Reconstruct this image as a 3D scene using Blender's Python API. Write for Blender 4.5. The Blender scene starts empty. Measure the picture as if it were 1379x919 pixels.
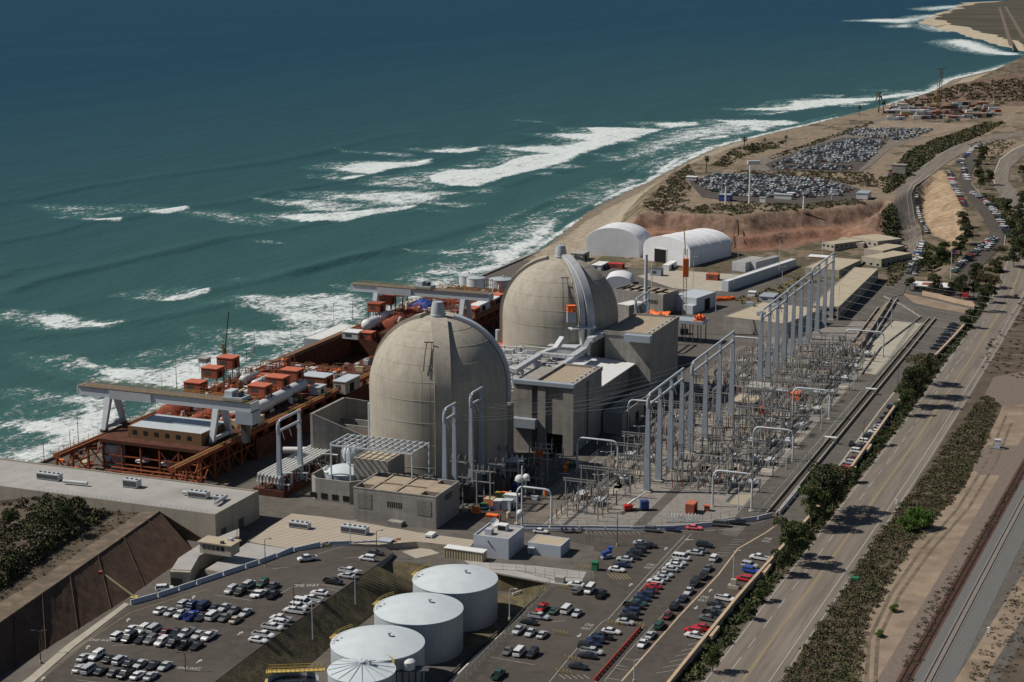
import bpy, bmesh, math, random
import numpy as np
from mathutils import Vector, Matrix, geometry
R = math.radians
rnd = random.Random(7)
SC = bpy.context.scene
COL = SC.collection
# ------------------------------------------------------------------ camera model and site grid
F, TH, A, H = 2350.0, R(12.3), R(21.8), 182.0
CA, SA, CT, ST = math.cos(A), math.sin(A), math.cos(TH), math.sin(TH)
def P(px, py, z=0.0):
    a, b = px-689.5, py-459.5
    dx, dy, dz = a, F*CT-b*ST, -F*ST-b*CT
    t = (z-H)/dz
    return (dx*t, dy*t, z)
OX, OY, _ = P(591.5, 637)
def UV(x, y):
    x -= OX; y -= OY
    return x*SA+y*CA, x*CA-y*SA
def W(u, v, z=0.0): return (OX+u*SA+v*CA, OY+u*CA-v*SA, z)
def G(px, py, z=0.0):
    p = P(px, py, z); return UV(p[0], p[1])
def sm(x, a, b):
    t = np.clip((x-a)/(b-a), 0, 1); return t*t*(3-2*t)
# ------------------------------------------------------------------ materials
def lin(h):
    h = h.lstrip('#'); o = []
    for i in (0, 2, 4):
        c = int(h[i:i+2], 16)/255
        o.append(c/12.92 if c <= .04045 else ((c+.055)/1.055)**2.4)
    return (*o, 1)
MATS = {}
def mat(name, col, rough=.85, var=.18, scale=.35, metal=0.0, col2=None, mix=.5, scale2=.08, stretch=(1, 1, 1), rot=0.0, bump=0.0, bscale=2.0, spec=.3, world=False, streak=0, pour=0, pk=.75):
    m = bpy.data.materials.new(name); m.use_nodes = True; MATS[name] = m
    nt = m.node_tree; N = nt.nodes; L = nt.links
    b = N['Principled BSDF']; b.inputs['Roughness'].default_value = rough
    b.inputs['Metallic'].default_value = metal; b.inputs['Specular IOR Level'].default_value = spec
    c = col if isinstance(col, tuple) else lin(col)
    src = N.new('ShaderNodeNewGeometry').outputs['Position'] if world else N.new('ShaderNodeTexCoord').outputs['Object']
    mp = N.new('ShaderNodeMapping'); mp.inputs['Scale'].default_value = stretch; r0 = N.new('ShaderNodeMapping'); r0.inputs['Rotation'].default_value = (0, 0, rot); L.new(src, r0.inputs[0]); L.new(r0.outputs[0], mp.inputs[0])
    def noise(sc, det=5, rg=.6):
        n = N.new('ShaderNodeTexNoise'); n.inputs['Scale'].default_value = sc; n.inputs['Detail'].default_value = det
        n.inputs['Roughness'].default_value = rg; L.new(mp.outputs[0], n.inputs['Vector']); return n.outputs['Fac']
    def mixc(f, a, bb):
        x = N.new('ShaderNodeMix'); x.data_type = 'RGBA'
        if isinstance(f, float): x.inputs[0].default_value = f
        else: L.new(f, x.inputs[0])
        for k, s in ((6, a), (7, bb)):
            if isinstance(s, tuple): x.inputs[k].default_value = s
            else: L.new(s, x.inputs[k])
        return x.outputs[2]
    def ramp(f, a, bb):
        r = N.new('ShaderNodeMapRange'); r.inputs[1].default_value = a; r.inputs[2].default_value = bb; L.new(f, r.inputs[0]); return r.outputs[0]
    out = mixc(ramp(noise(scale), .3, .7), tuple(x*(1-var) for x in c[:3])+(1,), tuple(min(1, x*(1+var)) for x in c[:3])+(1,))
    if col2:
        c2 = col2 if isinstance(col2, tuple) else lin(col2)
        out = mixc(ramp(noise(scale2, 6, .65), mix-.08, mix+.08), out, c2)
    if streak:
        m2 = N.new('ShaderNodeMapping'); m2.inputs['Scale'].default_value = (.5, .5, .02); L.new(src, m2.inputs[0])
        n = N.new('ShaderNodeTexNoise'); n.inputs['Scale'].default_value = 1.; n.inputs['Detail'].default_value = 6; L.new(m2.outputs[0], n.inputs['Vector'])
        mm = N.new('ShaderNodeMath'); mm.operation = 'MULTIPLY'; L.new(ramp(n.outputs['Fac'], .45, .75), mm.inputs[0]); mm.inputs[1].default_value = streak
        out = mixc(mm.outputs[0], out, tuple(x*.45 for x in c[:3])+(1,))
    if pour:      # casting joints / weld seams: thin level lines every `pour` metres, with faint panel-to-panel tone
        sp = N.new('ShaderNodeSeparateXYZ'); L.new(src, sp.inputs[0]); dv = N.new('ShaderNodeMath'); dv.operation = 'DIVIDE'; L.new(sp.outputs[2], dv.inputs[0]); dv.inputs[1].default_value = pour
        fr = N.new('ShaderNodeMath'); fr.operation = 'FRACT'; L.new(dv.outputs[0], fr.inputs[0]); lt = N.new('ShaderNodeMath'); lt.operation = 'LESS_THAN'; L.new(fr.outputs[0], lt.inputs[0]); lt.inputs[1].default_value = .07
        fl_ = N.new('ShaderNodeMath'); fl_.operation = 'FLOOR'; L.new(dv.outputs[0], fl_.inputs[0]); wn = N.new('ShaderNodeTexWhiteNoise'); wn.noise_dimensions = '1D'; L.new(fl_.outputs[0], wn.inputs['W'])
        k1 = N.new('ShaderNodeMapRange'); L.new(wn.outputs['Value'], k1.inputs[0]); k1.inputs[3].default_value = 0; k1.inputs[4].default_value = .35 if pk < .8 else .14
        out = mixc(k1.outputs[0], out, tuple(x*.78 for x in c[:3])+(1,)); ml = N.new('ShaderNodeMath'); ml.operation = 'MULTIPLY'; L.new(lt.outputs[0], ml.inputs[0]); ml.inputs[1].default_value = .8
        out = mixc(ml.outputs[0], out, tuple(x*pk for x in c[:3])+(1,))
    L.new(out, b.inputs['Base Color'])
    if bump:
        bp = N.new('ShaderNodeBump'); bp.inputs['Strength'].default_value = bump; bp.inputs['Distance'].default_value = .3
        L.new(noise(bscale, 4), bp.inputs['Height']); L.new(bp.outputs[0], b.inputs['Normal'])
    return m
def ribs(m, axis='X', period=.6, depth=.25, dark=.75):
    """corrugation: real bump plus colour darkened along the grooves, in object space"""
    nt = m.node_tree; N = nt.nodes; L = nt.links; b = N['Principled BSDF']
    w = N.new('ShaderNodeTexWave'); w.wave_type = 'BANDS'; w.bands_direction = axis; w.inputs['Scale'].default_value = 1/period*.314159*1.0
    L.new(N.new('ShaderNodeTexCoord').outputs['Object'], w.inputs['Vector'])
    bp = N.new('ShaderNodeBump'); bp.inputs['Strength'].default_value = depth; bp.inputs['Distance'].default_value = period*.4
    L.new(w.outputs['Fac'], bp.inputs['Height']); L.new(bp.outputs[0], b.inputs['Normal'])
    base = b.inputs['Base Color'].links[0].from_socket
    x = N.new('ShaderNodeMix'); x.data_type = 'RGBA'; x.blend_type = 'MULTIPLY'
    r = N.new('ShaderNodeMapRange'); r.inputs[1].default_value = .0; r.inputs[2].default_value = .35; r.inputs[3].default_value = 1; r.inputs[4].default_value = 0
    L.new(w.outputs['Fac'], r.inputs[0]); L.new(r.outputs[0], x.inputs[0]); L.new(base, x.inputs[6]); x.inputs[7].default_value = (dark, dark, dark, 1)
    L.new(x.outputs[2], b.inputs['Base Color'])
    return m
def M(n): return MATS[n]
CONC = mat('concrete', (.27, .255, .235, 1), .9, .2, .25, streak=.6, bump=.15, pour=2.4)
mat('dome_concrete', (.325, .30, .255, 1), .9, .13, .12, streak=.5, bump=.1, pour=3.1, pk=.92)
mat('roof_gravel', (.30, .245, .185, 1), .95, .15, .5, bump=.3, bscale=4)
mat('roof_grey', (.30, .29, .28, 1), .9, .12, .2, col2=(.22, .21, .2, 1), mix=.62, scale2=.05)
mat('asphalt', (.060, .051, .045, 1), .9, .22, .35, col2=(.076, .066, .058, 1), mix=.55, scale2=.02, bump=.1, bscale=3)
mat('asphalt_old', (.088, .080, .071, 1), .92, .22, .3, col2=(.125, .115, .10, 1), mix=.6, scale2=.03)
mat('road_grey', (.165, .142, .12, 1), .9, .16, .35, col2=(.125, .108, .092, 1), mix=.52, scale2=.6, stretch=(1, .04, 1), rot=A+R(1))
mat('gravel_yard', (.19, .178, .163, 1), .95, .2, .4, col2=(.28, .25, .21, 1), mix=.6, scale2=.04, bump=.3)
mat('concrete_slab', (.33, .30, .25, 1), .9, .12, .2)
mat('yard_tan', (.17, .145, .12, 1), .95, .2, .3, col2=(.12, .105, .09, 1), mix=.5, scale2=.15)
mat('bluff_tan', (.15, .115, .085, 1), .95, .25, .3, col2=(.10, .08, .06, 1), mix=.5, scale2=.2, bump=.3)
mat('sand', (.29, .25, .19, 1), .95, .12, .05, bump=.2, bscale=.4)
mat('dirt', (.22, .17, .125, 1), .95, .25, .12, col2=(.15, .11, .08, 1), mix=.6, scale2=.05, bump=.3, bscale=1)
mat('scrub_soil', (.075, .058, .042, 1), .95, .3, .15, col2=(.11, .085, .06, 1), mix=.6, scale2=.1, bump=.4)
mat('dry_grass', (.13, .105, .06, 1), .95, .25, .2, col2=(.075, .065, .038, 1), mix=.5, scale2=.35, stretch=(1, 1, 1), bump=.5)
mat('brown_gunite', (.078, .047, .032, 1), .9, .3, .2, streak=.5, bump=.3)
mat('white_paint', (.60, .61, .62, 1), .6, .05, .4)
mat('marking_white', (.36, .35, .33, 1), .8, .22, 1.2)
mat('marking_yellow', (.30, .235, .11, 1), .8, .15, 1.2)
mat('tank_white', (.36, .395, .43, 1), .5, .08, .3, streak=.25, pour=2.4, pk=.88)
mat('tank_roof', (.46, .51, .545, 1), .55, .07, .25)
mat('silver_tank', (.50, .52, .54, 1), .4, .07, .1)
mat('fabric_white', (.62, .63, .67, 1), .6, .08, .15, streak=.12)
mat('blue_white', (.36, .39, .45, 1), .6, .05, .4)
mat('steel_grey', (.42, .46, .50, 1), .45, .06, .5, metal=.0)
mat('steel_blue', (.27, .31, .36, 1), .5, .08, .5)
mat('steel_dark', (.06, .06, .065, 1), .6, .2, .8)
mat('insulator', (.13, .115, .11, 1), .35, .2, .8)
mat('porcelain', (.30, .29, .28, 1), .35, .12, .8)
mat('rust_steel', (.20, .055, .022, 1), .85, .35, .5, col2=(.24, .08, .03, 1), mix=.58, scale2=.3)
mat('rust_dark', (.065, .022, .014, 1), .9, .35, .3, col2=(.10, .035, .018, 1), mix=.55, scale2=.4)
mat('red_oxide', (.26, .07, .04, 1), .8, .15, .3, streak=.3)
mat('red_roof', (.42, .12, .07, 1), .8, .12, .3)
mat('orange', (.72, .16, .04, 1), .6, .15, .5)
mat('yellow', (.42, .31, .09, 1), .6, .1, .5)
mat('tan_metal', (.42, .35, .22, 1), .7, .08, .3)
mat('tan_brown', (.15, .085, .045, 1), .8, .12, .3)
mat('crane_top', (.12, .095, .08, 1), .8, .2, .4)
mat('tan_ribbed', (.40, .345, .28, 1), .7, .05, .2)
mat('beige_wall', (.33, .30, .25, 1), .85, .1, .2, streak=.4, pour=3.2, pk=.85)
mat('beige_roof', (.36, .31, .23, 1), .85, .08, .2)
mat('wall_tan', (.40, .30, .21, 1), .85, .1, .3)
mat('glass_dark', (.015, .018, .022, 1), .12, .1, .5, spec=.6)
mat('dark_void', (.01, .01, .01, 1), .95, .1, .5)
mat('rubber', (.012, .012, .012, 1), .8, .1, .5)
mat('blue_tarp', (.03, .07, .28, 1), .5, .2, .4)
mat('blue_paint', (.03, .06, .22, 1), .4, .1, .4)
mat('green_paint', (.03, .14, .07, 1), .5, .1, .4)
mat('red_paint', (.45, .03, .03, 1), .5, .1, .4)
mat('white_pipe', (.58, .59, .58, 1), .5, .1, .4)
mat('duct_white', (.40, .42, .44, 1), .5, .12, .4)
mat('trunk', (.10, .075, .055, 1), .9, .2, 1)
mat('fence_green', (.22, .27, .24, 1), .7, .1, .5)
mat('fence_grey', (.25, .25, .245, 1), .6, .1, .5)
mat('rail_brown', (.085, .045, .035, 1), .9, .2, .3)
mat('ballast', (.115, .115, .112, 1), .95, .2, 1.5, bump=.3, bscale=3)
mat('ballast_pink', (.145, .115, .098, 1), .95, .2, .8, bump=.3, bscale=3)
mat('rail_steel', (.10, .075, .065, 1), .4, .1, .5, metal=.6)
mat('sleeper', (.27, .25, .23, 1), .9, .1, .5)
mat('rock', (.12, .10, .085, 1), .95, .3, .5, bump=.4)
ribs(M('tan_ribbed'), 'Y', 1.3, .5, .45)
for nm, c in (('white', (.60, .61, .63, 1)), ('silver', (.38, .40, .42, 1)), ('grey', (.11, .115, .12, 1)), ('black', (.014, .015, .018, 1)), ('navy', (.015, .025, .07, 1)), ('blue', (.02, .06, .35, 1)), ('red', (.42, .015, .02, 1)), ('maroon', (.10, .012, .015, 1)), ('pink', (.75, .13, .15, 1)), ('tan', (.36, .31, .24, 1)), ('green', (.02, .07, .05, 1))):
    m = mat('car_'+nm, c, .3, .03, .4, spec=.5); m.node_tree.nodes['Principled BSDF'].inputs['Coat Weight'].default_value = .4
def leafmat(name, a, b):
    m = mat(name, a, .7, .35, .8, col2=b, mix=.55, scale2=.5, spec=.15); return m
mat('headland', (.075, .062, .045, 1), .95, .35, .012, col2=(.045, .042, .026, 1), mix=.5, scale2=.006)
leafmat('leaf_dark', (.038, .050, .021, 1), (.066, .072, .032, 1))
leafmat('leaf_mid', (.045, .065, .022, 1), (.08, .09, .035, 1))
leafmat('leaf_bright', (.06, .12, .02, 1), (.09, .15, .035, 1))
leafmat('leaf_olive', (.075, .070, .034, 1), (.12, .105, .055, 1))
leafmat('leaf_dry', (.078, .062, .043, 1), (.115, .09, .065, 1))
# ------------------------------------------------------------------ mesh builder
class MB:
    def __init__(s): s.v = []; s.f = []; s.mi = []; s.m = 0
    def add(s, vs, fs):
        o = len(s.v); s.v += [tuple(p) for p in vs]; s.f += [tuple(i+o for i in f) for f in fs]; s.mi += [s.m]*len(fs); return s
    def box(s, x0, x1, y0, y1, z0, z1):
        if x0 > x1: x0, x1 = x1, x0
        if y0 > y1: y0, y1 = y1, y0
        return s.add([(x0, y0, z0), (x1, y0, z0), (x1, y1, z0), (x0, y1, z0), (x0, y0, z1), (x1, y0, z1), (x1, y1, z1), (x0, y1, z1)],
                     [(0, 3, 2, 1), (4, 5, 6, 7), (0, 1, 5, 4), (1, 2, 6, 5), (2, 3, 7, 6), (3, 0, 4, 7)])
    def cbox(s, c, d, rz=0, ry=0):
        mm = Matrix.Translation(c) @ Matrix.Rotation(rz, 4, 'Z') @ Matrix.Rotation(ry, 4, 'Y')
        vs = [mm @ Vector((sx*d[0]/2, sy*d[1]/2, sz*d[2]/2)) for sx, sy, sz in ((-1, -1, -1), (1, -1, -1), (1, 1, -1), (-1, 1, -1), (-1, -1, 1), (1, -1, 1), (1, 1, 1), (-1, 1, 1))]
        return s.add(vs, [(0, 3, 2, 1), (4, 5, 6, 7), (0, 1, 5, 4), (1, 2, 6, 5), (2, 3, 7, 6), (3, 0, 4, 7)])
    def bar(s, a, b, w, h=None, up=(0, 0, 1)):
        a, b = Vector(a), Vector(b); d = (b-a).normalized(); u = Vector(up)
        if abs(d.dot(u)) > .95: u = Vector((0, 1, 0))
        x = d.cross(u).normalized(); y = x.cross(d); h = h or w
        vs = []
        for p in (a, b):
            for sx, sy in ((-1, -1), (1, -1), (1, 1), (-1, 1)): vs.append(p+x*sx*w/2+y*sy*h/2)
        return s.add(vs, [(0, 1, 2, 3), (7, 6, 5, 4), (0, 4, 5, 1), (1, 5, 6, 2), (2, 6, 7, 3), (3, 7, 4, 0)])
    def rings(s, rings, cap0=True, cap1=True, close=True):
        n = len(rings[0]); vs = [p for r in rings for p in r]; fs = []
        for i in range(len(rings)-1):
            for j in range(n if close else n-1):
                k = (j+1) % n; fs.append((i*n+j, i*n+k, (i+1)*n+k, (i+1)*n+j))
        if cap0: fs.append(tuple(reversed(range(n))))
        if cap1: fs.append(tuple((len(rings)-1)*n+j for j in range(n)))
        return s.add(vs, fs)
    def lathe(s, c, prof, n=24, cap0=True, cap1=True):
        return s.rings([[(c[0]+r*math.cos(2*math.pi*j/n), c[1]+r*math.sin(2*math.pi*j/n), c[2]+z) for j in range(n)] for r, z in prof], cap0, cap1)
    def cyl(s, c, r, h, n=16, r1=None): return s.lathe(c, [(r, 0), (r if r1 is None else r1, h)], n)
    def tube(s, pts, r, n=8, r1=None):
        pts = [Vector(p) for p in pts]; rs = []
        for i, p in enumerate(pts):
            d = (pts[min(i+1, len(pts)-1)]-pts[max(i-1, 0)]).normalized()
            u = Vector((0, 0, 1)) if abs(d.z) < .9 else Vector((0, 1, 0))
            x = d.cross(u).normalized(); y = x.cross(d)
            rr = r if r1 is None else r+(r1-r)*i/(len(pts)-1)
            rs.append([p+(x*math.cos(2*math.pi*j/n)+y*math.sin(2*math.pi*j/n))*rr for j in range(n)])
        return s.rings(rs)
    def prism(s, pts, z0, z1):
        n = len(pts)
        a = sum(pts[i][0]*pts[(i+1) % n][1]-pts[(i+1) % n][0]*pts[i][1] for i in range(n))
        if a < 0: pts = pts[::-1]
        zf0 = z0 if callable(z0) else (lambda p: z0); zf1 = z1 if callable(z1) else (lambda p: z1)
        vs = [(p[0], p[1], zf0(p)) for p in pts]+[(p[0], p[1], zf1(p)) for p in pts]
        fs = [(i, (i+1) % n, n+(i+1) % n, n+i) for i in range(n)]
        tr = geometry.tessellate_polygon([[Vector((p[0], p[1], 0)) for p in pts]])
        for t in tr:
            t = tuple(t); q = [pts[i] for i in t]
            if (q[1][0]-q[0][0])*(q[2][1]-q[0][1])-(q[2][0]-q[0][0])*(q[1][1]-q[0][1]) < 0: t = t[::-1]
            fs.append(tuple(n+i for i in t)); fs.append(tuple(reversed(t)))
        return s.add(vs, fs)
    def sheet(s, pts, z):
        n = len(pts); zf = z if callable(z) else (lambda p: z)
        s_ = [(p[0], p[1], zf(p)) for p in pts]; fs = []
        for t in geometry.tessellate_polygon([[Vector((p[0], p[1], 0)) for p in pts]]):
            t = tuple(t); q = [pts[i] for i in t]
            if (q[1][0]-q[0][0])*(q[2][1]-q[0][1])-(q[2][0]-q[0][0])*(q[1][1]-q[0][1]) < 0: t = t[::-1]
            fs.append(t)
        return s.add(s_, fs)
    def strip(s, La, Lb):
        n = len(La); return s.add(list(La)+list(Lb), [(i, i+1, n+i+1, n+i) for i in range(n-1)])
def mesh(name, mb, mats, smooth=0):
    me = bpy.data.meshes.new(name); me.from_pydata(mb.v, [], mb.f)
    if not isinstance(mats, (list, tuple)): mats = [mats]
    for m in mats: me.materials.append(MATS[m] if isinstance(m, str) else m)
    if len(mats) > 1: me.polygons.foreach_set('material_index', mb.mi)
    if smooth:
        me.polygons.foreach_set('use_smooth', [True]*len(me.polygons)); me.set_sharp_from_angle(angle=R(smooth))
    me.update(); return me
def tag(o, label=None, cat=None, group=None, kind=None):
    if label: o['label'] = label
    if cat: o['category'] = cat
    if group: o['group'] = group
    if kind: o['kind'] = kind
    return o
def obj(name, mb, mats, parent=None, smooth=0, loc=None, rz=None):
    o = bpy.data.objects.new(name, mesh(name, mb, mats, smooth) if isinstance(mb, MB) else mb); COL.objects.link(o)
    if parent: o.parent = parent
    if loc is not None: o.location = loc
    if rz is not None: o.rotation_euler = (0, 0, rz)
    return o
def thing(name, label, cat, loc=(0, 0, 0), rz=0, group=None):
    o = bpy.data.objects.new(name, None); COL.objects.link(o); o.location = loc; o.rotation_euler = (0, 0, rz)
    o.empty_display_size = .5
    return tag(o, label, cat, group)
def one(name, mb, mats, label, cat, loc=(0, 0, 0), rz=0, group=None, smooth=0, kind=None):
    return tag(obj(name, mb, mats, None, smooth, loc, rz), label, cat, group, kind)
def dup(root, loc, rz=None, label=None, group=None, mats=None, scale=None):
    r = root.copy(); COL.objects.link(r); r.location = loc
    if rz is not None: r.rotation_euler = (0, 0, rz)
    if scale is not None: r.scale = scale if isinstance(scale, tuple) else (scale,)*3
    if label: r['label'] = label
    if group: r['group'] = group
    for ch in root.children:
        c = ch.copy(); COL.objects.link(c); c.parent = r
        for g in ch.children:
            d = g.copy(); COL.objects.link(d); d.parent = c
    return r
def struct(name, mb, mats, smooth=0): return tag(obj(name, mb, mats, None, smooth), kind='structure')
def gthing(name, label, cat, u, v, z=0, group=None): return thing(name, label, cat, W(u, v, z), -A, group)   # local x = inland, y = along coast
def ztop(bx, by, ty):
    X, Y, _ = P(bx, by); lo, hi = 0, 80
    for _ in range(40):
        z = (lo+hi)/2; f = Y*CT-(z-H)*ST; w = Y*ST+(z-H)*CT
        if 459.5-F*w/f > ty: lo = z
        else: hi = z
    return z
# ------------------------------------------------------------------ world, sun, camera
wd = bpy.data.worlds.new('World'); SC.world = wd; wd.use_nodes = True
sky = wd.node_tree.nodes.new('ShaderNodeTexSky'); sky.sky_type = 'NISHITA'; sky.sun_disc = False
SUN_EL, SUN_AZ = R(48), R(-86)           # azimuth clockwise from +Y
sky.sun_elevation = SUN_EL; sky.sun_rotation = SUN_AZ; sky.air_density = 1.0; sky.dust_density = .6; sky.altitude = 100
bg = wd.node_tree.nodes['Background']; bg.inputs[1].default_value = .05
wd.node_tree.links.new(sky.outputs[0], bg.inputs[0])
sl = bpy.data.lights.new('sun', 'SUN'); sl.energy = 5.0; sl.angle = R(.5); sl.color = (1, .93, .82)
so = bpy.data.objects.new('sun', sl); COL.objects.link(so)
sd = Vector((math.sin(SUN_AZ)*math.cos(SUN_EL), math.cos(SUN_AZ)*math.cos(SUN_EL), math.sin(SUN_EL)))
so.rotation_euler = sd.to_track_quat('Z', 'Y').to_euler(); so.location = (-300, 400, 400)
cam = bpy.data.cameras.new('camera'); co = bpy.data.objects.new('camera', cam); COL.objects.link(co)
co.location = (0, 0, H); co.rotation_euler = (R(90)-TH, 0, 0); cam.sensor_width = 36; cam.lens = F/1379*36
cam.clip_end = 200000; cam.clip_start = 1; SC.camera = co
SC.view_settings.view_transform = 'Standard'; SC.view_settings.look = 'None'; SC.view_settings.gamma = 1; SC.view_settings.exposure = -.03
# ------------------------------------------------------------------ heights of the land
CU = np.array([-600, 300, 450, 660, 830, 944, 1209, 1439, 1732, 2090, 2400, 3210, 3600])
CV = np.array([-150, -150, -151, -182, -190, -209, -230, -205, -155, -138, -150, -60, 100])
crest_px = [(1215, 300), (1203, 283), (1195, 268), (1150, 278), (1100, 281), (1040, 284), (1000, 290), (945, 289), (900, 285), (868, 285), (868, 268), (895, 238), (935, 215), (1005, 190), (1100, 165), (1200, 140), (1290, 112), (1379, 99)]
MESA = [G(x, y, 20) for x, y in crest_px]+[(3000, 100), (3000, 300), (1600, 300), (900, 60), (760, 52)]
MESA[0] = (585, 52)
def psd(U, V, poly, closed=True):
    """signed distance, positive inside"""
    d = np.full(U.shape, 1e9); ins = np.zeros(U.shape, bool); n = len(poly)
    for i in range(n if closed else n-1):
        ax, ay = poly[i]; bx, by = poly[(i+1) % n]; ex, ey = bx-ax, by-ay; l = ex*ex+ey*ey+1e-9
        t = np.clip(((U-ax)*ex+(V-ay)*ey)/l, 0, 1); d = np.minimum(d, np.hypot(U-ax-t*ex, V-ay-t*ey))
        if closed: ins ^= ((ay > V) != (by > V)) & (U < (bx-ax)*(V-ay)/(by-ay+1e-12)+ax)
    return np.where(ins, d, -d) if closed else d
TU = np.array([555, 580, 590, 613, 675, 772, 850]); TV = np.array([104, 99, 91, 81, 69, 53, 50.])      # toe of the tan cutting
CRU = TU; CRV = np.array([112, 110, 109, 105.5, 92, 72, 54.])                                             # its crest
def Hf(U, V):
    U = np.atleast_1d(np.asarray(U, float)); V = np.atleast_1d(np.asarray(V, float))
    hl = np.interp(U, [440, 560, 850, 3600], [0, 5, 20, 22]); hr = np.interp(U, [430, 540, 640, 850, 3600], [0, 12, 17, 21, 24])
    vt = np.interp(U, TU, TV); vc = np.interp(U, CRU, CRV)
    t = np.clip((V-vt)/(vc-vt), 0, 1); base = hl+(hr-hl)*t
    cw = np.interp(U, CU, CV); d = V-cw
    sea = np.where(d < 0, -9+d*.06, np.interp(d, [0, 34, 55], [-9, -5.5, 0]))
    flat = np.where(U < 505, np.where(V < -141.5, np.minimum(-6.2, -9+d*.3), base), np.minimum(base, sea)*sm(-V, 60, 75)+base*(1-sm(-V, 60, 75)))
    e = psd(U, V, MESA)
    w = 1+.06*np.sin(V*.33+U*.07)
    pr = np.interp(e*w, [-60, -34, -21, -15, 0, 1], [-9, 0, 9, 9.6, 20, 20])
    pr = np.where(V < np.interp(U, [470, 560, 3600], [-96, -118, -80]), np.interp(e, [-55, -30, 0], [-9, -3, 20]), pr)
    return np.maximum(flat, np.where(e > -60, pr, -99))
def Hs(u, v): return float(Hf(u, v)[0])
def PG(px, py):
    """pixel to point on the land surface"""
    z = 0.0
    a, b = px-689.5, py-459.5; d = np.array((a, F*CT-b*ST, -F*ST-b*CT))
    tt = np.linspace((24-H)/d[2], (-9-H)/d[2], 260); X = d[0]*tt-OX; Y = d[1]*tt-OY; Z = H+d[2]*tt
    U = X*SA+Y*CA; V = X*CA-Y*SA; hh = Hf(U, V); k = np.argmax(Z <= hh)
    return U[k], V[k], float(hh[k])
def PW(px, py, dz=0):
    u, v, z = PG(px, py) if py < 420 else (*G(px, py, 0), 0); return W(u, v, z+dz)
# ------------------------------------------------------------------ terrain mesh beyond the plant
def axis(segs):
    o = [segs[0][0]]
    for a, b, s in segs:
        n = max(1, round((b-a)/s)); o += [a+(b-a)*(i+1)/n for i in range(n)]
    return np.array(o)
ua = axis([(300, 440, 10), (440, 760, 2.6), (760, 1300, 7), (1300, 3600, 20)])
va = axis([(-290, -200, 6), (-200, 125, 2.6), (125, 260, 7), (260, 900, 30)])
UU, VV = np.meshgrid(ua, va, indexing='ij'); HH = Hf(UU.ravel(), VV.ravel()).reshape(UU.shape)
rs = np.random.RandomState(3)
def vnoise(U, V, s, seed):
    r = np.random.RandomState(seed); g = r.rand(128, 128); x = U/s+1000; y = V/s+1000; i = np.floor(x).astype(int); j = np.floor(y).astype(int); fx = x-i; fy = y-j
    fx = fx*fx*(3-2*fx); fy = fy*fy*(3-2*fy); g0 = lambda a, b: g[a % 128, b % 128]
    return (g0(i, j)*(1-fx)+g0(i+1, j)*fx)*(1-fy)+(g0(i, j+1)*(1-fx)+g0(i+1, j+1)*fx)*fy
EE = psd(UU.ravel(), VV.ravel(), MESA).reshape(UU.shape)
n1 = vnoise(UU, VV, 11, 1); n2 = vnoise(UU, VV, 4.3, 2); n3 = vnoise(UU, VV, 30, 5)
slope = (EE < 0) & (EE > -40)
HH = HH+np.where(slope & (VV > -100), (n1-.5)*.5+(n2-.5)*.45, 0)+np.where((HH > 2) & ~slope, (n2-.5)*.5, 0)*0
colr = np.zeros(UU.shape+(3,)); 
def setc(mask, c): colr[mask] = c
setc(np.ones(UU.shape, bool), (.16, .125, .09))
scr = n1*.6+n2*.4
setc(scr > .47, (.075, .068, .04)); setc(scr > .62, (.10, .08, .055))
DD = VV-np.interp(UU, CU, CV)
inm = EE > 0
setc(inm & (n3*.6+n1*.4 > .42), (.21, .165, .12)); setc(inm & (UU > 1500), (.13, .09, .068)); setc(inm & (UU > 1500) & (n1 > .6), (.17, .12, .09))
sea = (VV < -70) & (EE < 1)
setc(sea & (scr > .5), (.10, .09, .055)); setc(sea & (scr <= .5), (.22, .175, .125))
setc((DD < 46+10*n1) & (EE < -14), (.30, .255, .195)); setc((DD < 12+5*n1) & (EE < -10), (.17, .14, .105)); setc((VV < -141), (.28, .24, .185)); setc((VV < -141)&(DD < 5), (.17, .14, .105))
red = (EE < 1.5) & (EE > -42) & (VV > -97) & (UU < 690) & (VV < 60)
gul = vnoise(UU*.25, VV, 2.4, 9)
setc(red, (.145, .088, .064)); setc(red & (gul > .60), (.19, .125, .093)); setc(red & (gul < .30), (.095, .056, .043)); setc(red & (EE < -21.5), (.165, .088, .060)); setc(red & (EE < -21.5) & (gul > .6), (.20, .115, .08)); setc(red & (EE < -13.5) & (EE > -21.5), (.23, .13, .09)); setc(red & (EE > -2.5), (.21, .15, .11))
vt = np.interp(UU, TU, TV); vcx = np.interp(UU, CRU, CRV)
cut = (VV > vt-1) & (VV < vcx+1) & (UU > 548) & (UU < 842); setc(cut, (.31, .225, .15)); setc(cut & (gul > .6), (.25, .18, .12)); setc(cut & (n1 > .66), (.35, .26, .175))
mb = MB(); nU, nV = UU.shape
X = OX+UU*SA+VV*CA; Y = OY+UU*CA-VV*SA
mb.v = list(zip(X.ravel().tolist(), Y.ravel().tolist(), HH.ravel().tolist()))
for i in range(nU-1):
    for j in range(nV-1):
        if ua[i] < 439.9 and va[j] > -142: continue
        mb.f.append((i*nV+j, (i+1)*nV+j, (i+1)*nV+j+1, i*nV+j+1)[::-1])
mb.mi = [0]*len(mb.f)
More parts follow.
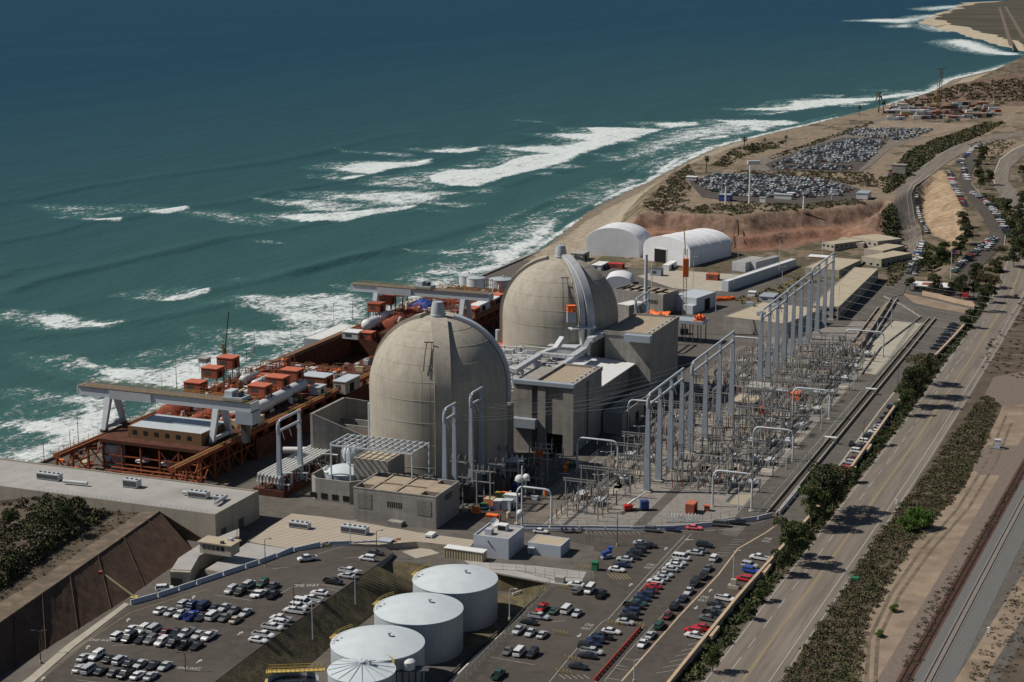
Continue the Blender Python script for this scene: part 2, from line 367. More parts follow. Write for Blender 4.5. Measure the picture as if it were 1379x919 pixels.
def vcmat(name, rough=.95, bump=.4, bs=.5, dark=.35):
    m = bpy.data.materials.new(name); m.use_nodes = True; N = m.node_tree.nodes; L = m.node_tree.links; b = N['Principled BSDF']
    b.inputs['Roughness'].default_value = rough; b.inputs['Specular IOR Level'].default_value = .2
    a = N.new('ShaderNodeVertexColor'); a.layer_name = 'col'; tc = N.new('ShaderNodeTexCoord')
    n = N.new('ShaderNodeTexNoise'); n.inputs['Scale'].default_value = .22; n.inputs['Detail'].default_value = 8; n.inputs['Roughness'].default_value = .7; L.new(tc.outputs['Object'], n.inputs['Vector'])
    r = N.new('ShaderNodeMapRange'); r.inputs[1].default_value = .35; r.inputs[2].default_value = .68; r.inputs[3].default_value = 1-dark; r.inputs[4].default_value = 1+dark*.7; L.new(n.outputs['Fac'], r.inputs[0])
    mu = N.new('ShaderNodeMix'); mu.data_type = 'RGBA'; mu.blend_type = 'MULTIPLY'; mu.inputs[0].default_value = 1
    L.new(a.outputs[0], mu.inputs[6]); L.new(r.outputs[0], mu.inputs[7]); L.new(mu.outputs[2], b.inputs['Base Color'])
    bp = N.new('ShaderNodeBump'); bp.inputs['Strength'].default_value = bump; bp.inputs['Distance'].default_value = 1.2; n2_ = N.new('ShaderNodeTexNoise'); n2_.inputs['Scale'].default_value = bs; n2_.inputs['Detail'].default_value = 6
    L.new(tc.outputs['Object'], n2_.inputs['Vector']); L.new(n2_.outputs['Fac'], bp.inputs['Height']); L.new(bp.outputs[0], b.inputs['Normal'])
    MATS[name] = m; return m
def setcol(me, arr):
    at = me.color_attributes.new('col', 'FLOAT_COLOR', 'POINT'); a = np.ones((len(arr), 4)); a[:, :3] = arr; at.data.foreach_set('color', a.ravel())
vcmat('land')
o = struct('terrain', mb, 'land', 40); setcol(o.data, colr.reshape(-1, 3))
# far shore and wide ground
def gpoly(pts): return [W(*G(x, y, z))[:2] for x, y, z in pts]
fs = [(1165, 28), (1235, 18), (1262, 18), (1277, 19), (1263, 28), (1243, 33), (1262, 38), (1300, 47), (1340, 58), (1379, 65), (1500, 90)]
mb = MB(); hq = random.Random(8)
def rough(l):
    o = []
    for a_, b_ in zip(l[:-1], l[1:]):
        for k in range(8): p = a_.lerp(b_, k/8); n_ = (b_-a_).cross(Vector((0, 0, 1))).normalized(); o.append(p+n_*hq.uniform(-.02, .02)*(b_-a_).length+n_*math.sin(k*1.1)*.02*(b_-a_).length)
    return o+[l[-1]]
Lw = [Vector(P(x, y, -9)) for x, y in [(1300, 3.5), (1290, 8), (1283, 13), (1265, 20), (1246, 27), (1238, 31), (1262, 37), (1300, 48), (1340, 60), (1379, 70), (1470, 95)]]
Lc = [Vector(P(x, y, 4)) for x, y in [(1420, 2.5), (1340, 6), (1312, 9), (1305, 13), (1290, 19), (1280, 25), (1300, 33), (1335, 43), (1362, 50), (1379, 55), (1480, 78)]]
Lc = [a_.lerp(b_, .5) for a_, b_ in zip(Lw, Lc)]
for p_ in Lc: p_.z = 4
Lw, Lc = rough(Lw), rough(Lc)
mb.strip(Lw, Lc); o = struct('far_beach', mb, 'sand')
mb = MB(); far = [(p.x, p.y) for p in Lc]+[(9000, 3000), (30000, 5000), (30000, 40000), (9000, 26000)]
mb.sheet(far, 4.05); struct('far_land', mb, 'headland')
for k, (a, b) in enumerate((((1362, 62), (1346, 10)), ((1379, 52), (1354, 9)))):
    pa, pb = Vector(P(*a, 4.5)), Vector(P(*b, 4.5)); pa.z = pb.z = 4.5; mb = MB(); w = Vector((5, 0, 0)); mb.add([pa-w, pa+w, pb+w, pb-w], [(0, 1, 2, 3)]); struct('dirt_road', mb, 'bluff_tan')
mb = MB(); g = [W(-900, -20), W(-900, 6000), W(440, 6000), W(3590, 4000), W(3590, 60), W(3400, 300), W(440, 110), W(430, -60), W(-60, -60), W(-900, -60)]
mb.sheet([(p[0], p[1]) for p in [W(-900, -140), W(435, -140), W(450, 250), W(3590, 860), W(3590, 6000), W(-900, 6000)]], -5.5); struct('ground', mb, 'dirt')
# ------------------------------------------------------------------ plant plateau, notch for the tank basin
crest_b = [(507, 762), (470, 788), (430, 816), (390, 845), (345, 877), (290, 919), (200, 985)]
toe_b = [(572, 792), (530, 805), (490, 838), (452, 865), (412, 900), (375, 938), (300, 1000)]
top_edge = [(507, 762), (540, 756), (575, 762), (640, 768), (700, 775), (742, 788)]
right_edge = [(742, 788), (700, 830), (660, 868), (625, 900), (590, 940), (540, 990)]
mb = MB()
def g0(l, z=0): return [P(x, y, z)[:2] for x, y in l]
out = [W(-260, -141)[:2], W(440, -141)[:2], W(440, 900)[:2], W(-260, 900)[:2]]
bas = g0(right_edge[::-1])+g0(top_edge[::-1])[1:]+g0(crest_b)[1:]
# plateau polygon : start at the near inland corner, run to the basin's right side, round it, out at the left
poly = [W(-300, 900)[:2]]+[g0([(500, 1035)])[0]]+bas+[g0([(100, 1060)])[0], W(-300, -141)[:2], W(440, -141)[:2], W(440, 900)[:2]]
mb.sheet(poly, 0)
lw = [W(u, -141, 0) for u in (-300, 505)]; lb = [W(u, -142.5, -11) for u in (-300, 505)]
struct('plant_ground', mb, 'asphalt_old')
mb = MB(); mb.box(-142.3, -141, -300, 505, -11, 1.0); o = struct('sea_wall', mb, 'concrete'); o.location = W(0, 0); o.rotation_euler = (0, 0, -A)
tag(o, 'long low concrete sea wall between the plant and the surf', 'sea wall'); del o['kind']
# basin floor and slopes
mb = MB(); fl = [P(x, y, -5)[:2] for x, y in toe_b]+[P(700, 960, -5)[:2], P(736, 800, -5)[:2]]
mb.sheet([P(x, y, -5)[:2] for x, y in [(545, 775), (200, 985), (300, 1100), (640, 1000), (760, 800)]], -5); struct('basin_floor', mb, 'asphalt_old')
def loft(name, pa, za, pb, zb, m, n=10):
    mb = MB()
    def res(l):
        l = [Vector(p) for p in l]; o = []
        for i in range(len(l)-1):
            for k in range(n): o.append(l[i].lerp(l[i+1], k/n))
        return o+[l[-1]]
    mb.strip(res([P(x, y, za) for x, y in pa]), res([P(x, y, zb) for x, y in pb])); return struct(name, mb, m)
def zl_at(x, y):
    z = 0
    for _ in range(8): z = 3*min(1, max(0, (-70-G(x, y, z)[0])/40))
    return z
def loftp(name, A_, B_, m, n=10):
    mb = MB(); r = lambda l: sum([[Vector(a).lerp(Vector(b), k/n) for k in range(n)] for a, b in zip(l[:-1], l[1:])], [])+[Vector(l[-1])]
    mb.strip(r(A_), r(B_)); return struct(name, mb, m)
loftp('embankment', [P(x, y, zl_at(x, y)+.02) for x, y in crest_b], [P(x, y, -4.95) for x, y in toe_b], 'dry_grass')
loft('embankment', top_edge, 0, [(572, 792), (590, 790), (620, 790), (660, 795), (700, 798), (728, 808)], -4.95, 'dry_grass')
loft('embankment', right_edge, 0, [(728, 808), (690, 842), (650, 880), (615, 912), (580, 950), (530, 1000)], -4.95, 'dry_grass')
# ------------------------------------------------------------------ sea
ys = [380.0]
while ys[-1] < 9500: ys.append(ys[-1]+max(1.4, ys[-1]**2/330000))
ys = np.array(ys+[11000, 14000, 20000, 40000, 120000]); nx = 760
tx = np.linspace(-.46, .46, nx)
YS, TX = np.meshgrid(ys, tx, indexing='ij'); XS = TX*YS
US = (XS-OX)*SA+(YS-OY)*CA; VS = (XS-OX)*CA-(YS-OY)*SA
keep = VS < np.interp(US, CU, CV)+25
def pxl(l, ox=0, oy=0, s=1.0, z=-9): return [G(ox+x/s, oy+y/s, z) for x, y in l]
a1 = (0, 160, 2.998); a2 = (400, 140, 2.998)
swell = [([(0, 345), (150, 322), (300, 290), (470, 262), (700, 230), (900, 205), (1100, 178), (1250, 150), (1379, 125)], a1, 1.5),
 ([(600, 385), (770, 362), (940, 342), (1100, 305), (1250, 280), (1379, 258), (1500, 240)], a1, 1.5), ([(0, 505), (200, 470), (350, 425), (520, 405)], a1, 1.3),
 ([(60, 700), (150, 665), (300, 630), (500, 585), (700, 540), (900, 490), (1150, 455), (1300, 425)], a1, 1.9),
 ([(500, 835), (620, 815), (760, 790), (900, 760), (1010, 742)], a1, 1.8), ([(850, 700), (960, 680), (1080, 655), (1250, 615), (1379, 580), (1600, 540)], a1, 1.8), ([(0, 640), (60, 612), (200, 590)], a1, 1.0),
 ([(0, 690), (100, 665), (250, 625), (400, 585), (560, 545), (700, 505), (900, 460)], a2, 1.6), ([(0, 210), (150, 185), (330, 140), (450, 120)], a2, 1.3),
 ([(680, 362), (800, 350), (950, 300), (1100, 270)], a2, 1.2), ([(740, 180), (860, 160), (1000, 130), (1200, 110)], a2, 1.0), ([(550, 230), (640, 215), (760, 200)], a2, 1.2), ([(900, 440), (1000, 405), (1150, 350), (1300, 290), (1379, 265)], a2, 1.3),
 ([(0, 440), (120, 455), (300, 462), (345, 460), (480, 440), (620, 410)], a2, 1.0), ([(0, 900), (200, 880), (430, 862), (520, 850)], a1, 1.2)]
HS = np.zeros(US.shape)
near = (YS < 2200)
Un, Vn = US[near], VS[near]; hs = np.zeros(Un.shape)
for l, (ox, oy, s), amp in swell:
    q = pxl(l, ox, oy, s); us = np.array([p[0] for p in q]); vs_ = np.array([p[1] for p in q]); k = np.argsort(us); us, vs_ = us[k], vs_[k]
    dv = Vn-np.interp(Un, us, vs_); fade = sm(Un, us[0]-25, us[0]+5)*(1-sm(Un, us[-1]-5, us[-1]+30))
    hs += amp*.95*fade*np.where(dv > 0, np.exp(-(dv/4.2)**2), np.exp(-(dv/13)**2))
hs += .22*np.sin(Vn/7.5+1.6*np.sin(Un/60)+Un*.02)*sm(Vn, -900, -300)+.25*np.sin((Vn*.93+Un*.2)/17+np.sin(Un/90)*.8)
HS[near] = hs
HS[~near] = .5*np.sin((VS[~near]+US[~near]*.1)/26+np.sin(US[~near]/150))
# foam: solid white water (level 1) and lace (level <1), outlines on the water
foam = [
 ([(90, 800), (180, 788), (280, 785), (340, 800), (370, 815), (430, 830), (515, 818), (512, 840), (440, 856), (330, 852), (190, 855), (140, 825)], a1, 1.0),
 ([(640, 735), (700, 715), (760, 705), (855, 686), (852, 708), (760, 728), (700, 738)], a1, 1.1), ([(660, 718), (720, 700), (790, 678), (815, 684), (770, 700), (700, 716)], a1, .45),
 ([(905, 652), (950, 640), (1010, 645), (960, 660)], a1, .5), ([(595, 378), (680, 365), (765, 353), (765, 367), (690, 382), (600, 388)], a1, 1.1),
 ([(350, 405), (430, 405), (500, 398), (500, 412), (440, 418), (380, 414)], a1, 1.05), ([(30, 345), (150, 340), (400, 345), (650, 340), (700, 355), (600, 372), (340, 408), (200, 390), (120, 362)], a1, .33),
 ([(700, 365), (900, 370), (1080, 400), (1125, 420), (1100, 432), (980, 432), (820, 405), (720, 385)], a1, .52),
 ([(1000, 320), (1100, 325), (1379, 318), (1379, 362), (1200, 362), (1060, 340)], a1, .78), ([(1000, 488), (1080, 490), (1180, 500), (1100, 508), (1020, 498)], a1, .42), ([(1150, 470), (1260, 470), (1240, 478)], a1, .35), ([(690, 865), (760, 866), (740, 874)], a1, .35),
 ([(1110, 395), (1230, 385), (1379, 378), (1379, 418), (1250, 420), (1160, 405)], a1, 1.05),
 ([(985, 745), (1050, 755), (1200, 728), (1100, 760), (1020, 772)], a1, 1.05), ([(900, 720), (1100, 710), (1250, 705), (1379, 700), (1379, 917), (950, 917), (945, 870), (1050, 855), (1150, 850), (1100, 815), (1120, 800), (1040, 775), (980, 745)], a1, .84),
 ([(950, 862), (1100, 852), (1160, 880), (1140, 917), (1000, 917)], a1, .95),
 ([(1220, 228), (1379, 222), (1379, 252), (1300, 245)], a1, .55), ([(1330, 205), (1379, 192), (1379, 212)], a1, .9), ([(1300, 310), (1379, 302), (1379, 322), (1330, 320)], a1, .8),
 # second zoom
 ([(525, 187), (600, 183), (690, 182), (742, 171), (740, 190), (660, 200), (560, 196)], a2, 1.1), ([(410, 175), (500, 178), (530, 184), (470, 182)], a2, .45),
 ([(140, 182), (280, 192), (440, 198), (490, 210), (430, 218), (330, 208), (200, 195)], a2, .6),
 ([(250, 240), (360, 235), (460, 235), (552, 222), (550, 238), (480, 252), (390, 262), (290, 290), (240, 308), (180, 310), (170, 300), (280, 285), (150, 268), (180, 255)], a2, 1.0),
 ([(30, 290), (150, 285), (260, 262), (300, 290), (200, 320), (80, 305)], a2, .35),
 ([(1150, 95), (1379, 98), (1379, 130), (1230, 180), (1150, 205), (1100, 235), (980, 265), (830, 300), (740, 333), (620, 332), (540, 318), (520, 295), (600, 268), (780, 262), (880, 215), (1000, 200), (800, 180), (1100, 165), (1160, 150), (1000, 125), (1180, 118)], a2, 1.0),
 ([(300, 290), (520, 285), (640, 330), (560, 350), (360, 340), (230, 325)], a2, .5), ([(630, 245), (820, 238), (800, 260), (600, 268)], a2, .55),
 ([(790, 178), (900, 190), (960, 200), (880, 220), (760, 200)], a2, .55), ([(840, 62), (960, 68), (1050, 80), (940, 74)], a2, .5),
 ([(100, 365), (250, 358), (480, 352), (600, 358), (675, 355), (672, 368), (620, 378), (560, 395), (490, 405), (420, 418), (300, 400), (120, 382)], a2, .92),
 ([(0, 382), (120, 385), (350, 410), (300, 432), (80, 440), (0, 440)], a2, .75),
 ([(0, 445), (120, 442), (300, 430), (430, 412), (490, 406), (480, 418), (380, 440), (270, 458), (200, 478), (0, 478)], a2, 1.05),
 ([(500, 398), (640, 392), (775, 402), (700, 418), (560, 415)], a2, .66), ([(440, 420), (560, 420), (680, 432), (600, 442), (480, 436)], a2, .4), ([(640, 350), (760, 335), (860, 345), (800, 362), (680, 362)], a2, .45),
 ([(1000, 240), (1100, 240), (1180, 252), (1100, 268), (1010, 262)], a2, .5), ([(930, 280), (1010, 275), (1080, 290), (1000, 296)], a2, .5), ([(1150, 200), (1379, 195), (1379, 225), (1250, 230)], a2, .42), ([(1310, 150), (1379, 140), (1379, 165)], a2, .8),
 ([(600, 598), (700, 600), (830, 588), (920, 515), (1000, 470), (1080, 440), (1379, 305), (1379, 345), (1180, 410), (1070, 460), (1060, 520), (1010, 570), (900, 640), (840, 672), (780, 690), (640, 700), (590, 690), (760, 650), (780, 620), (700, 612), (620, 610)], a2, .97),
 ([(1200, 370), (1300, 320), (1379, 305), (1379, 322), (1280, 350)], a2, .6),
 ([(570, 650), (700, 640), (780, 625), (760, 655), (640, 690), (560, 700), (540, 720), (440, 700), (430, 720), (380, 712)], a2, .62), ([(130, 730), (240, 728), (245, 765), (150, 745)], a2, .75), ([(0, 770), (250, 760), (320, 780), (300, 860), (120, 917), (0, 917)], a2, .86), ([(440, 700), (660, 688), (680, 760), (420, 780)], a2, .9),
 # near the crane, first close view (0,420) x4
 ([(380, 250), (450, 245), (520, 275), (640, 292), (780, 305), (900, 295), (1060, 240), (1260, 215), (1379, 170), (1379, 250), (1000, 420), (700, 400), (560, 368), (480, 330), (390, 300)], (0, 420, 4), .97),
 ([(1265, 115), (1379, 100), (1379, 170), (1320, 150)], (0, 420, 4), .9),
 ([(290, 465), (440, 450), (700, 470), (700, 560), (560, 700), (240, 860), (0, 919), (0, 765), (150, 735), (250, 690), (130, 655), (75, 610), (140, 580), (360, 585), (420, 540), (360, 495)], (0, 420, 4), .97), ([(0, 600), (80, 620), (240, 680), (230, 700), (60, 740), (0, 740)], (0, 420, 4), .36),
 ([(140, 560), (430, 545), (700, 480), (760, 520), (500, 700), (280, 800), (0, 900), (0, 800), (160, 760), (260, 700)], (0, 420, 4), .8),
 # upper coast (800,80) x2.382
 ([(0, 220), (240, 222), (150, 250), (60, 275), (0, 292)], (800, 80, 2.382), 1.05), ([(180, 205), (340, 200), (340, 212), (240, 222)], (800, 80, 2.382), 1.0),
 ([(240, 225), (440, 195), (600, 200), (680, 205), (520, 228), (540, 238), (440, 248), (300, 275), (200, 312), (80, 300), (150, 262)], (800, 80, 2.382), .66),
 ([(390, 195), (620, 195), (680, 205), (560, 218), (420, 212)], (800, 80, 2.382), .85), ([(480, 215), (570, 218), (560, 232), (500, 230)], (800, 80, 2.382), 1.0),
 ([(320, 255), (445, 240), (440, 250), (330, 262)], (800, 80, 2.382), 1.0), ([(60, 300), (250, 262), (440, 248), (260, 278), (140, 325), (0, 330)], (800, 80, 2.382), .55), ([(480, 158), (600, 155), (640, 135), (760, 125), (870, 125), (1090, 98), (1085, 110), (980, 125), (760, 150), (660, 165), (560, 182), (540, 178), (620, 165), (500, 165)], (800, 80, 2.382), .96),
 ([(765, 115), (805, 113), (805, 120), (775, 121)], (800, 80, 2.382), 1.1), ([(915, 100), (950, 98), (945, 104)], (800, 80, 2.382), 1.1), ([(800, 148), (900, 135), (880, 146), (820, 152)], (800, 80, 2.382), .8),
 ([(195, 360), (240, 325), (320, 298), (450, 268), (640, 232), (830, 185), (880, 172), (880, 178), (720, 218), (560, 255), (400, 290), (290, 320), (215, 372)], (800, 80, 2.382), 1.0),
 ([(0, 460), (100, 410), (215, 375), (180, 395), (80, 440), (0, 475)], (800, 80, 2.382), 1.05), ([(40, 420), (100, 388), (190, 378), (120, 400), (60, 430)], (800, 80, 2.382), .6),
 # far point (800,0) x2.382
 ([(820, 66), (900, 62), (1000, 60), (1020, 52), (1110, 46), (1160, 38), (1160, 50), (1080, 60), (1010, 78), (930, 72), (830, 71)], (800, 0, 2.382), .98),
 ([(950, 82), (1030, 78), (1028, 88), (970, 90)], (800, 0, 2.382), 1.0), ([(1050, 75), (1110, 85), (1170, 102), (1120, 104), (1060, 92)], (800, 0, 2.382), .95),
 ([(1020, 30), (1080, 22), (1200, 15), (1350, 5), (1379, 6), (1200, 24), (1090, 36)], (800, 0, 2.382), 1.0), ([(1100, 135), (1170, 125), (1230, 132), (1330, 168), (1379, 172), (1379, 180), (1300, 178), (1200, 165)], (800, 0, 2.382), 1.0),
 ([(1240, 118), (1280, 112), (1275, 124)], (800, 0, 2.382), 1.0)]
FO = np.zeros(US.shape); wid = np.maximum(2.2, YS**2/500000)
for l, (ox, oy, s), lev in foam:
    q = pxl(l, ox, oy, s); ulo, uhi = min(p[0] for p in q)-8, max(p[0] for p in q)+8; vlo, vhi = min(p[1] for p in q)-8, max(p[1] for p in q)+8
    mk = (US > ulo) & (US < uhi) & (VS > vlo) & (VS < vhi)
    if not mk.any(): continue
    lev = lev*(1.22 if YS[mk].mean() > 1500 else 1.0)
    d = psd(US[mk], VS[mk], q); w = wid[mk]; w = np.minimum(w*(1.0 if lev > 1 else 3.4 if lev > .9 else 4.5), max(2.2, .35*min(uhi-ulo-16, vhi-vlo-16)+1.5)); w = np.maximum(w, wid[mk]*.8); val = min(lev, 1.12)*.98*np.clip((d+w*.25)/(w*1.25), 0, 1)**.8; FO[mk] = np.maximum(FO[mk], val)
    if lev > .9:      # spent foam drifting seaward of each breaker
        mk2 = (US > ulo-10) & (US < uhi+10) & (VS > vlo-45) & (VS < vhi)
        for sh_, lv_ in ((9, .52), (20, .40), (34, .30)):
            d2 = psd(US[mk2], VS[mk2]+sh_, q); FO[mk2] = np.maximum(FO[mk2], lv_*np.clip((d2+5)/9, 0, 1))
    if lev > .9: HS[mk] += .35*np.clip(d/4, 0, 1)
# wash along the waterline
dw = VS-np.interp(US, CU, CV); FO = np.maximum(FO, np.where((US > 430) & (US < 3000), .95*np.exp(-((dw+4)/np.maximum(3.5, wid))**2), 0)); FO = np.maximum(FO, np.where((US <= 430) & (US > -120), (.80+.2*np.sin(US/19)*np.sin(US/7.3))*sm(VS, -190-6*np.sin(US/23), -158), 0))
HS = np.where(dw > -6, HS*.3, HS)
mb = MB(); ny = len(ys)
idx = -np.ones(US.shape, int); kk = keep.copy()
cell = keep[:-1, :-1] & keep[1:, :-1] & keep[:-1, 1:] & keep[1:, 1:]
used = np.zeros(US.shape, bool); used[:-1, :-1] |= cell; used[1:, :-1] |= cell; used[:-1, 1:] |= cell; used[1:, 1:] |= cell
idx[used] = np.arange(used.sum()); I, J = np.nonzero(cell)
mb.v = list(zip(XS[used].tolist(), YS[used].tolist(), (HS[used]-9).tolist()))
mb.f = list(zip(idx[I, J].tolist(), idx[I, J+1].tolist(), idx[I+1, J+1].tolist(), idx[I+1, J].tolist())); mb.mi = [0]*len(mb.f)
m = bpy.data.materials.new('sea_water'); m.use_nodes = True; MATS['sea_water'] = m; N = m.node_tree.nodes; L = m.node_tree.links; b = N['Principled BSDF']
b.inputs['IOR'].default_value = 1.33; b.inputs['Specular IOR Level'].default_value = .10
at = N.new('ShaderNodeAttribute'); at.attribute_name = 'foam'; at2 = N.new('ShaderNodeAttribute'); at2.attribute_name = 'shal'
tc = N.new('ShaderNodeTexCoord'); rot = N.new('ShaderNodeMapping'); rot.inputs['Rotation'].default_value = (0, 0, A+R(7)); L.new(tc.outputs['Object'], rot.inputs[0])
def nz(sc, st=(1, 1, 1), det=6, rg=.6):
    mp = N.new('ShaderNodeMapping'); mp.inputs['Scale'].default_value = st; L.new(rot.outputs[0], mp.inputs[0]); n = N.new('ShaderNodeTexNoise'); n.inputs['Scale'].default_value = sc; n.inputs['Detail'].default_value = det; n.inputs['Roughness'].default_value = rg; L.new(mp.outputs[0], n.inputs['Vector']); return n.outputs['Fac']
def mth(op, a, bb, c=None):
    x = N.new('ShaderNodeMath'); x.operation = op
    for i, s in enumerate((a, bb, c)):
        if s is None: continue
        if isinstance(s, (int, float)): x.inputs[i].default_value = s
        else: L.new(s, x.inputs[i])
    return x.outputs[0]
f1 = nz(.42, (1, .6, 1), 7, .68); f2 = nz(.09, (1, .5, 1), 5, .6)
f3 = nz(1.6, (.35, 1, 1), 5, .7)
s_ = mth('ADD', at.outputs['Fac'], mth('MULTIPLY', mth('SUBTRACT', f1, .5), 2.3)); s_ = mth('ADD', s_, mth('MULTIPLY', mth('SUBTRACT', f2, .5), 1.7)); s_ = mth('ADD', s_, mth('MULTIPLY', mth('SUBTRACT', f3, .5), 1.1))
rg_ = N.new('ShaderNodeMapRange'); rg_.inputs[1].default_value = .42; rg_.inputs[2].default_value = .86; L.new(s_, rg_.inputs[0])
gate = N.new('ShaderNodeMapRange'); gate.inputs[1].default_value = .05; gate.inputs[2].default_value = .25; L.new(at.outputs['Fac'], gate.inputs[0])
ff = mth('MULTIPLY', rg_.outputs[0], gate.outputs[0])
def mixc(f, a, bb):
    x = N.new('ShaderNodeMix'); x.data_type = 'RGBA'; L.new(f, x.inputs[0])
    for k, s in ((6, a), (7, bb)):
        if isinstance(s, tuple): x.inputs[k].default_value = s
        else: L.new(s, x.inputs[k])
    return x.outputs[2]
deep = mixc(nz(.004, (1, .3, 1), 3), (.010, .042, .076, 1), (.014, .052, .085, 1)); shal = mixc(nz(.02, (1, .3, 1), 5), (.032, .080, .082, 1), (.044, .098, .095, 1))
wc = mixc(at2.outputs['Fac'], deep, shal); wc = mixc(mth('MULTIPLY', gate.outputs[0], .30), wc, (.05, .14, .13, 1))
fc = mixc(mth('MULTIPLY', mth('ADD', f1, f3), .5), (.22, .30, .31, 1), (.86, .87, .88, 1))
L.new(mixc(ff, wc, fc), b.inputs['Base Color'])
df = N.new('ShaderNodeBsdfDiffuse'); gl = N.new('ShaderNodeBsdfGlossy'); gl.inputs['Roughness'].default_value = .25; mx = N.new('ShaderNodeMixShader'); lw = N.new('ShaderNodeLayerWeight'); lw.inputs['Blend'].default_value = .12
L.new(mixc(ff, wc, fc), df.inputs[0]); L.new(df.outputs[0], mx.inputs[1]); L.new(gl.outputs[0], mx.inputs[2])
L.new(mth('ADD', .012, mth('MULTIPLY', lw.outputs['Fresnel'], .055)), mx.inputs[0]); L.new(mx.outputs[0], N['Material Output'].inputs[0])
L.new(mth('ADD', mth('MULTIPLY', ff, .6), .2), b.inputs['Roughness'])
bp = N.new('ShaderNodeBump'); bp.inputs['Strength'].default_value = 1; bp.inputs['Distance'].default_value = 1
hgt = mth('ADD', mth('MULTIPLY', nz(.035, (1, .28, 1), 4), 2.6), mth('ADD', mth('MULTIPLY', nz(.22, (1, .45, 1), 6, .7), .9), mth('MULTIPLY', ff, .35)))
L.new(hgt, bp.inputs['Height']); L.new(bp.outputs[0], df.inputs['Normal']); L.new(bp.outputs[0], gl.inputs['Normal']); L.new(bp.outputs[0], lw.inputs['Normal'])
o = struct('sea', mb, 'sea_water'); o.data.polygons.foreach_set('use_smooth', [True]*len(mb.f))
a_ = o.data.attributes.new('foam', 'FLOAT', 'POINT'); a_.data.foreach_set('value', FO[used].astype(np.float32))
sh = np.clip(1-(-VS-150)/1500, 0, 1)**1.2*np.clip(1.15-YS/5200, 0, 1); a_ = o.data.attributes.new('shal', 'FLOAT', 'POINT'); a_.data.foreach_set('value', sh[used].astype(np.float32))
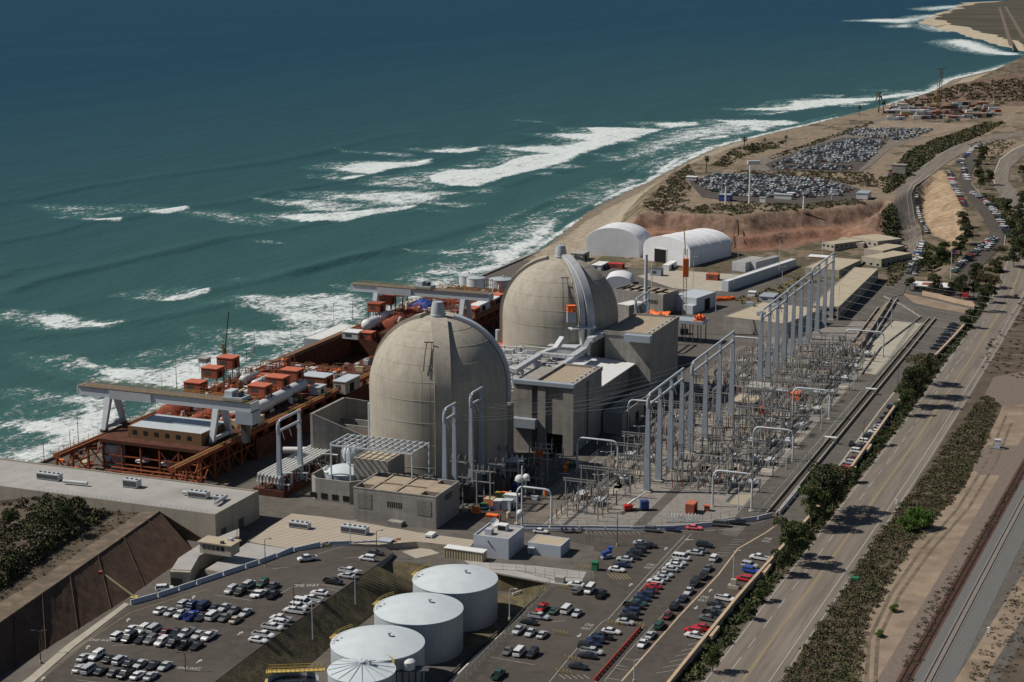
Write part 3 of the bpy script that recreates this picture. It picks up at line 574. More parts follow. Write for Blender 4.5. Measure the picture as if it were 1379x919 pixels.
# ================================================================== containment domes
DR, DS, DT = 24.8, 33.4, 58.2
def merid(mb, az, w, o0, o1, z0, z1, n=28, zc=0):
    """slab following the dome profile at compass azimuth az (world), half width w, between offsets o0 and o1, heights z0..z1"""
    pr = []
    if z0 < DS: pr.append((DR, z0, 1, 0)); pr.append((DR, DS, 1, 0))
    for i in range(n+1):
        a = math.pi/2*i/n; z = DS+DR*math.sin(a)
        if z >= max(z0, DS)-1e-3 and z <= z1+.01: pr.append((DR*math.cos(a), z, math.cos(a), math.sin(a)))
    c, s = math.cos(az), math.sin(az); rs = []
    for r, z, nr, nz in pr:
        q = []
        for o, ww in ((o0, -w), (o0, w), (o1, w), (o1, -w)):
            rr = r+nr*o; q.append((rr*c-ww*s, rr*s+ww*c, z+nz*o))
        rs.append(q)
    return mb.rings(rs)
def dome(lab, cx, cy, unit):
    t = thing('containment_dome', lab, 'dome', (cx, cy, 0), 0, 'reactor containment domes')
    prof = [(DR, 0)]+[(DR, z) for z in (8, 16, 25)]+[(DR*math.cos(R(90*i/26)), DS+DR*math.sin(R(90*i/26))) for i in range(26)]+[(.3, DT)]
    mb = MB().lathe((0, 0, 0), prof, 96); obj('shell', mb, 'dome_concrete', t, 40)
    # pour joints
    mb = MB()
    for z in (9, 17, 25, 33): mb.lathe((0, 0, 0), [(DR+.03, z-.12), (DR+.09, z-.06), (DR+.09, z+.06), (DR+.03, z+.12)], 96, False, False)
    for i in (14, 28, 43, 60): a = R(i); mb.lathe((0, 0, DS), [(DR*math.cos(a-.004)+.02, DR*math.sin(a-.004)), ((DR+.09)*math.cos(a), (DR+.09)*math.sin(a)), (DR*math.cos(a+.004)+.02, DR*math.sin(a+.004))], 96, False, False)
    obj('joint', mb, 'dome_concrete', t)
    b0 = R(-84) if unit == 2 else R(-68)
    for k in range(3):
        mb = MB(); merid(mb, b0+k*R(120), 2.9, -.5, 1.15, 0, DS+DR*.985); obj('buttress', mb, 'dome_concrete', t, 30)
    mb = MB().lathe((0, 0, DT-1), [(2.5, 0), (2.5, 2.0), (2.35, 4), (2.0, 5.6), (1.9, 6.2)], 28); c = obj('vent_cap', mb, 'tank_white', t, 30)
    mb = MB().lathe((0, 0, DT+.3), [(2.62, 0), (2.7, .1), (2.7, .5), (2.62, .6)], 28, False, False)
    obj('rim', mb, 'steel_grey', c)
    for j in range(8): a = j*math.pi/4; obj('baluster', MB().bar((1.7*math.cos(a), 1.7*math.sin(a), DT+5.1), (1.7*math.cos(a), 1.7*math.sin(a), DT+6.3), .1), 'steel_grey', c)
    if unit == 2:
        mb = MB(); merid(mb, R(-4), 1.7, .15, 1.3, DS-6, DT-.4); obj('stairway', mb, 'steel_grey', t, 30)
        azl, zl = R(-97), (43, 51.5)
    else:
        mb = MB(); merid(mb, R(-68)-.055, 1.15, 1.2, 1.9, 14, DT-.3); obj('duct', mb, 'duct_white', t, 30)
        mb = MB(); merid(mb, R(-68)+.085, 1.7, 1.2, 2.3, 26, DT-.3); obj('duct', mb, 'duct_white', t, 30)
        for da in (-.07, .035):
            a = R(-68)+da; mb = MB().cyl(((DR+2.6)*math.cos(a), (DR+2.6)*math.sin(a), 21), .8, 11.5, 14); obj('riser_pipe', mb, 'white_pipe', t, 30)
        a = R(-68); mb = MB(); mb.cbox(((DR+3)*math.cos(a-.08), (DR+3)*math.sin(a-.08), 33), (4, 11, .5), a); mb.cbox(((DR+4.8)*math.cos(a-.08), (DR+4.8)*math.sin(a-.08), 33.9), (.1, 11, .1), a)
        obj('platform', mb, 'steel_grey', t)
        azl, zl = R(-86), (41, 51.5)
    # hanging inspection ladder frame
    mb = MB()
    for s in (-1, 1):
        for o in (.6, 1.1):
            pts = []
            for i in range(9):
                z = zl[0]+(zl[1]-zl[0])*i/8; q = math.asin(min(1, (z-DS)/DR)); r = (DR+o+1.4*(i/8))*math.cos(q)
                aa = azl+s*1.2/24; pts.append((r*math.cos(aa), r*math.sin(aa), z+1.0*math.sin(q)))
            mb.tube(pts, .16, 5)
    z = zl[1]+1.2; r = (DR+1.5)*math.cos(math.asin(min(1, (zl[1]-DS)/DR)))+1
    a1_, a2_ = azl-.09, azl+.09; mb.bar((r*math.cos(a1_), r*math.sin(a1_), z), (r*math.cos(a2_), r*math.sin(a2_), z), .35)
    obj('ladder', mb, 'steel_dark', t)
    mb = MB()
    for s in (-1, 1):
        aa = azl+s*.055; mb.bar(((DR+.8)*math.cos(aa), (DR+.8)*math.sin(aa), zl[0]+1), ((DR+.5)*math.cos(aa), (DR+.5)*math.sin(aa), 16), .1)
    obj('cable', mb, 'steel_dark', t)
    return t
D2 = P(754, 525)
dome('large beige concrete reactor dome with a bare concrete rib, nearer of the two domes', OX, OY, 2)
dome('beige concrete reactor dome with grey ducts down its front, farther of the two domes', D2[0], D2[1], 3)
a = R(-82); r = 27
mb = MB(); mb.cbox((0, 0, 0), (3.0, 3.6, .3)); 
for x, y in ((-1.4, -1.7), (1.4, -1.7), (1.4, 1.7), (-1.4, 1.7)): mb.bar((x, y, .15), (x, y, 2.4), .12)
mb.cbox((0, -1.75, 1.3), (3, .08, 1.1)); mb.cbox((1.45, 0, 1.3), (.08, 3.5, 1.1)); mb.cbox((-1.45, 0, 1.3), (.08, 3.5, 1.1)); mb.cbox((0, 0, 2.5), (3, 3.6, .15))
b = thing('work_basket', 'bright orange work basket hanging on the front of the farther dome', 'work basket', (D2[0]+r*math.cos(a), D2[1]+r*math.sin(a), 40), a)
obj('cage', mb, 'orange', b); obj('skirt', MB().box(-1.5, 1.5, -1.8, 1.8, -4.5, -.16), 'blue_tarp' if 0 else 'steel_blue', b)
sr = random.Random(11)
# ================================================================== concrete buildings and tanks
def shell(t, w, d, h, wall, roof, para=.7, th=.4, z0=0):
    x, y = w/2, d/2
    mb = MB(); mb.box(-x, x, -y, -y+th, z0, h); mb.box(-x, x, y-th, y, z0, h); mb.box(-x, -x+th, -y+th, y-th, z0, h); mb.box(x-th, x, -y+th, y-th, z0, h)
    obj('wall', mb, wall, t); r = obj('roof', MB().box(-x+th, x-th, -y+th, y-th, z0, h-para), roof, t); return r
def corners(Ap, Bp, Cp, z):
    ua_, va_ = G(*Ap, z); ub, vb = G(*Bp, z); uc, vc_ = G(*Cp, z); return (ua_+ub)/2, uc, va_, (vb+vc_)/2
def bld(name, label, cat, c, z1, z0=0, wall='concrete', roof='roof_grey', para=.7, group=None, shellit=True):
    u0, u1, v0, v1 = c; w, d = v1-v0, u1-u0
    t = gthing(name, label, cat, (u0+u1)/2, (v0+v1)/2, z0, group)
    r = shell(t, w, d, z1-z0, wall, roof, para) if shellit else None
    return t, w, d, z1-z0, r
# --- generator hall
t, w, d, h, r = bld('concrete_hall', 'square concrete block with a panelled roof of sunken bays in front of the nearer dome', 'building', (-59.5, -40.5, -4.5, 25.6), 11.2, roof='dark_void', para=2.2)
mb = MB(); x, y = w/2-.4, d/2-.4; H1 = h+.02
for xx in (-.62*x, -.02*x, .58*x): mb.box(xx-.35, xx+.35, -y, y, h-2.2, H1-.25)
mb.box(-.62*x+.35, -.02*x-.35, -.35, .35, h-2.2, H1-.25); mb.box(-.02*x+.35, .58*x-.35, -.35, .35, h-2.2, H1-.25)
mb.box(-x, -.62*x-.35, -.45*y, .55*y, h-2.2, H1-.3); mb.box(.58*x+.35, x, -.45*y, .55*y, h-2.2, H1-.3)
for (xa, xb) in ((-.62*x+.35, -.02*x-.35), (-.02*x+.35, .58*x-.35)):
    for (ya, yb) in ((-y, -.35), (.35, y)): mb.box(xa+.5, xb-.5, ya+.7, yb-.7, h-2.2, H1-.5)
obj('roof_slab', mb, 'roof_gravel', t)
for sx in (-1, 1):
    L_ = obj('louvre', MB().box(sx*w*.36-2.6, sx*w*.36+2.6, -d/2-.06, -d/2-.003, 4.2, 9.3), 'steel_dark', t)
    mb = MB(); [mb.box(sx*w*.36-2.5, sx*w*.36+2.5, -d/2-.12, -d/2-.065, 4.3+.42*k, 4.55+.42*k) for k in range(12)]; obj('slat', mb, 'concrete', L_)
mb = MB(); [mb.box(-2.6+k*.8, -2.15+k*.8, -d/2-.05, -d/2-.003, 5.6, 7.6) for k in range(7)]; obj('slot_window', mb, 'dark_void', t)
obj('stoop', MB().box(-1.5, 3.5, -d/2-2.4, -d/2-.003, 0, 1.6), 'concrete', t)
obj('louvre', MB().box(w/2+.003, w/2+.06, -2.5, 3.5, 7.6, 9.6), 'steel_dark', t)
mb = MB().box(-w/2-.1, w/2+.1, -d/2-.1, -d/2-.003, h-.35, h+.02); obj('cornice', mb, 'concrete', t)
# --- plain block behind it
t, w, d, h, r = bld('concrete_block', 'plain concrete block with a flat cream roof behind the panelled roof building', 'building', (-40.2, -27, -14.2, -1), 15, roof='beige_roof', para=.25)
obj('rooftop_pipe', MB().tube([(1, 2, h), (1, 2, h+.5), (4, 2, h+.5)], .12, 6), 'steel_grey', t)
# --- tank inside its concrete enclosure
t = gthing('tank_enclosure', 'octagonal concrete enclosure wall around a white domed tank', 'enclosure', -37, -19.5)
def octo(x, y, c): return [(-x+c, -y), (x-c, -y), (x, -y+c), (x, y-c), (x-c, y), (-x+c, y), (-x, y-c), (-x, -y+c)]
o8, i8 = octo(10.2, 9, 3.6), octo(9.6, 8.4, 3.4); mb = MB()
for k in range(8):
    a_, b_, c_, d_ = o8[k], o8[(k+1) % 8], i8[(k+1) % 8], i8[k]; mb.add([(p[0], p[1], z) for z in (0, 8) for p in (a_, b_, c_, d_)], [(0, 1, 5, 4), (2, 3, 7, 6), (4, 5, 6, 7), (1, 2, 6, 5), (3, 0, 4, 7)])
obj('wall', mb, 'concrete', t)
for k in range(5): obj('hatch', MB().box(-8.6+k*4.2, -6.2+k*4.2, -9.12, -9.003, 1.0, 2.9), 'dark_void', t)
def tank(name, label, cat, loc, r, h, roofrise, wall='tank_white', roof='tank_roof', group=None, n=48, rail=True, straight=False, za=R(160)):
    t = thing(name, label, cat, loc, 0, group)
    obj('shell', MB().lathe((0, 0, 0), [(r, 0), (r, h)], n, True, False), wall, t, 40)
    pr = [(r+.12, h-.15), (r+.14, h+.12)]+[(r*math.cos(R(90*i/8)) if not straight else r*(1-i/8), h+.13+roofrise*(math.sin(R(90*i/8)) if not straight else i/8)) for i in range(1, 8)]+[(.05, h+.13+roofrise)]
    if not straight: pr = [(r+.12, h-.15), (r+.14, h+.12)]+[(r*(1-i/9), h+.13+roofrise*(1-(1-i/9)**2)) for i in range(1, 9)]+[(.05, h+.13+roofrise)]
    ro = obj('roof', MB().lathe((0, 0, 0), pr, n, False, True), roof, t, 25)
    mb = MB().lathe((r*.25, 0, h+roofrise*.93), [(.35, 0), (.35, .9), (.6, .95), (.6, 1.2)], 10); obj('vent', mb, 'steel_grey', ro)
    if rail:
        mb = MB(); ang = [za+R(x) for x in range(-32, 33, 6)]
        for zz in (.6, 1.1): mb.tube([((r-.1)*math.cos(q), (r-.1)*math.sin(q), h+.3+zz) for q in ang], .06, 5)
        for q in ang[::2]: mb.bar(((r-.1)*math.cos(q), (r-.1)*math.sin(q), h+.2), ((r-.1)*math.cos(q), (r-.1)*math.sin(q), h+1.45), .09)
        for dr in (.25,): mb.cbox(((r+.5)*math.cos(za), (r+.5)*math.sin(za), h+.1), (1.2, 3, .12), za)
        obj('railing', mb, 'yellow', t)
        mb = MB(); q = za+R(20)
        mb.lathe(((r-1.6)*math.cos(q), (r-1.6)*math.sin(q), h+.3), [(.45, 0), (.45, .7)], 10); mb.lathe(((r-2.6)*math.cos(q-.1), (r-2.6)*math.sin(q-.1), h+.4), [(.3, 0), (.3, .8)], 8); obj('hatch', mb, 'steel_grey', t)
    return t
tank('storage_tank', 'white domed tank standing inside the octagonal concrete enclosure', 'tank', W(-36.5, -19.8), 6.9, 8.8, 1.9, rail=False)
ring = MB().tube([(7.0*math.cos(R(a)), 7.0*math.sin(R(a)), 9.3) for a in range(150, 230, 8)], .35, 8); one('vent_pipe', ring, 'white_pipe', 'curved white pipe hugging the left side of the enclosed tank', 'pipe', W(-36.5, -19.8), 0, smooth=40)
t = gthing('horizontal_vessel', 'white banded round vessel under the open steel frame', 'tank', -23.5, -22.5, 4.5); t.scale = (.85, .85, 1)
obj('shell', MB().lathe((0, 0, 3), [(5.2, 0), (5.2, 4.6), (4.5, 6.2), (2.6, 7.2), (.1, 7.5)], 32), 'tank_white', t, 40)
for k in range(6):
    mb = MB(); a0 = R(200+k*26); mb.tube([(5.25*math.cos(a0), 5.25*math.sin(a0), 3), (5.25*math.cos(a0), 5.25*math.sin(a0), 7.6), (4.6*math.cos(a0), 4.6*math.sin(a0), 9.2), (2.6*math.cos(a0), 2.6*math.sin(a0), 10.3)], .22, 6); obj('strap', mb, 'steel_blue', t)
# --- open steel frame
t = gthing('steel_frame', 'open grey steel frame roof over equipment beside the nearer dome', 'frame', -36.5, -5.8, 0)
mb = MB()
for k in range(14): x = -15.5+k*31/13; mb.bar((x, -7, 20), (x, 7, 20), .35, .45)
obj('rafter', mb, 'steel_grey', t)
for y in (-7, -2.3, 2.3, 7): obj('beam', MB().bar((-15.5, y, 19.6), (15.5, y, 19.6), .4, .5), 'steel_grey', t)
for x in (-15.3, -8, 15.3):
    for y in (-6.9, 6.9): obj('column', MB().bar((x, y, 0), (x, y, 19.4), .45), 'steel_grey', t)
# --- warehouse on the left
t, w, d, h, r = bld('warehouse', 'wide grey flat roofed warehouse at the left edge under the bluff', 'building', (-98, -70.4, -150, -34.2), 9.6, wall='beige_wall', roof='roof_grey', para=.5)
def hvac(px, py, z, w, d, h, label, group='rooftop air units', kind=0):
    X = P(px, py, z); t = thing('air_unit', label, 'air conditioner', X, -A, group)
    obj('casing', MB().box(-w/2, w/2, -d/2, d/2, .3, h), 'steel_grey', t)
    n = max(1, int(w/1.6))
    for k in range(n): obj('fan', MB().lathe((-w/2+(k+.5)*w/n, 0, h), [(.5, 0), (.5, .25)], 10), 'steel_dark', t)
    obj('grille', MB().box(-w/2+.2, w/2-.2, -d/2-.05, -d/2-.003, .6, h-.4), 'steel_dark', t)
    [obj('skid', MB().box(x-.1, x+.1, -d/2, d/2, 0, .3), 'steel_dark', t) for x in (-w/2+.3, w/2-.3)]
    return t
hvac(67, 646, 9.1, 9, 2.6, 2.4, 'long air unit with pale ducting at the far left of the warehouse roof')
hvac(178, 656, 9.1, 5.5, 3, 2.8, 'dark cluster of air units in the middle of the warehouse roof')
hvac(268, 670, 9.1, 7, 2.8, 2.2, 'air unit beside pale ducts near the right end of the warehouse roof')
hvac(296, 674, 9.1, 4, 1.6, 1.5, 'pale low duct box at the right corner of the warehouse roof')
for k, (x0, y0, x1, y1, lb) in enumerate(((85, 648, 118, 651, 'white duct beside the far left air unit on the warehouse roof'), (262, 664, 246, 663, 'short white duct between air units on the warehouse roof'), (305, 668, 290, 678, 'white duct bending near the right corner of the warehouse roof'))):
    mb = MB().tube([P(x0, y0, 10.2), P(x1, y1, 10.2)], .6, 10); one('roof_duct', mb, 'duct_white', lb, 'duct', group='ducts on the warehouse roof', smooth=40)
mb = MB()
for k in range(40):
    x = -w/2+48+k*1.9
    if x < w/2-2: mb.bar((x, -d/2+.2, h), (x, -d/2+.2, h+1.1), .07)
for z in (.55, 1.1): mb.bar((-w/2+46, -d/2+.2, h+z), (w/2-1, -d/2+.2, h+z), .06)
obj('railing', mb, 'steel_grey', t)
for yy in (-9, 2): obj('door', MB().box(w/2+.003, w/2+.08, yy-1.6, yy+1.6, 0, 3.6), 'steel_dark', t)
# --- bluff at the left with its gunite face
def resl(pts, n): 
    o = []
    for i in range(len(pts)-1):
        for k in range(n): o.append(Vector(pts[i]).lerp(Vector(pts[i+1]), k/n))
    return o+[Vector(pts[-1])]
ctop = [(215, 689), (150, 735), (75, 787), (0, 839), (-120, 922)]; ctoe = [(262, 742), (215, 775), (172, 810), (85, 865), (0, 915), (-140, 1000)]
ct = resl([P(x, y, 9.4) for x, y in ctop], 30); ce = [Vector(P(x, y, -.02)) for x, y in [(262, 743), (172, 806), (82, 862), (0, 912), (-140, 998)]]; ce = resl(ce, 30)
mb = MB(); rows = [[a_.lerp(b_, k/6)+Vector((rnd.uniform(-.12, .12), 0, 0)) for a_, b_ in zip(ct, ce)] for k in range(7)]
for i in range(6): mb.strip(rows[i], rows[i+1])
o = tag(obj('retaining_slope', mb, 'brown_gunite', None, 30), kind='structure')
for i in range(8, len(ct), 15): obj('slope_seam', MB().bar(ct[i]+Vector((.15, 0, 0)), ce[i]+Vector((.15, 0, 0)), .22, .3), 'brown_gunite', o)
mb = MB(); mb.strip([p+Vector((-1.2, .6, .25)) for p in ct], [p+Vector((.1, 0, .25)) for p in ct]); mb.strip([p+Vector((.1, 0, .25)) for p in ct], [p+Vector((.1, 0, -.3)) for p in ct]); struct('slope_kerb', mb, 'bluff_tan')
def ll(pts, z, n=30): return resl([P(x, y, z) for x, y in pts], n)
g1 = ll([(190, 690), (130, 728), (60, 775), (0, 812), (-140, 900)], 9.4); e1 = ll([(150, 688), (100, 722), (50, 757), (0, 792), (-140, 880)], 10.2)
e2 = ll([(112, 683), (70, 712), (30, 742), (-5, 765), (-140, 845)], 14); e3 = ll([(105, 672), (50, 690), (0, 715), (-60, 740), (-160, 790)], 15); e4 = ll([(60, 668), (20, 676), (-30, 690), (-100, 700), (-220, 730)], 14)
mb = MB(); mb.strip(g1, ct); struct('bluff_path', mb, 'bluff_tan')
mb = MB(); mb.strip(e1, g1); mb.strip(e2, e1); mb.strip(e3, e2); mb.strip(e4, e3); e5 = ll([(60, 690), (-10, 700), (-60, 705), (-140, 715), (-260, 750)], 7); mb.strip(e5, e4); struct('bluff', mb, 'scrub_soil')
mb = MB(); mb.strip([Vector(P(215, 689, 9.4)), Vector(P(190, 690, 9.4)), Vector(P(150, 688, 10.2)), Vector(P(112, 683, 14)), Vector(P(60, 668, 14))], [Vector(W(-99, -36)), Vector(W(-99, -60)), Vector(W(-99, -70)), Vector(W(-99, -90)), Vector(W(-99, -140))]); struct('bluff', mb, 'scrub_soil')
# low wall step on the bluff
mb = MB(); pl = ll([(112, 684), (60, 722), (0, 765), (-100, 832)], 12, 6)
for a_, b_ in zip(pl[:-1], pl[1:]): mb.bar(a_, b_, .5, 2.5)
one('bluff_wall', mb, 'wall_tan', 'low tan wall stepping along the planted bluff at the left', 'wall')
# --- low annex and lookout room beside the slope
t = gthing('annex', 'long low beige annex with a rounded white edge below the brown slope', 'building', 0, 0); t.location = (0, 0, 0); t.rotation_euler = (0, 0, 0)
zt = 4.2; an = [P(x, y, zt)[:2] for x, y in ((229, 770), (256, 771), (268, 750), (322, 722), (322, 712), (268, 734), (240, 752))]
obj('wall', MB().prism(an, 0, zt), 'beige_wall', t); cx_ = sum(p[0] for p in an)/7; cy_ = sum(p[1] for p in an)/7
obj('roof', MB().prism([(cx_+(p[0]-cx_)*.93, cy_+(p[1]-cy_)*.93) for p in an], zt+.003, zt+.25), 'roof_grey', t)
a_, b_ = Vector(P(231, 791, .0)), Vector(P(246, 793, .0)); obj('door', MB().bar(a_+Vector((0, -.15, 1.6)), b_+Vector((0, -.15, 1.6)), .1, 3.0), 'dark_void', t)
t = gthing('lookout_room', 'small cream room with a band of dark windows on the annex roof', 'building', *G(296, 745, zt), zt+.26)
obj('wall', MB().box(-5.5, 5.5, -2.6, 2.6, 0, 3.4), 'beige_wall', t); ro = obj('roof', MB().box(-6, 6, -3.1, 3.1, 3.4, 3.75), 'beige_roof', t)
obj('vent', MB().box(1.8, 2.8, -2.6, -1.6, 3.75, 4.5), 'steel_dark', ro); obj('vent', MB().box(2.6, 3.8, .6, 1.8, 3.75, 4.6), 'steel_grey', ro)
for k in range(5): obj('window', MB().box(-4.4+k*1.6, -3.2+k*1.6, -2.68, -2.603, 1.5, 2.8), 'glass_dark', t)
hvac(279, 741, zt+.26, 2.6, 1.6, 1.3, 'small air unit on the curved annex roof by the cream room')
# --- low wide roofs: grey part and ribbed tan part
zt = 2.0
t = thing('low_roof_building', 'low building with a bare pale grey flat roof beside the white barriers', 'building', (0, 0, 0))
gp = [P(x, y, zt)[:2] for x, y in ((276, 767), (301, 771), (345, 757), (395, 741), (359, 735), (333, 731), (318, 741))]
obj('wall', MB().prism(gp, 0, zt), 'beige_wall', t); obj('roof', MB().prism([(p[0]*.97+np.mean([q[0] for q in gp])*.03, p[1]*.97+np.mean([q[1] for q in gp])*.03) for p in gp], zt+.003, zt+.1), 'roof_grey', t)
tr = thing('ribbed_roof_building', 'low building with a wide tan ribbed metal roof in front of the panelled roof block', 'building', (0, 0, 0))
rp = [P(x, y, zt)[:2] for x, y in ((336, 730), (362, 711), (393, 692), (430, 696), (475, 702), (560, 717), (640, 728), (633, 737), (560, 730), (510, 734), (437, 732), (395, 741))]
obj('wall', MB().prism(rp, 0, zt-.15), 'beige_wall', tr)
# roof sheet in grid-aligned object space so its ribs follow the site
q = obj('roof', MB().prism([(UV(*p)[1], UV(*p)[0]) for p in rp], 0, .25), 'tan_ribbed', tr); q.location = W(0, 0, zt-.14); q.rotation_euler = (0, 0, -A)
hvac(404, 711, zt+.1, 7, 2.4, 2, 'long grey air unit on the ribbed tan roof, left one of the pair', 'air units on the ribbed roof')
hvac(478, 718, zt+.1, 9, 2.8, 2.4, 'long grey air unit on the ribbed tan roof, right one of the pair', 'air units on the ribbed roof')
# --- white building, small lilac building, shed, generator
t, w, d, h, r = bld('white_building', 'white boxy building with a satellite dish and vents on its roof', 'building', (-78.2, -65, 46.8, 58.6), 6.8, wall='blue_white', roof='roof_grey', para=.5)
obj('vent_housing', MB().box(-3.2, -1.0, -4, -1.8, h-.49, h+1.3), 'blue_white', r); v = obj('vent_housing', MB().box(-1, 2.0, 1.0, 3.6, h-.49, h+1.5), 'white_paint', r); obj('grille', MB().box(-.8, 1.8, .93, .997, h-.2, h+1.2), 'dark_void', v)
obj('downpipe', MB().tube([(-1, -d/2-.15, h-1.5), (.8, -d/2-.15, h-3.6)], .18, 6), 'steel_dark', t)
obj('door', MB().box(w/2+.003, w/2+.06, 1, 2.2, 0, 2.3), 'blue_white', t)
t = gthing('satellite_dish', 'white satellite dish on the roof of the white building', 'satellite dish', -67, 49.5, 6.3)
obj('reflector', MB().lathe((0, 0, 0), [(.1, 0), (.8, .15), (1.3, .45), (1.35, .5), (.8, .22), (.1, .08)], 20), 'white_paint', t, 40).rotation_euler = (R(65), 0, R(20)); t.children[0].location = (0, -.3, 1.6)
obj('mast', MB().cyl((0, 0, 0), .1, 1.6, 8), 'steel_grey', t)
t, w, d, h, r = bld('small_building', 'small lilac walled building with a plain tan roof beside the white building', 'building', (-70.5, -62, 62, 73), 3.8, wall='blue_white', roof='beige_roof', para=.1)
obj('door', MB().box(-4.6, -3.5, -d/2-.07, -d/2-.003, 0, 2.2), 'steel_blue', t); obj('awning', MB().box(-5.2, -3, -d/2-1.2, -d/2-.003, 2.3, 2.42), 'blue_white', t)
one('planter_box', MB().box(-1, 1, -.6, .6, 0, .9).box(-1.1, 1.1, -.7, .7, .9, 1.0), 'wall_tan', 'small orange brown box in front of the lilac building', 'box', W(*G(729, 747)), -A)
t = gthing('shed', 'long cream ribbed shed with a white roof behind the farthest white tank', 'shed', *G(627, 752)); 
obj('wall', MB().box(-6.5, 6.5, -1.6, 1.6, 0, 3), 'tan_metal', t); obj('roof', MB().box(-6.7, 6.7, -1.8, 1.8, 3, 3.2), 'white_paint', t)
mb = MB(); [mb.box(-6.3+k*.9, -6.15+k*.9, -1.68, -1.603, 0, 3) for k in range(15)]; obj('rib', mb, 'steel_dark', t)
t = gthing('generator', 'white boxy generator on a dark base beside the car park corner', 'generator', *G(580, 731))
obj('casing', MB().box(-1.2, 1.2, -1.9, 1.9, .8, 3.2), 'white_paint', t); obj('base', MB().box(-1.3, 1.3, -2, 2, 0, .8), 'steel_dark', t); obj('grille', MB().box(-.9, .9, -1.96, -1.903, 1.3, 2.6), 'steel_dark', t)
one('kiosk', MB().box(-2, 2, -1.6, 1.6, 0, 2.6).box(-2.2, 2.2, -1.8, 1.8, 2.6, 2.8), 'blue_white', 'pale guard kiosk at the upper end of the left car park', 'kiosk', W(*G(520, 738)), -A)
for k, (x, y, n_) in enumerate(((531, 738, 'left'), (536.5, 735, 'right'))):
    t = gthing('portable_toilet', 'red portable toilet by the pale kiosk, %s one of the two' % n_, 'portable toilet', *G(x, y), 0, 'red portable toilets')
    obj('cabin', MB().box(-.6, .6, -.6, .6, 0, 2.1), 'red_roof', t); obj('roof', MB().box(-.65, .65, -.65, .65, 2.1, 2.35), 'red_oxide', t); obj('door', MB().box(-.4, .4, -.65, -.603, .1, 1.95), 'red_oxide', t)
# --- the row of big white tanks in the basin
tl = ['farthest of the three big white domed tanks in the fenced basin', 'middle one of the three big white domed tanks in the fenced basin', 'nearest of the three big white domed tanks in the fenced basin']
for k, (x, y) in enumerate(((613, 779), (563.7, 819), (508.5, 865))):
    X = P(x, y, 6.9); tank('storage_tank', tl[k], 'tank', (X[0], X[1], -5), 12.3, 11.7, 1.9, group='big white domed storage tanks', n=72)
X = P(487, 902, 6); t = tank('storage_tank', 'small ribbed white tank with a yellow railing at the bottom edge', 'tank', (X[0], X[1], -5), 8.6, 11, 1.6, rail=False, straight=True)
mb = MB()
for k in range(16): q = k*math.pi/8+.1; mb.bar((.8*math.cos(q), .8*math.sin(q), 12.75), (8.5*math.cos(q), 8.5*math.sin(q), 11.22), .09, .12)
obj('roof_rib', mb, 'steel_blue', t); obj('vent_ring', MB().lathe((0, 0, 12.7), [(.7, 0), (.7, .5)], 12), 'steel_grey', t)
mb = MB(); an_ = [R(x) for x in range(20, 112, 6)]
for zz in (.5, .9, 1.4): mb.tube([(8.7*math.cos(q), 8.7*math.sin(q), 11+zz) for q in an_], .09, 5)
for q in an_: mb.bar((8.7*math.cos(q), 8.7*math.sin(q), 11), (8.7*math.cos(q), 8.7*math.sin(q), 12.4), .12)
obj('railing', mb, 'yellow', t)
X = P(395, 915, 3); t = thing('open_tank', 'dark open topped tank with a yellow walkway at the bottom edge', 'tank', (X[0], X[1], -5))
obj('shell', MB().lathe((0, 0, 0), [(6.5, 0), (6.5, 8)], 40, True, False), 'tank_white', t, 40); obj('cover', MB().lathe((0, 0, 6.5), [(6.4, 0), (.1, .6)], 40), 'glass_dark', t, 40)
mb = MB(); mb.cbox((0, 4.6, 8.4), (15, 2.2, .2), R(6)); mb.cbox((-6.9, 0, 7), (1, 5, .2))
for k in range(13):
    for yy in (3.7, 5.8): mb.bar((-7+k*1.17, yy+(-7+k*1.17)*.1, 8.4), (-7+k*1.17, yy+(-7+k*1.17)*.1, 9.7), .12)
for yy in (3.7, 5.8):
    for zz in (9.1, 9.7): mb.bar((-7, yy-.7, zz), (7, yy+.7, zz), .1)
obj('walkway', mb, 'yellow', t)
X = P(550, 893, 5); t = thing('small_tank', 'small white round tank on a dark post rack beside the ribbed tank', 'tank', (X[0], X[1], -5))
obj('drum', MB().lathe((0, 0, 8.5), [(1.7, 0), (1.75, 2), (1.2, 2.5), (.1, 2.7)], 24), 'white_paint', t, 35)
for k in range(12): obj('post', MB().bar((-3+k % 6*1.6, -1.5+k//6*3, 0), (-3+k % 6*1.6, -1.5+k//6*3, 8.3), .3), 'steel_dark', t)
obj('rack_top', MB().box(-3.3, 5.3, -1.8, 1.8, 8.3, 8.5), 'steel_dark', t)
# pipes and paths in the basin
for k, (pa, m, lb) in enumerate((([(745, 795), (720, 818), (690, 842), (640, 885), (600, 925)], 'white_pipe', 'long pale pipe along the right side of the tank basin'), ([(735, 795), (712, 815), (680, 842), (630, 885), (590, 925)], 'steel_dark', 'long dark pipe along the right side of the tank basin'), ([(616, 841), (650, 845)], 'white_pipe', 'short white pipe leading off the middle big tank'), ([(690, 800), (705, 795), (722, 797)], 'white_pipe', 'white pipe bend at the top corner of the tank basin'))):
    one('pipe', MB().tube([P(x, y, -4.4) for x, y in pa], .28, 8), m, lb, 'pipe', group='pipes in the tank basin', smooth=40)
mb = MB()
for l in ([(575, 800), (620, 800), (700, 800), (735, 805), (660, 870), (640, 880), (600, 860), (640, 830)],): mb.sheet([P(x, y, -4.9)[:2] for x, y in l], -4.98)
struct('basin_grass', mb, 'dry_grass')
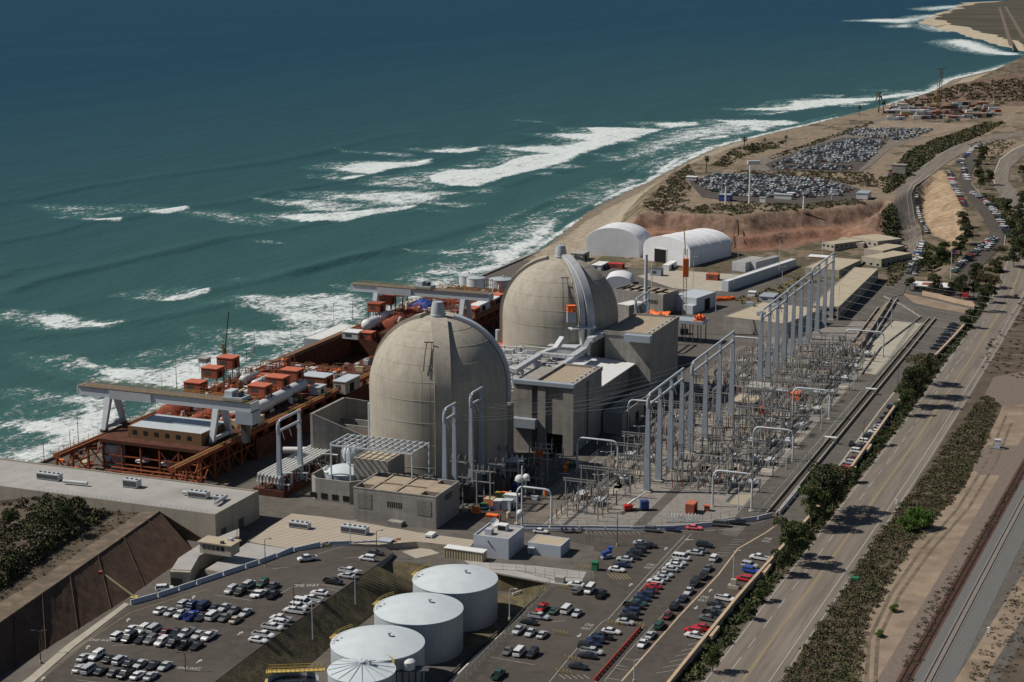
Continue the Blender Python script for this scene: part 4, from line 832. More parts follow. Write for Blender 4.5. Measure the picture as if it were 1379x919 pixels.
# ================================================================== fuel handling blocks beside the domes
def fuel(lab, u0, u1, v0, v1, zt, flag):
    t, w, d, h, r = bld('fuel_building', lab, 'building', (u0, u1, v0, v1), zt, roof='roof_gravel', para=.9)
    obj('parapet', MB().box(-w/2-.4, w/2+.4, -d/2-.4, -d/2-.003, h-1.5, h+.15), 'steel_blue' if flag else 'concrete', t)
    obj('parapet', MB().box(w/2+.003, w/2+.4, -d/2, d/2, h-1.5, h+.15), 'concrete', t)
    for k in range(6): obj('roof_vent', MB().lathe((w/2-1.4, -d/2+2+k*d/6.5, h-.9), [(.4, 0), (.4, 1.1), (.7, 1.2), (.7, 1.5)], 8), 'steel_grey', r)
    return t, w, d, h
t, w, d, h = fuel('tall concrete block with a gravel roof right of the nearer dome', 41.5, 73.3, 21, 37, 27, True)
obj('wall_pier', MB().box(w/2-3.6, w/2+.5, -d/2-2.4, -d/2-.41, 0, h-.2), 'concrete', t)
obj('wall_pier', MB().box(-w/2+2.2, -w/2+5.4, -d/2-2.4, -d/2-.41, 0, h-.2), 'concrete', t)
obj('wall_pier', MB().box(-w/2-7.5, -w/2-.1, -d/2-2.4, d/2-4, 0, h-1.0), 'concrete', t)
obj('lintel', MB().box(-w/2+5.41, w/2-3.61, -d/2-1.6, -d/2-.41, 7.5, 26.5), 'concrete', t); obj('doorway', MB().box(-w/2+5.41, w/2-3.61, -d/2-.5, -d/2-.42, 0, 7.5), 'dark_void', t)
obj('canopy', MB().box(-w/2-7.6, -w/2+2.1, -d/2-5, -d/2-2.41, 9.5, 13), 'steel_blue', t)
obj('roof_edge', MB().box(-w/2-7.8, w/2+.8, -d/2-3.0, -d/2-.42, h-.95, h+.5), 'steel_blue', t)
obj('downpipe', MB().tube([(w/2+.6, -2, 0), (w/2+.6, -2, h-1.6)], .25, 6), 'steel_dark', t)
t, w, d, h = fuel('tall concrete block with a gravel roof right of the farther dome', 118, 158, 23.0, 43, 31.5, False)
obj('canopy', MB().box(-.5, w/2+.8, -d/2-4, -d/2-.41, h-3, h-.2), 'steel_blue', t)
t = gthing('white_roof_hall', 'lower hall with a bright white sloping roof between the two tall concrete blocks', 'building', 96, 24)
obj('wall', MB().box(-10, 10, -22, 21.5, 0, 18), 'concrete', t); obj('roof', MB().add([(-11, -22.5, 20.6), (12.5, -22.5, 18.6), (12.5, 21.8, 18.6), (-11, 21.8, 20.6), (-11, -22.5, 20.2), (12.5, -22.5, 18.2), (12.5, 21.8, 18.2), (-11, 21.8, 20.2)], [(0, 1, 2, 3), (7, 6, 5, 4), (0, 4, 5, 1), (1, 5, 6, 2), (2, 6, 7, 3), (3, 7, 4, 0)]), 'white_paint', t)
t = gthing('service_wall', 'long shaded concrete wall block at the foot of the white roofed hall', 'building', 108, 41.5); obj('wall', MB().box(-4, 4, -34, 30, 0, 8.5), 'concrete', t); mb = MB(); [mb.box(4.003, 4.06, -28+k*11, -24+k*11, 0, 5) for k in range(5)]; obj('doorway', mb, 'dark_void', t)
# rear blocks between domes and cluttered service roof
t, w, d, h, r = bld('service_building', 'low concrete service block between the two domes crowded with pipes and ducts', 'building', (42, 112, -24, 13.5), 22, para=.3)
for k in range(80):
    x = sr.uniform(-w/2+2, w/2-3); y = sr.uniform(-d/2+2, d/2-2); a, b, c = sr.uniform(.8, 3.4), sr.uniform(.8, 3.5), sr.uniform(.5, 2.2)
    if k % 3 == 0: mb = MB().lathe((x, y, h), [(a*.4, -.2), (a*.4, c), (.1, c+.3)], 10)
    else: mb = MB().box(x-a/2, x+a/2, y-b/2, y+b/2, h-.25, h+c)
    obj('roof_plant', mb, sr.choice(['duct_white', 'duct_white', 'steel_grey', 'roof_grey', 'steel_blue']), t)
for k in range(34):
    y = -d/2+3+k*1.9; x0 = sr.uniform(-w/2+1, 0); L_ = sr.uniform(5, 22); z = h+sr.uniform(.8, 2.6)
    obj('pipe_run', MB().tube([(x0, y, h), (x0, y, z), (x0+L_, y, z), (x0+L_, y, h)], sr.uniform(.12, .3), 6), sr.choice(['duct_white', 'steel_grey', 'white_pipe']), t)
def duct(label, pts, w_, m='duct_white'):
    t = thing('air_duct', label, 'duct', (0, 0, 0), 0, 'ducts between the domes'); mb = MB()
    for a, b in zip(pts[:-1], pts[1:]): mb.bar(a, b, w_, w_*.7)
    obj('casing', mb, m, t); mb = MB()
    for a, b in zip(pts[:-1], pts[1:]):
        a, b = Vector(a), Vector(b); n = int((b-a).length/3)
        for k in range(1, n): q = a.lerp(b, k/n); dd = (b-a).normalized()*.1; mb.bar(q-dd, q+dd, w_*1.08, w_*.78)
    obj('flange', mb, 'steel_grey', t)
def pz(l): return [P(x, y, z) for x, y, z in l]
duct('square white duct zigzagging left from the foot of the farther dome', pz([(692, 500, 25), (731, 476, 25), (748, 470, 26), (758, 455, 30)]), 2.4)
duct('wide white duct rising to the farther dome beside the tall block', pz([(770, 482, 25), (788, 470, 25), (794, 458, 29), (814, 448, 30)]), 2.8)
duct('white duct crossing between the two long ducts by the domes', pz([(728, 477, 25.5), (774, 481, 25.5)]), 2.0)
duct('narrow white duct running toward the nearer tall block', pz([(748, 498, 25), (772, 482, 25)]), 2.0)
t = gthing('roof_house', 'pale flat topped roof house at the foot of the farther dome', 'building', *G(764, 474, 22), 22); obj('wall', MB().box(-6, 6, -7, 7, 0, 3.4), 'duct_white', t); obj('roof', MB().box(-6.3, 6.3, -7.3, 7.3, 3.4, 3.7), 'steel_grey', t)
t, w, d, h, r = bld('penetration_building', 'lower concrete ring block around the foot of the farther dome', 'building', (112, 128, -30, 12), 21, para=.3, roof='red_roof')
t, w, d, h, r = bld('penetration_building', 'concrete block with a gravel roof behind the farther dome', 'building', (176, 215, -2, 26), 13, para=.5, roof='roof_gravel')
# steam pipe gallery left of nearer dome: pale pipes
t = gthing('pipe_gallery', 'rack of stacked pale horizontal pipes left of the nearer dome', 'pipe rack', -28, -44)
for k in range(7):
    x = -3.5+k*1.35; obj('pipe', MB().tube([(x, -20, 5), (x, -20, 7.6-k*.1), (x, 20, 7.6-k*.1), (x, 22, 4)], .45, 8), 'white_pipe', t, 40)
for k in range(34):
    m_ = sr.choice(['white_pipe', 'duct_white', 'steel_grey', 'rust_steel', 'steel_dark']); x, y = sr.uniform(-5, 6), sr.uniform(-19, 18); z = sr.uniform(2.6, 8.4); obj('pipe_run', MB().tube([(x, y, 2.4), (x, y, z), (x+sr.uniform(1, 4), y+sr.uniform(-2, 2), z), (x+3, y+1, 2.4)], sr.uniform(.15, .45), 7), m_, t, 40)
for k in range(7): obj('support', MB().bar((-4.5, -18+k*6.2, 0), (-4.5, -18+k*6.2, 6.6), .3).bar((5.5, -18+k*6.2, 0), (5.5, -18+k*6.2, 6.4), .3).bar((-4.7, -18+k*6.2, 6.7), (5.7, -18+k*6.2, 6.4), .3), 'steel_grey', t)
obj('base_wall', MB().box(-5.5, 6.5, -20, 20, 0, 2.4), 'rust_dark', t)
t = gthing('steam_pipe', 'fat white pipe lying beside the stacked pipes left of the nearer dome', 'pipe', -10, -50, 6); obj('pipe', MB().tube([(-7, -3, 0), (6, 2, 0)], 1.2, 14), 'white_pipe', t, 40); obj('saddle', MB().box(-4, -3, -2.4, 0, -6, -1), 'steel_grey', t); obj('saddle', MB().box(3, 4, 0, 2.4, -6, -1), 'steel_grey', t)
# angled concrete blast walls left of the nearer dome
t = gthing('concrete_bay', 'angular open topped concrete bay wedged between the nearer dome and the deck', 'building', 8, -37); t.scale = (1, 1, 1.38)
obj('wall', MB().prism([(-9, -20), (-8, -20), (-8, 6), (-9, 6)], 0, 15), 'concrete', t); obj('wall', MB().add([(-8, -20, 0), (12, -12, 0), (12, -12, 8), (-8, -20, 15), (-8, -19.4, 0), (12, -11.4, 0), (12, -11.4, 8), (-8, -19.4, 15)], [(0, 1, 2, 3), (7, 6, 5, 4), (3, 2, 6, 7), (0, 4, 5, 1), (1, 5, 6, 2)]), 'concrete', t)
obj('wall', MB().add([(-8, 6, 0), (10, 16, 0), (10, 16, 12), (-8, 6, 15), (-8, 6.6, 0), (10, 16.6, 0), (10, 16.6, 12), (-8, 6.6, 15)], [(0, 1, 2, 3), (7, 6, 5, 4), (3, 2, 6, 7), (0, 4, 5, 1), (1, 5, 6, 2)]), 'concrete', t)
obj('partition', MB().box(-7.9, 12, -6, -5.4, 0, 10).box(-7.9, 11, 2, 2.6, 0, 10), 'concrete', t); obj('floor', MB().box(-7.9, 12, -11, 5.9, 0, 4), 'concrete', t)
mb = MB(); [mb.bar((-7+k*1.3, -12+k*.5, 4), (-7+k*1.3, -12+k*.5, 9), .15) for k in range(14)]; obj('scaffold', mb, 'orange', t)
one('vent_stack', MB().lathe((0, 0, 0), [(.9, 0), (.9, 24), (.95, 24.1)], 14), 'steel_grey', 'slim grey stack against the left flank of the nearer dome', 'stack', W(-2, -26.5), smooth=40)
t = gthing('vent_stack', 'pair of slim grey stacks against the left flank of the farther dome', 'stack', 127, -29); obj('pipe', MB().cyl((0, 0, 0), .9, 26, 12), 'steel_grey', t, 40); obj('pipe', MB().cyl((2.2, 1, 0), .5, 24, 10), 'steel_dark', t, 40)
t = gthing('vent_stack', 'tall slim stack right of the nearer dome at the tall concrete block', 'stack', 30, 26); obj('pipe', MB().cyl((-14, 0, 0), .7, 31, 12), 'steel_grey', t, 40); obj('base', MB().box(-17.5, -10, -3.5, 3, 0, 20), 'concrete', t)
# ================================================================== turbine decks
ZD = 12.0
def deck(lab, u0, u1, v0, v1, front=True):
    t = gthing('turbine_deck', lab, 'deck', u0, v0); w, d = v1-v0, u1-u0
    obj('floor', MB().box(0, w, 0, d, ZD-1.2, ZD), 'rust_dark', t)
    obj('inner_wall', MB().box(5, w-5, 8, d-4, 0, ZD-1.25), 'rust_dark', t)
    ext = 22 if front else 0
    for x in (-3.2, w+.2):
        g = obj('crane_girder', MB().box(x, x+3, -ext, d, ZD-1.6, ZD-.25), 'rust_steel', t)
        obj('rail', MB().box(x+1.2, x+1.8, -ext, d, ZD-.247, ZD+.1), 'tan_brown', g)
        mb = MB()
        n = int((d+ext)/3)
        for k in range(n+1): y = -ext+k*(d+ext)/n; mb.bar((x+(.1 if x < 0 else 2.9), y, ZD-.2), (x+(.1 if x < 0 else 2.9), y, ZD+1), .1)
        for zz in (.45, 1): mb.bar((x+(.1 if x < 0 else 2.9), -ext, ZD+zz), (x+(.1 if x < 0 else 2.9), d, ZD+zz), .09)
        obj('handrail', mb, 'yellow', g)
        n = int((d+ext)/9)
        for k in range(n+1):
            y = -ext+k*(d+ext)/n; obj('column', MB().bar((x+1.5, y, 0), (x+1.5, y, ZD-1.6), .7), 'rust_steel', t)
            if k < n:
                y2 = y+(d+ext)/n; obj('brace', MB().bar((x+1.5, y+.4, .5), (x+1.5, y2-.4, ZD-2), .35), 'rust_steel', t); obj('brace', MB().bar((x+1.5, y2-.4, .5), (x+1.5, y+.4, ZD-2), .35), 'rust_steel', t)
        obj('beam', MB().bar((x+1.5, -ext, 6), (x+1.5, d, 6), .4), 'rust_steel', t)
    if front:
        mb = MB(); n = int(w/1.8)
        for k in range(n+1): mb.bar((k*w/n, -.1, ZD), (k*w/n, -.1, ZD+1.25), .14)
        for zz in (.6, 1.25): mb.bar((0, -.1, ZD+zz), (w, -.1, ZD+zz), .14)
        mb.box(0, w, -.28, -.2, ZD-.6, ZD+.9)
        obj('orange_railing', mb, 'orange', t)
        for k in range(6): x = 2+k*(w-4)/5; obj('column', MB().bar((x, .6, 0), (x, .6, ZD-1.3), .6), 'rust_steel', t)
        for k in (0, 3, 4): x = 2+k*(w-4)/5; x2 = x+(w-4)/5; obj('brace', MB().bar((x, .6, .5), (x2, .6, ZD-2), .3), 'rust_steel', t); obj('brace', MB().bar((x2, .6, .5), (x, .6, ZD-2), .3), 'rust_steel', t)
        for zz in (3.2, 6.2): obj('beam', MB().bar((2, .6, zz), (w-2, .6, zz), .4), 'rust_steel', t)
        for x in (17, 27): obj('condenser_end', MB().lathe((0, 0, 0), [(2.9, 0), (2.7, .6), (1.8, 1.3), (.1, 1.7)], 20), 'silver_tank', t, 50).location = (x, 3.5, 4.4); t.children[-1].rotation_euler = (R(90), 0, 0)
        for k in range(3): obj('platform', MB().box(-3, w+3, -3-k*4, -2-k*4, 2.6, 2.9), 'rust_steel', t)
        for k in range(7): obj('platform_beam', MB().bar((-3+k*9.5, -11, 2.4), (-3+k*9.5, 0, 2.4), .4), 'rust_steel', t)
    return t
deck('rusty steel turbine deck at the left with orange railing along its near end', -43, 92, -117, -73)
deck('rusty steel turbine deck behind the nearer dome carrying the farther gantry crane', 164, 285, -118, -79, False)
# pit between the decks
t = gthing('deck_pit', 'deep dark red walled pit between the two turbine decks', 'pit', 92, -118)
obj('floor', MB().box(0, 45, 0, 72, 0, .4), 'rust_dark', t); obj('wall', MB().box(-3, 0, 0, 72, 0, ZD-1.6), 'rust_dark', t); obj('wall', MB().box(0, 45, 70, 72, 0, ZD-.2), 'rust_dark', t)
g = obj('crane_girder', MB().box(-3.2, -.2, 0, 72, ZD-1.6, ZD), 'tan_brown', t)
for k in range(26):
    y = 1+k*2.7; mb = MB().bar((.15, y, .5+sr.uniform(0, 4)), (.15, y+sr.uniform(-2, 2), sr.uniform(6, 10)), .25); obj('strut', mb, 'red_oxide', t)
for k in range(30):
    mb = MB().box(0, sr.uniform(.8, 3), 0, sr.uniform(1, 4), 0, sr.uniform(.5, 2.5)); q = obj('plant_item', mb, sr.choice(['rust_steel', 'silver_tank', 'steel_dark', 'roof_grey', 'duct_white']), t); q.location = (sr.uniform(3, 40), sr.uniform(2, 66), .4)
# red-brown side wall of the deck seen past the pipe gallery
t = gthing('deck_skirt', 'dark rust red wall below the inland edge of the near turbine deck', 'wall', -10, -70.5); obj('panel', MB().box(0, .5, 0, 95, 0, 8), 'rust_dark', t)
# ------------------------------------------------ gantry cranes
def crane(lab, u, mirror=False):
    t = gthing('gantry_crane', lab, 'crane', u, -97, ZD, 'gantry cranes over the turbine decks')
    b0, b1 = -36, 37 if not mirror else 36
    for y in (-2.2, 2.2):
        obj('girder', MB().box(b0, b1, y-.7, y+.7, 12.2, 15.4), 'steel_grey' , t)
    dk = obj('walkway', MB().box(b0, b1, -3.4, 3.4, 15.41, 15.6), 'crane_top', t)
    mb = MB()
    for y in (-3.35, 3.35):
        for k in range(25): mb.bar((b0+k*(b1-b0)/24, y, 15.6), (b0+k*(b1-b0)/24, y, 16.7), .1)
        for zz in (16.1, 16.7): mb.bar((b0, y, zz), (b1, y, zz), .09)
    obj('railing', mb, 'yellow', dk)
    obj('end_beam', MB().box(b0-.5, b0-.003, -3, 3, 12.4, 15.5), 'steel_grey', t); obj('end_beam', MB().box(b1+.003, b1+.5, -3, 3, 12.4, 15.5), 'steel_grey', t)
    obj('stiffener', MB().box(-22, -4, -3.5, -2.903, 12.0, 15.2), 'tank_white', t)
    for x in (-23, 23):
        for s in (-1, 1):
            mb = MB(); mb.rings([[(x-.9, s*6.2-.7, .9), (x+.9, s*6.2-.7, .9), (x+.9, s*6.2+.7, .9), (x-.9, s*6.2+.7, .9)], [(x-1.2, s*2.4-.9, 12.15), (x+1.2, s*2.4-.9, 12.15), (x+1.2, s*2.4+.9, 12.15), (x-1.2, s*2.4+.9, 12.15)]])
            l = obj('leg', mb, 'steel_grey', t); obj('bogie', MB().box(x-.8, x+.8, s*6.2-1.6, s*6.2+1.6, .1, .9), 'steel_dark', l)
        obj('sill_beam', MB().box(x-.6, x+.6, -5.4, 5.4, .95, 2.3), 'steel_grey', t)
    tx_ = 26 if not mirror else -2
    obj('trolley', MB().box(tx_, tx_+8, -3.2, 3.2, 15.8, 17.2), 'steel_blue', t); obj('hoist_house', MB().box(tx_+.5, tx_+3.6, -2.4, 2.4, 17.21, 19.2), 'steel_grey', t); obj('drum', MB().tube([(tx_+5.5, -2, 18), (tx_+5.5, 2, 18)], .8, 12), 'steel_dark', t, 40)
    if not mirror: obj('cab', MB().box(tx_+5, tx_+12, -3, 3, 7.6, 12.1), 'steel_blue', t); obj('ladder_tower', MB().box(tx_+6, tx_+8.5, -1.2, 1.2, .2, 7.5), 'steel_dark', t)
    return t
crane('big grey gantry crane standing over the near turbine deck at the left', -28)
crane('grey gantry crane behind the nearer dome over the farther turbine deck', 196, True)
# ------------------------------------------------ things standing on the decks
def boxon(name, lab, cat, px, py, z0, w, d, h, wall, roof, group=None, oh=.25, rz=-A, det=True, stand=0):
    X = P(px, py, z0); t = thing(name, lab, cat, X, rz, group)
    obj('wall', MB().box(-w/2, w/2, -d/2, d/2, stand, stand+h), wall, t); obj('roof', MB().box(-w/2-oh, w/2+oh, -d/2-oh, d/2+oh, stand+h, stand+h+.3), roof, t)
    if det: obj('door', MB().box(w/2+.003, w/2+.06, -d*.2, d*.1, stand+.1, stand+h*.75), 'dark_void', t)
    if det and w > 5: obj('louvre', MB().box(-w*.3, w*.1, -d/2-.06, -d/2-.003, stand+h*.35, stand+h*.75), 'steel_dark', t)
    if stand:
        for sx in (-1, 1):
            for sy in (-1, 1): obj('post', MB().bar((sx*(w/2-.3), sy*(d/2-.3), 0), (sx*(w/2-.3), sy*(d/2-.3), stand), .35), 'steel_dark', t)
    return t
t, w, d, h, r = bld('deck_building', 'long brown building with a grey flat roof under the near gantry crane', 'building', (-38, -19, -107, -76), 16.5, ZD, wall='tan_brown', roof='steel_grey', para=.05)
obj('roof_strip', MB().box(-w/2+1, w/2-1, -.6, .6, h-.049, h+.35), 'steel_blue', r)
for k in range(6): obj('window', MB().box(-w/2+2+k*4.6, -w/2+3.8+k*4.6, -d/2-.06, -d/2-.003, 1.6, 3.2), 'dark_void', t)
g_ = 'red roofed housings on the near turbine deck'
for px, py, w, d, h, st, lb in ((264, 527, 7.5, 6, 4, 0, 'nearest of the red roofed housings along the seaward edge of the deck'), (287, 514, 7.5, 6, 4, 2, 'middle one of the red roofed housings along the seaward edge of the deck'), (308, 506, 7.5, 6, 4.5, 3.5, 'farthest red roofed housing on the seaward edge, by the yellow crane mast'),
                            (351, 552, 7.5, 6, 3.4, 6.5, 'nearest of the red roofed housings raised above the silver tanks'), (375, 540, 7.5, 6, 3.4, 6.5, 'middle red roofed housing raised above the silver tanks'), (394, 530, 7.5, 6, 3.4, 6.5, 'farthest red roofed housing raised above the silver tanks')):
    boxon('red_housing', lb, 'housing', px, py, ZD, w, d, h, 'red_oxide', 'red_roof', g_, stand=st)
boxon('roof_hatch', 'flat red roofed hatch between the two rows of red housings', 'hatch', 357, 514, ZD, 6, 6, 2.5, 'red_oxide', 'red_roof')
boxon('deck_cabin', 'rust brown cabin with a pale grey roof at the far end of the near deck', 'cabin', 427, 518, ZD, 11, 8, 4, 'rust_steel', 'steel_grey')
boxon('deck_cabin', 'cream cabin with a pale roof close to the left side of the nearer dome', 'cabin', 467, 526, ZD-2, 5.5, 13, 5, 'beige_wall', 'steel_grey')
boxon('deck_cabin', 'small grey ribbed cabin beside the farthest silver tanks', 'cabin', 428, 530, ZD, 4.5, 6, 3, 'steel_grey', 'duct_white')
boxon('shipping_container', 'tan shipping container on the near deck, left one of the two', 'container', 326, 572, ZD, 2.6, 11, 2.6, 'tan_metal', 'tan_metal', 'tan containers on the deck', oh=.02)
boxon('shipping_container', 'tan shipping container on the near deck, right one of the two', 'container', 340, 575, ZD, 2.9, 13, 3.0, 'tan_metal', 'tan_metal', 'tan containers on the deck', oh=.02)
def vessel(lab, px, py, z, r, L_, m='silver_tank', end='white_paint', group='silver drum tanks on the near turbine deck', saddle=True):
    t = thing('drum_tank', lab, 'tank', P(px, py, z), -A, group)
    n = 20; mb = MB(); mb.rings([[(rr*math.cos(2*math.pi*j/n), y, r+.6+rr*math.sin(2*math.pi*j/n)) for j in range(n)] for rr, y in ((r, -L_/2), (r, L_/2))]); obj('drum', mb, m, t, 40)
    for s in (-1, 1):
        mb = MB(); mb.rings([[(rr*math.cos(2*math.pi*j/n), s*(L_/2+y), r+.6+rr*math.sin(2*math.pi*j/n)) for j in range(n)][::s] for rr, y in ((r, 0), (r*.85, r*.4), (r*.5, r*.65), (.05, r*.75))]); obj('end_cap', mb, end, t, 40)
    if saddle:
        for s in (-1, 1): obj('saddle', MB().box(-r*.8, r*.8, s*L_*.3-.4, s*L_*.3+.4, 0, r*.8), 'steel_dark', t)
    return t
for k, (px, py) in enumerate(((352, 558), (376, 545), (398, 533))): vessel('%s silver drum tank in the inner row below the raised red housings' % ('nearest', 'middle', 'farthest')[k], px, py, ZD, 2.4, 12)
for k, (px, py) in enumerate(((330, 540), (352, 522), (336, 516))): vessel('silver drum tank in the outer row on the near deck, %s' % ('nearest', 'farthest', 'seaward one')[k], px, py, ZD, 1.8, 10)
def cas(lab, px, py, r, L_, m='red_oxide'):
    t = thing('turbine_casing', lab, 'turbine', P(px, py, ZD), -A, 'red brown turbine casings')
    n = 24; mb = MB(); mb.rings([[(rr*math.cos(math.pi*j/n), y, rr*math.sin(math.pi*j/n)) for j in range(n+1)] for rr, y in ((r*.8, -L_/2-.6), (r, -L_/2), (r, L_/2), (r*.8, L_/2+.6))], close=False); obj('shell', mb, m, t, 40)
    for y in (-L_*.25, L_*.25):
        mb = MB(); mb.rings([[(rr*math.cos(math.pi*j/n), yy, rr*math.sin(math.pi*j/n)) for j in range(n+1)] for rr, yy in ((r+.02, y-.25), (r+.25, y-.2), (r+.25, y+.2), (r+.02, y+.25))], close=False); obj('flange', mb, m, t)
    return t
cas('large arched red brown turbine casing behind the brown deck building', 232, 562, 5.2, 7); cas('long low red brown turbine casing right of the arched casing', 275, 566, 3.4, 14); cas('red brown turbine casing next to the right leg of the near crane', 292, 556, 3.2, 10)
cas('red brown turbine casing just left of the top of the nearer dome', 530, 440, 4.5, 12); cas('red brown turbine casing beside the blue tarpaulin', 556, 424, 3.6, 10)
vessel('pale pipe shaped drum beside the small red items on the near deck', 322, 535, ZD, 1.1, 8, 'tan_metal', 'tan_metal')
g2 = 'red roofed housings on the farther deck'
for px, py, w, d, h, st, lb in ((507, 433, 6.5, 6, 4, 5, 'red roofed housing nearest the white drum end on the farther deck'), (522, 424, 6.5, 6, 4, 5.5, 'middle red roofed housing left of the farther crane legs'), (538, 414, 7, 6, 4, 6, 'red roofed housing topmost of the three on the farther deck')):
    boxon('red_housing', lb, 'housing', px, py, ZD, w, d, h, 'red_oxide', 'red_oxide', g2, stand=st)
vessel('silver drum tank with a round white end on the farther deck', 500, 444, ZD, 2.6, 10, group='silver drum tanks on the farther deck')
vessel('silver drum tank behind the middle red housing of the farther deck', 519, 432, ZD, 2.2, 9, group='silver drum tanks on the farther deck')
boxon('white_shelter', 'small white roofed shelter at the edge of the pit', 'shelter', 476, 455, ZD, 8, 7, 3, 'duct_white', 'white_paint'); boxon('red_box', 'red oxide box on the pit edge right of the white shelter', 'box', 495, 456, ZD, 6, 5, 3, 'red_oxide', 'red_roof')
boxon('shipping_container', 'white topped long container behind the dome on the farther deck', 'container', 646, 418, ZD, 5, 15, 3.5, 'duct_white', 'white_paint', 'containers on the farther deck'); boxon('shipping_container', 'red brown container right behind the nearer dome cap', 'container', 633, 424, ZD, 8, 8, 3.5, 'red_oxide', 'red_roof', 'containers on the farther deck')
boxon('shipping_container', 'red brown container with a short white top beside the silver tank', 'container', 664, 408, ZD, 6, 16, 3.5, 'red_oxide', 'red_roof', 'containers on the farther deck'); boxon('shipping_container', 'white topped container beside the two silver sea wall tanks', 'container', 661, 403, ZD+3.6, 6, 8, .6, 'duct_white', 'white_paint', 'containers on the farther deck', det=False)
X = P(570, 415, ZD); mb = MB(); nn = 9
vs = [(-5+10*i/nn, -6+12*j/nn, 2.5+2.2*math.sin(i*.35)*math.sin(j*.35)+sr.uniform(-.3, .3)) for i in range(nn+1) for j in range(nn+1)]
mb.add(vs, [(i*(nn+1)+j, (i+1)*(nn+1)+j, (i+1)*(nn+1)+j+1, i*(nn+1)+j+1) for i in range(nn) for j in range(nn)]); 
n0 = len(mb.v); 
for l in ([i*(nn+1) for i in range(nn+1)], [i*(nn+1)+nn for i in range(nn+1)], list(range(nn+1)), [nn*(nn+1)+j for j in range(nn+1)]):
    a_ = [vs[i] for i in l]; mb.strip([Vector(p) for p in a_], [Vector((p[0]*1.05, p[1]*1.05, 0)) for p in a_])
one('blue_tarpaulin', mb, 'blue_tarp', 'crumpled blue tarpaulin over plant on the farther deck', 'tarpaulin', X, -A)
# clutter on the decks
def clutter(n, u0, u1, v0, v1, z, lab, grp, cols, s=(1.0, 4.2), seed=5):
    q = random.Random(seed)
    for k in range(n):
        u, v = q.uniform(u0, u1), q.uniform(v0, v1); a, b, c = q.uniform(*s), q.uniform(*s), q.uniform(.5, 2.2); kind = q.random(); m = q.choice(cols)
        if u > 55 and v > -72: continue
        mb = MB()
        if kind < .45:
            mb.box(-a/2, a/2, -b/2, b/2, 0, c).box(-a/2-.06, a/2+.06, -b/2-.06, b/2+.06, c, c+.12)
            nm = 'crate'; cat = 'crate'; wd_ = 'crate'
        elif kind < .75:
            mb.lathe((0, 0, 0), [(a*.3, 0), (a*.3, c), (a*.2, c+.25), (.05, c+.3)], 12); nm = 'drum'; cat = 'drum'; wd_ = 'drum'
        else:
            mb.tube([(-a, 0, 0), (-a, 0, c), (a, b*.3, c), (a, b*.3, 0)], .18, 7); nm = 'pipe_loop'; cat = 'pipe'; wd_ = 'pipe loop'
        one(nm, mb, m, '%s %s' % (wd_, lab), cat, W(u, v, z), -A+q.choice((0, 0, .4)), grp+', '+wd_+'s', smooth=40)
cl = ['rust_steel', 'rust_steel', 'red_oxide', 'silver_tank', 'white_pipe', 'tan_brown', 'red_oxide', 'steel_dark', 'duct_white', 'steel_grey', 'tan_metal', 'orange', 'tan_brown', 'white_pipe']
clutter(180, -15, 90, -115, -76, ZD, 'lying among the machinery on the near turbine deck', 'small plant on the near deck', cl)
clutter(130, 168, 280, -116, -82, ZD, 'lying among the machinery on the farther turbine deck', 'small plant on the farther deck', cl, seed=6)
clutter(80, -60, 90, -138, -122, 0, 'on the strip between the sea wall and the near turbine deck', 'small plant beside the sea wall', ['rust_steel', 'rust_dark', 'tan_brown', 'tan_metal', 'steel_dark', 'orange', 'roof_grey'], seed=7)
clutter(60, 95, 300, -138, -123, 0, 'on the strip between the sea wall and the pit and farther deck', 'small plant beside the far sea wall', ['rust_steel', 'tan_brown', 'tan_metal', 'steel_dark', 'duct_white', 'roof_grey'], seed=8)
clutter(60, 215, 430, -60, 30, 0, 'on the open ground between the farther dome and the white tents', 'small plant beyond the farther dome', ['duct_white', 'steel_grey', 'red_oxide', 'steel_dark', 'tan_metal', 'white_paint', 'steel_blue'], (2, 7), 12)
clutter(34, 165, 300, 36, 50, 0, 'along the inland side of the yard behind the farther tall block', 'small plant behind the farther block', ['duct_white', 'steel_grey', 'orange', 'steel_dark', 'tan_metal', 'red_oxide'], (1.5, 5), 14)
clutter(40, -44, 36, 26, 46, 0, 'in the crowded yard between the nearer dome and the switchyard', 'small plant in the crowded yard', ['duct_white', 'steel_grey', 'orange', 'steel_dark', 'tan_metal', 'red_oxide', 'blue_tarp', 'green_paint'], (1, 3.4), 15)
def frames(n, u0, u1, v0, v1, lab, grp, seed):
    q = random.Random(seed)
    for k in range(n):
        a, b, c = q.uniform(2, 5), q.uniform(2, 6), q.uniform(2, 6.5); t = gthing('scaffold', lab, 'scaffold', q.uniform(u0, u1), q.uniform(v0, v1), ZD, grp); m = q.choice(['rust_steel', 'orange', 'red_oxide', 'steel_dark', 'rust_steel', 'tan_brown'])
        mb = MB()
        for x in (-a/2, a/2):
            for y in (-b/2, b/2): mb.bar((x, y, 0), (x, y, c), .22)
            for z in (c, c*.5): mb.bar((x, -b/2, z), (x, b/2, z), .16)
        for y in (-b/2, b/2):
            for z in (c, c*.5): mb.bar((-a/2, y, z), (a/2, y, z), .16)
        obj('bars', mb, m, t)
        if k % 2: obj('load', MB().lathe((0, 0, 0), [(a*.3, .1), (a*.32, c*.5), (a*.2, c*.8), (.05, c*.85)], 12), q.choice(['silver_tank', 'red_oxide', 'white_pipe', 'rust_steel']), t, 40)
frames(46, -14, 86, -114, -77, 'open steel frame standing among the machinery on the near turbine deck', 'open frames on the near deck', 3)
frames(40, 168, 280, -115, -83, 'open steel frame standing among the machinery on the farther deck', 'open frames on the farther deck', 4)
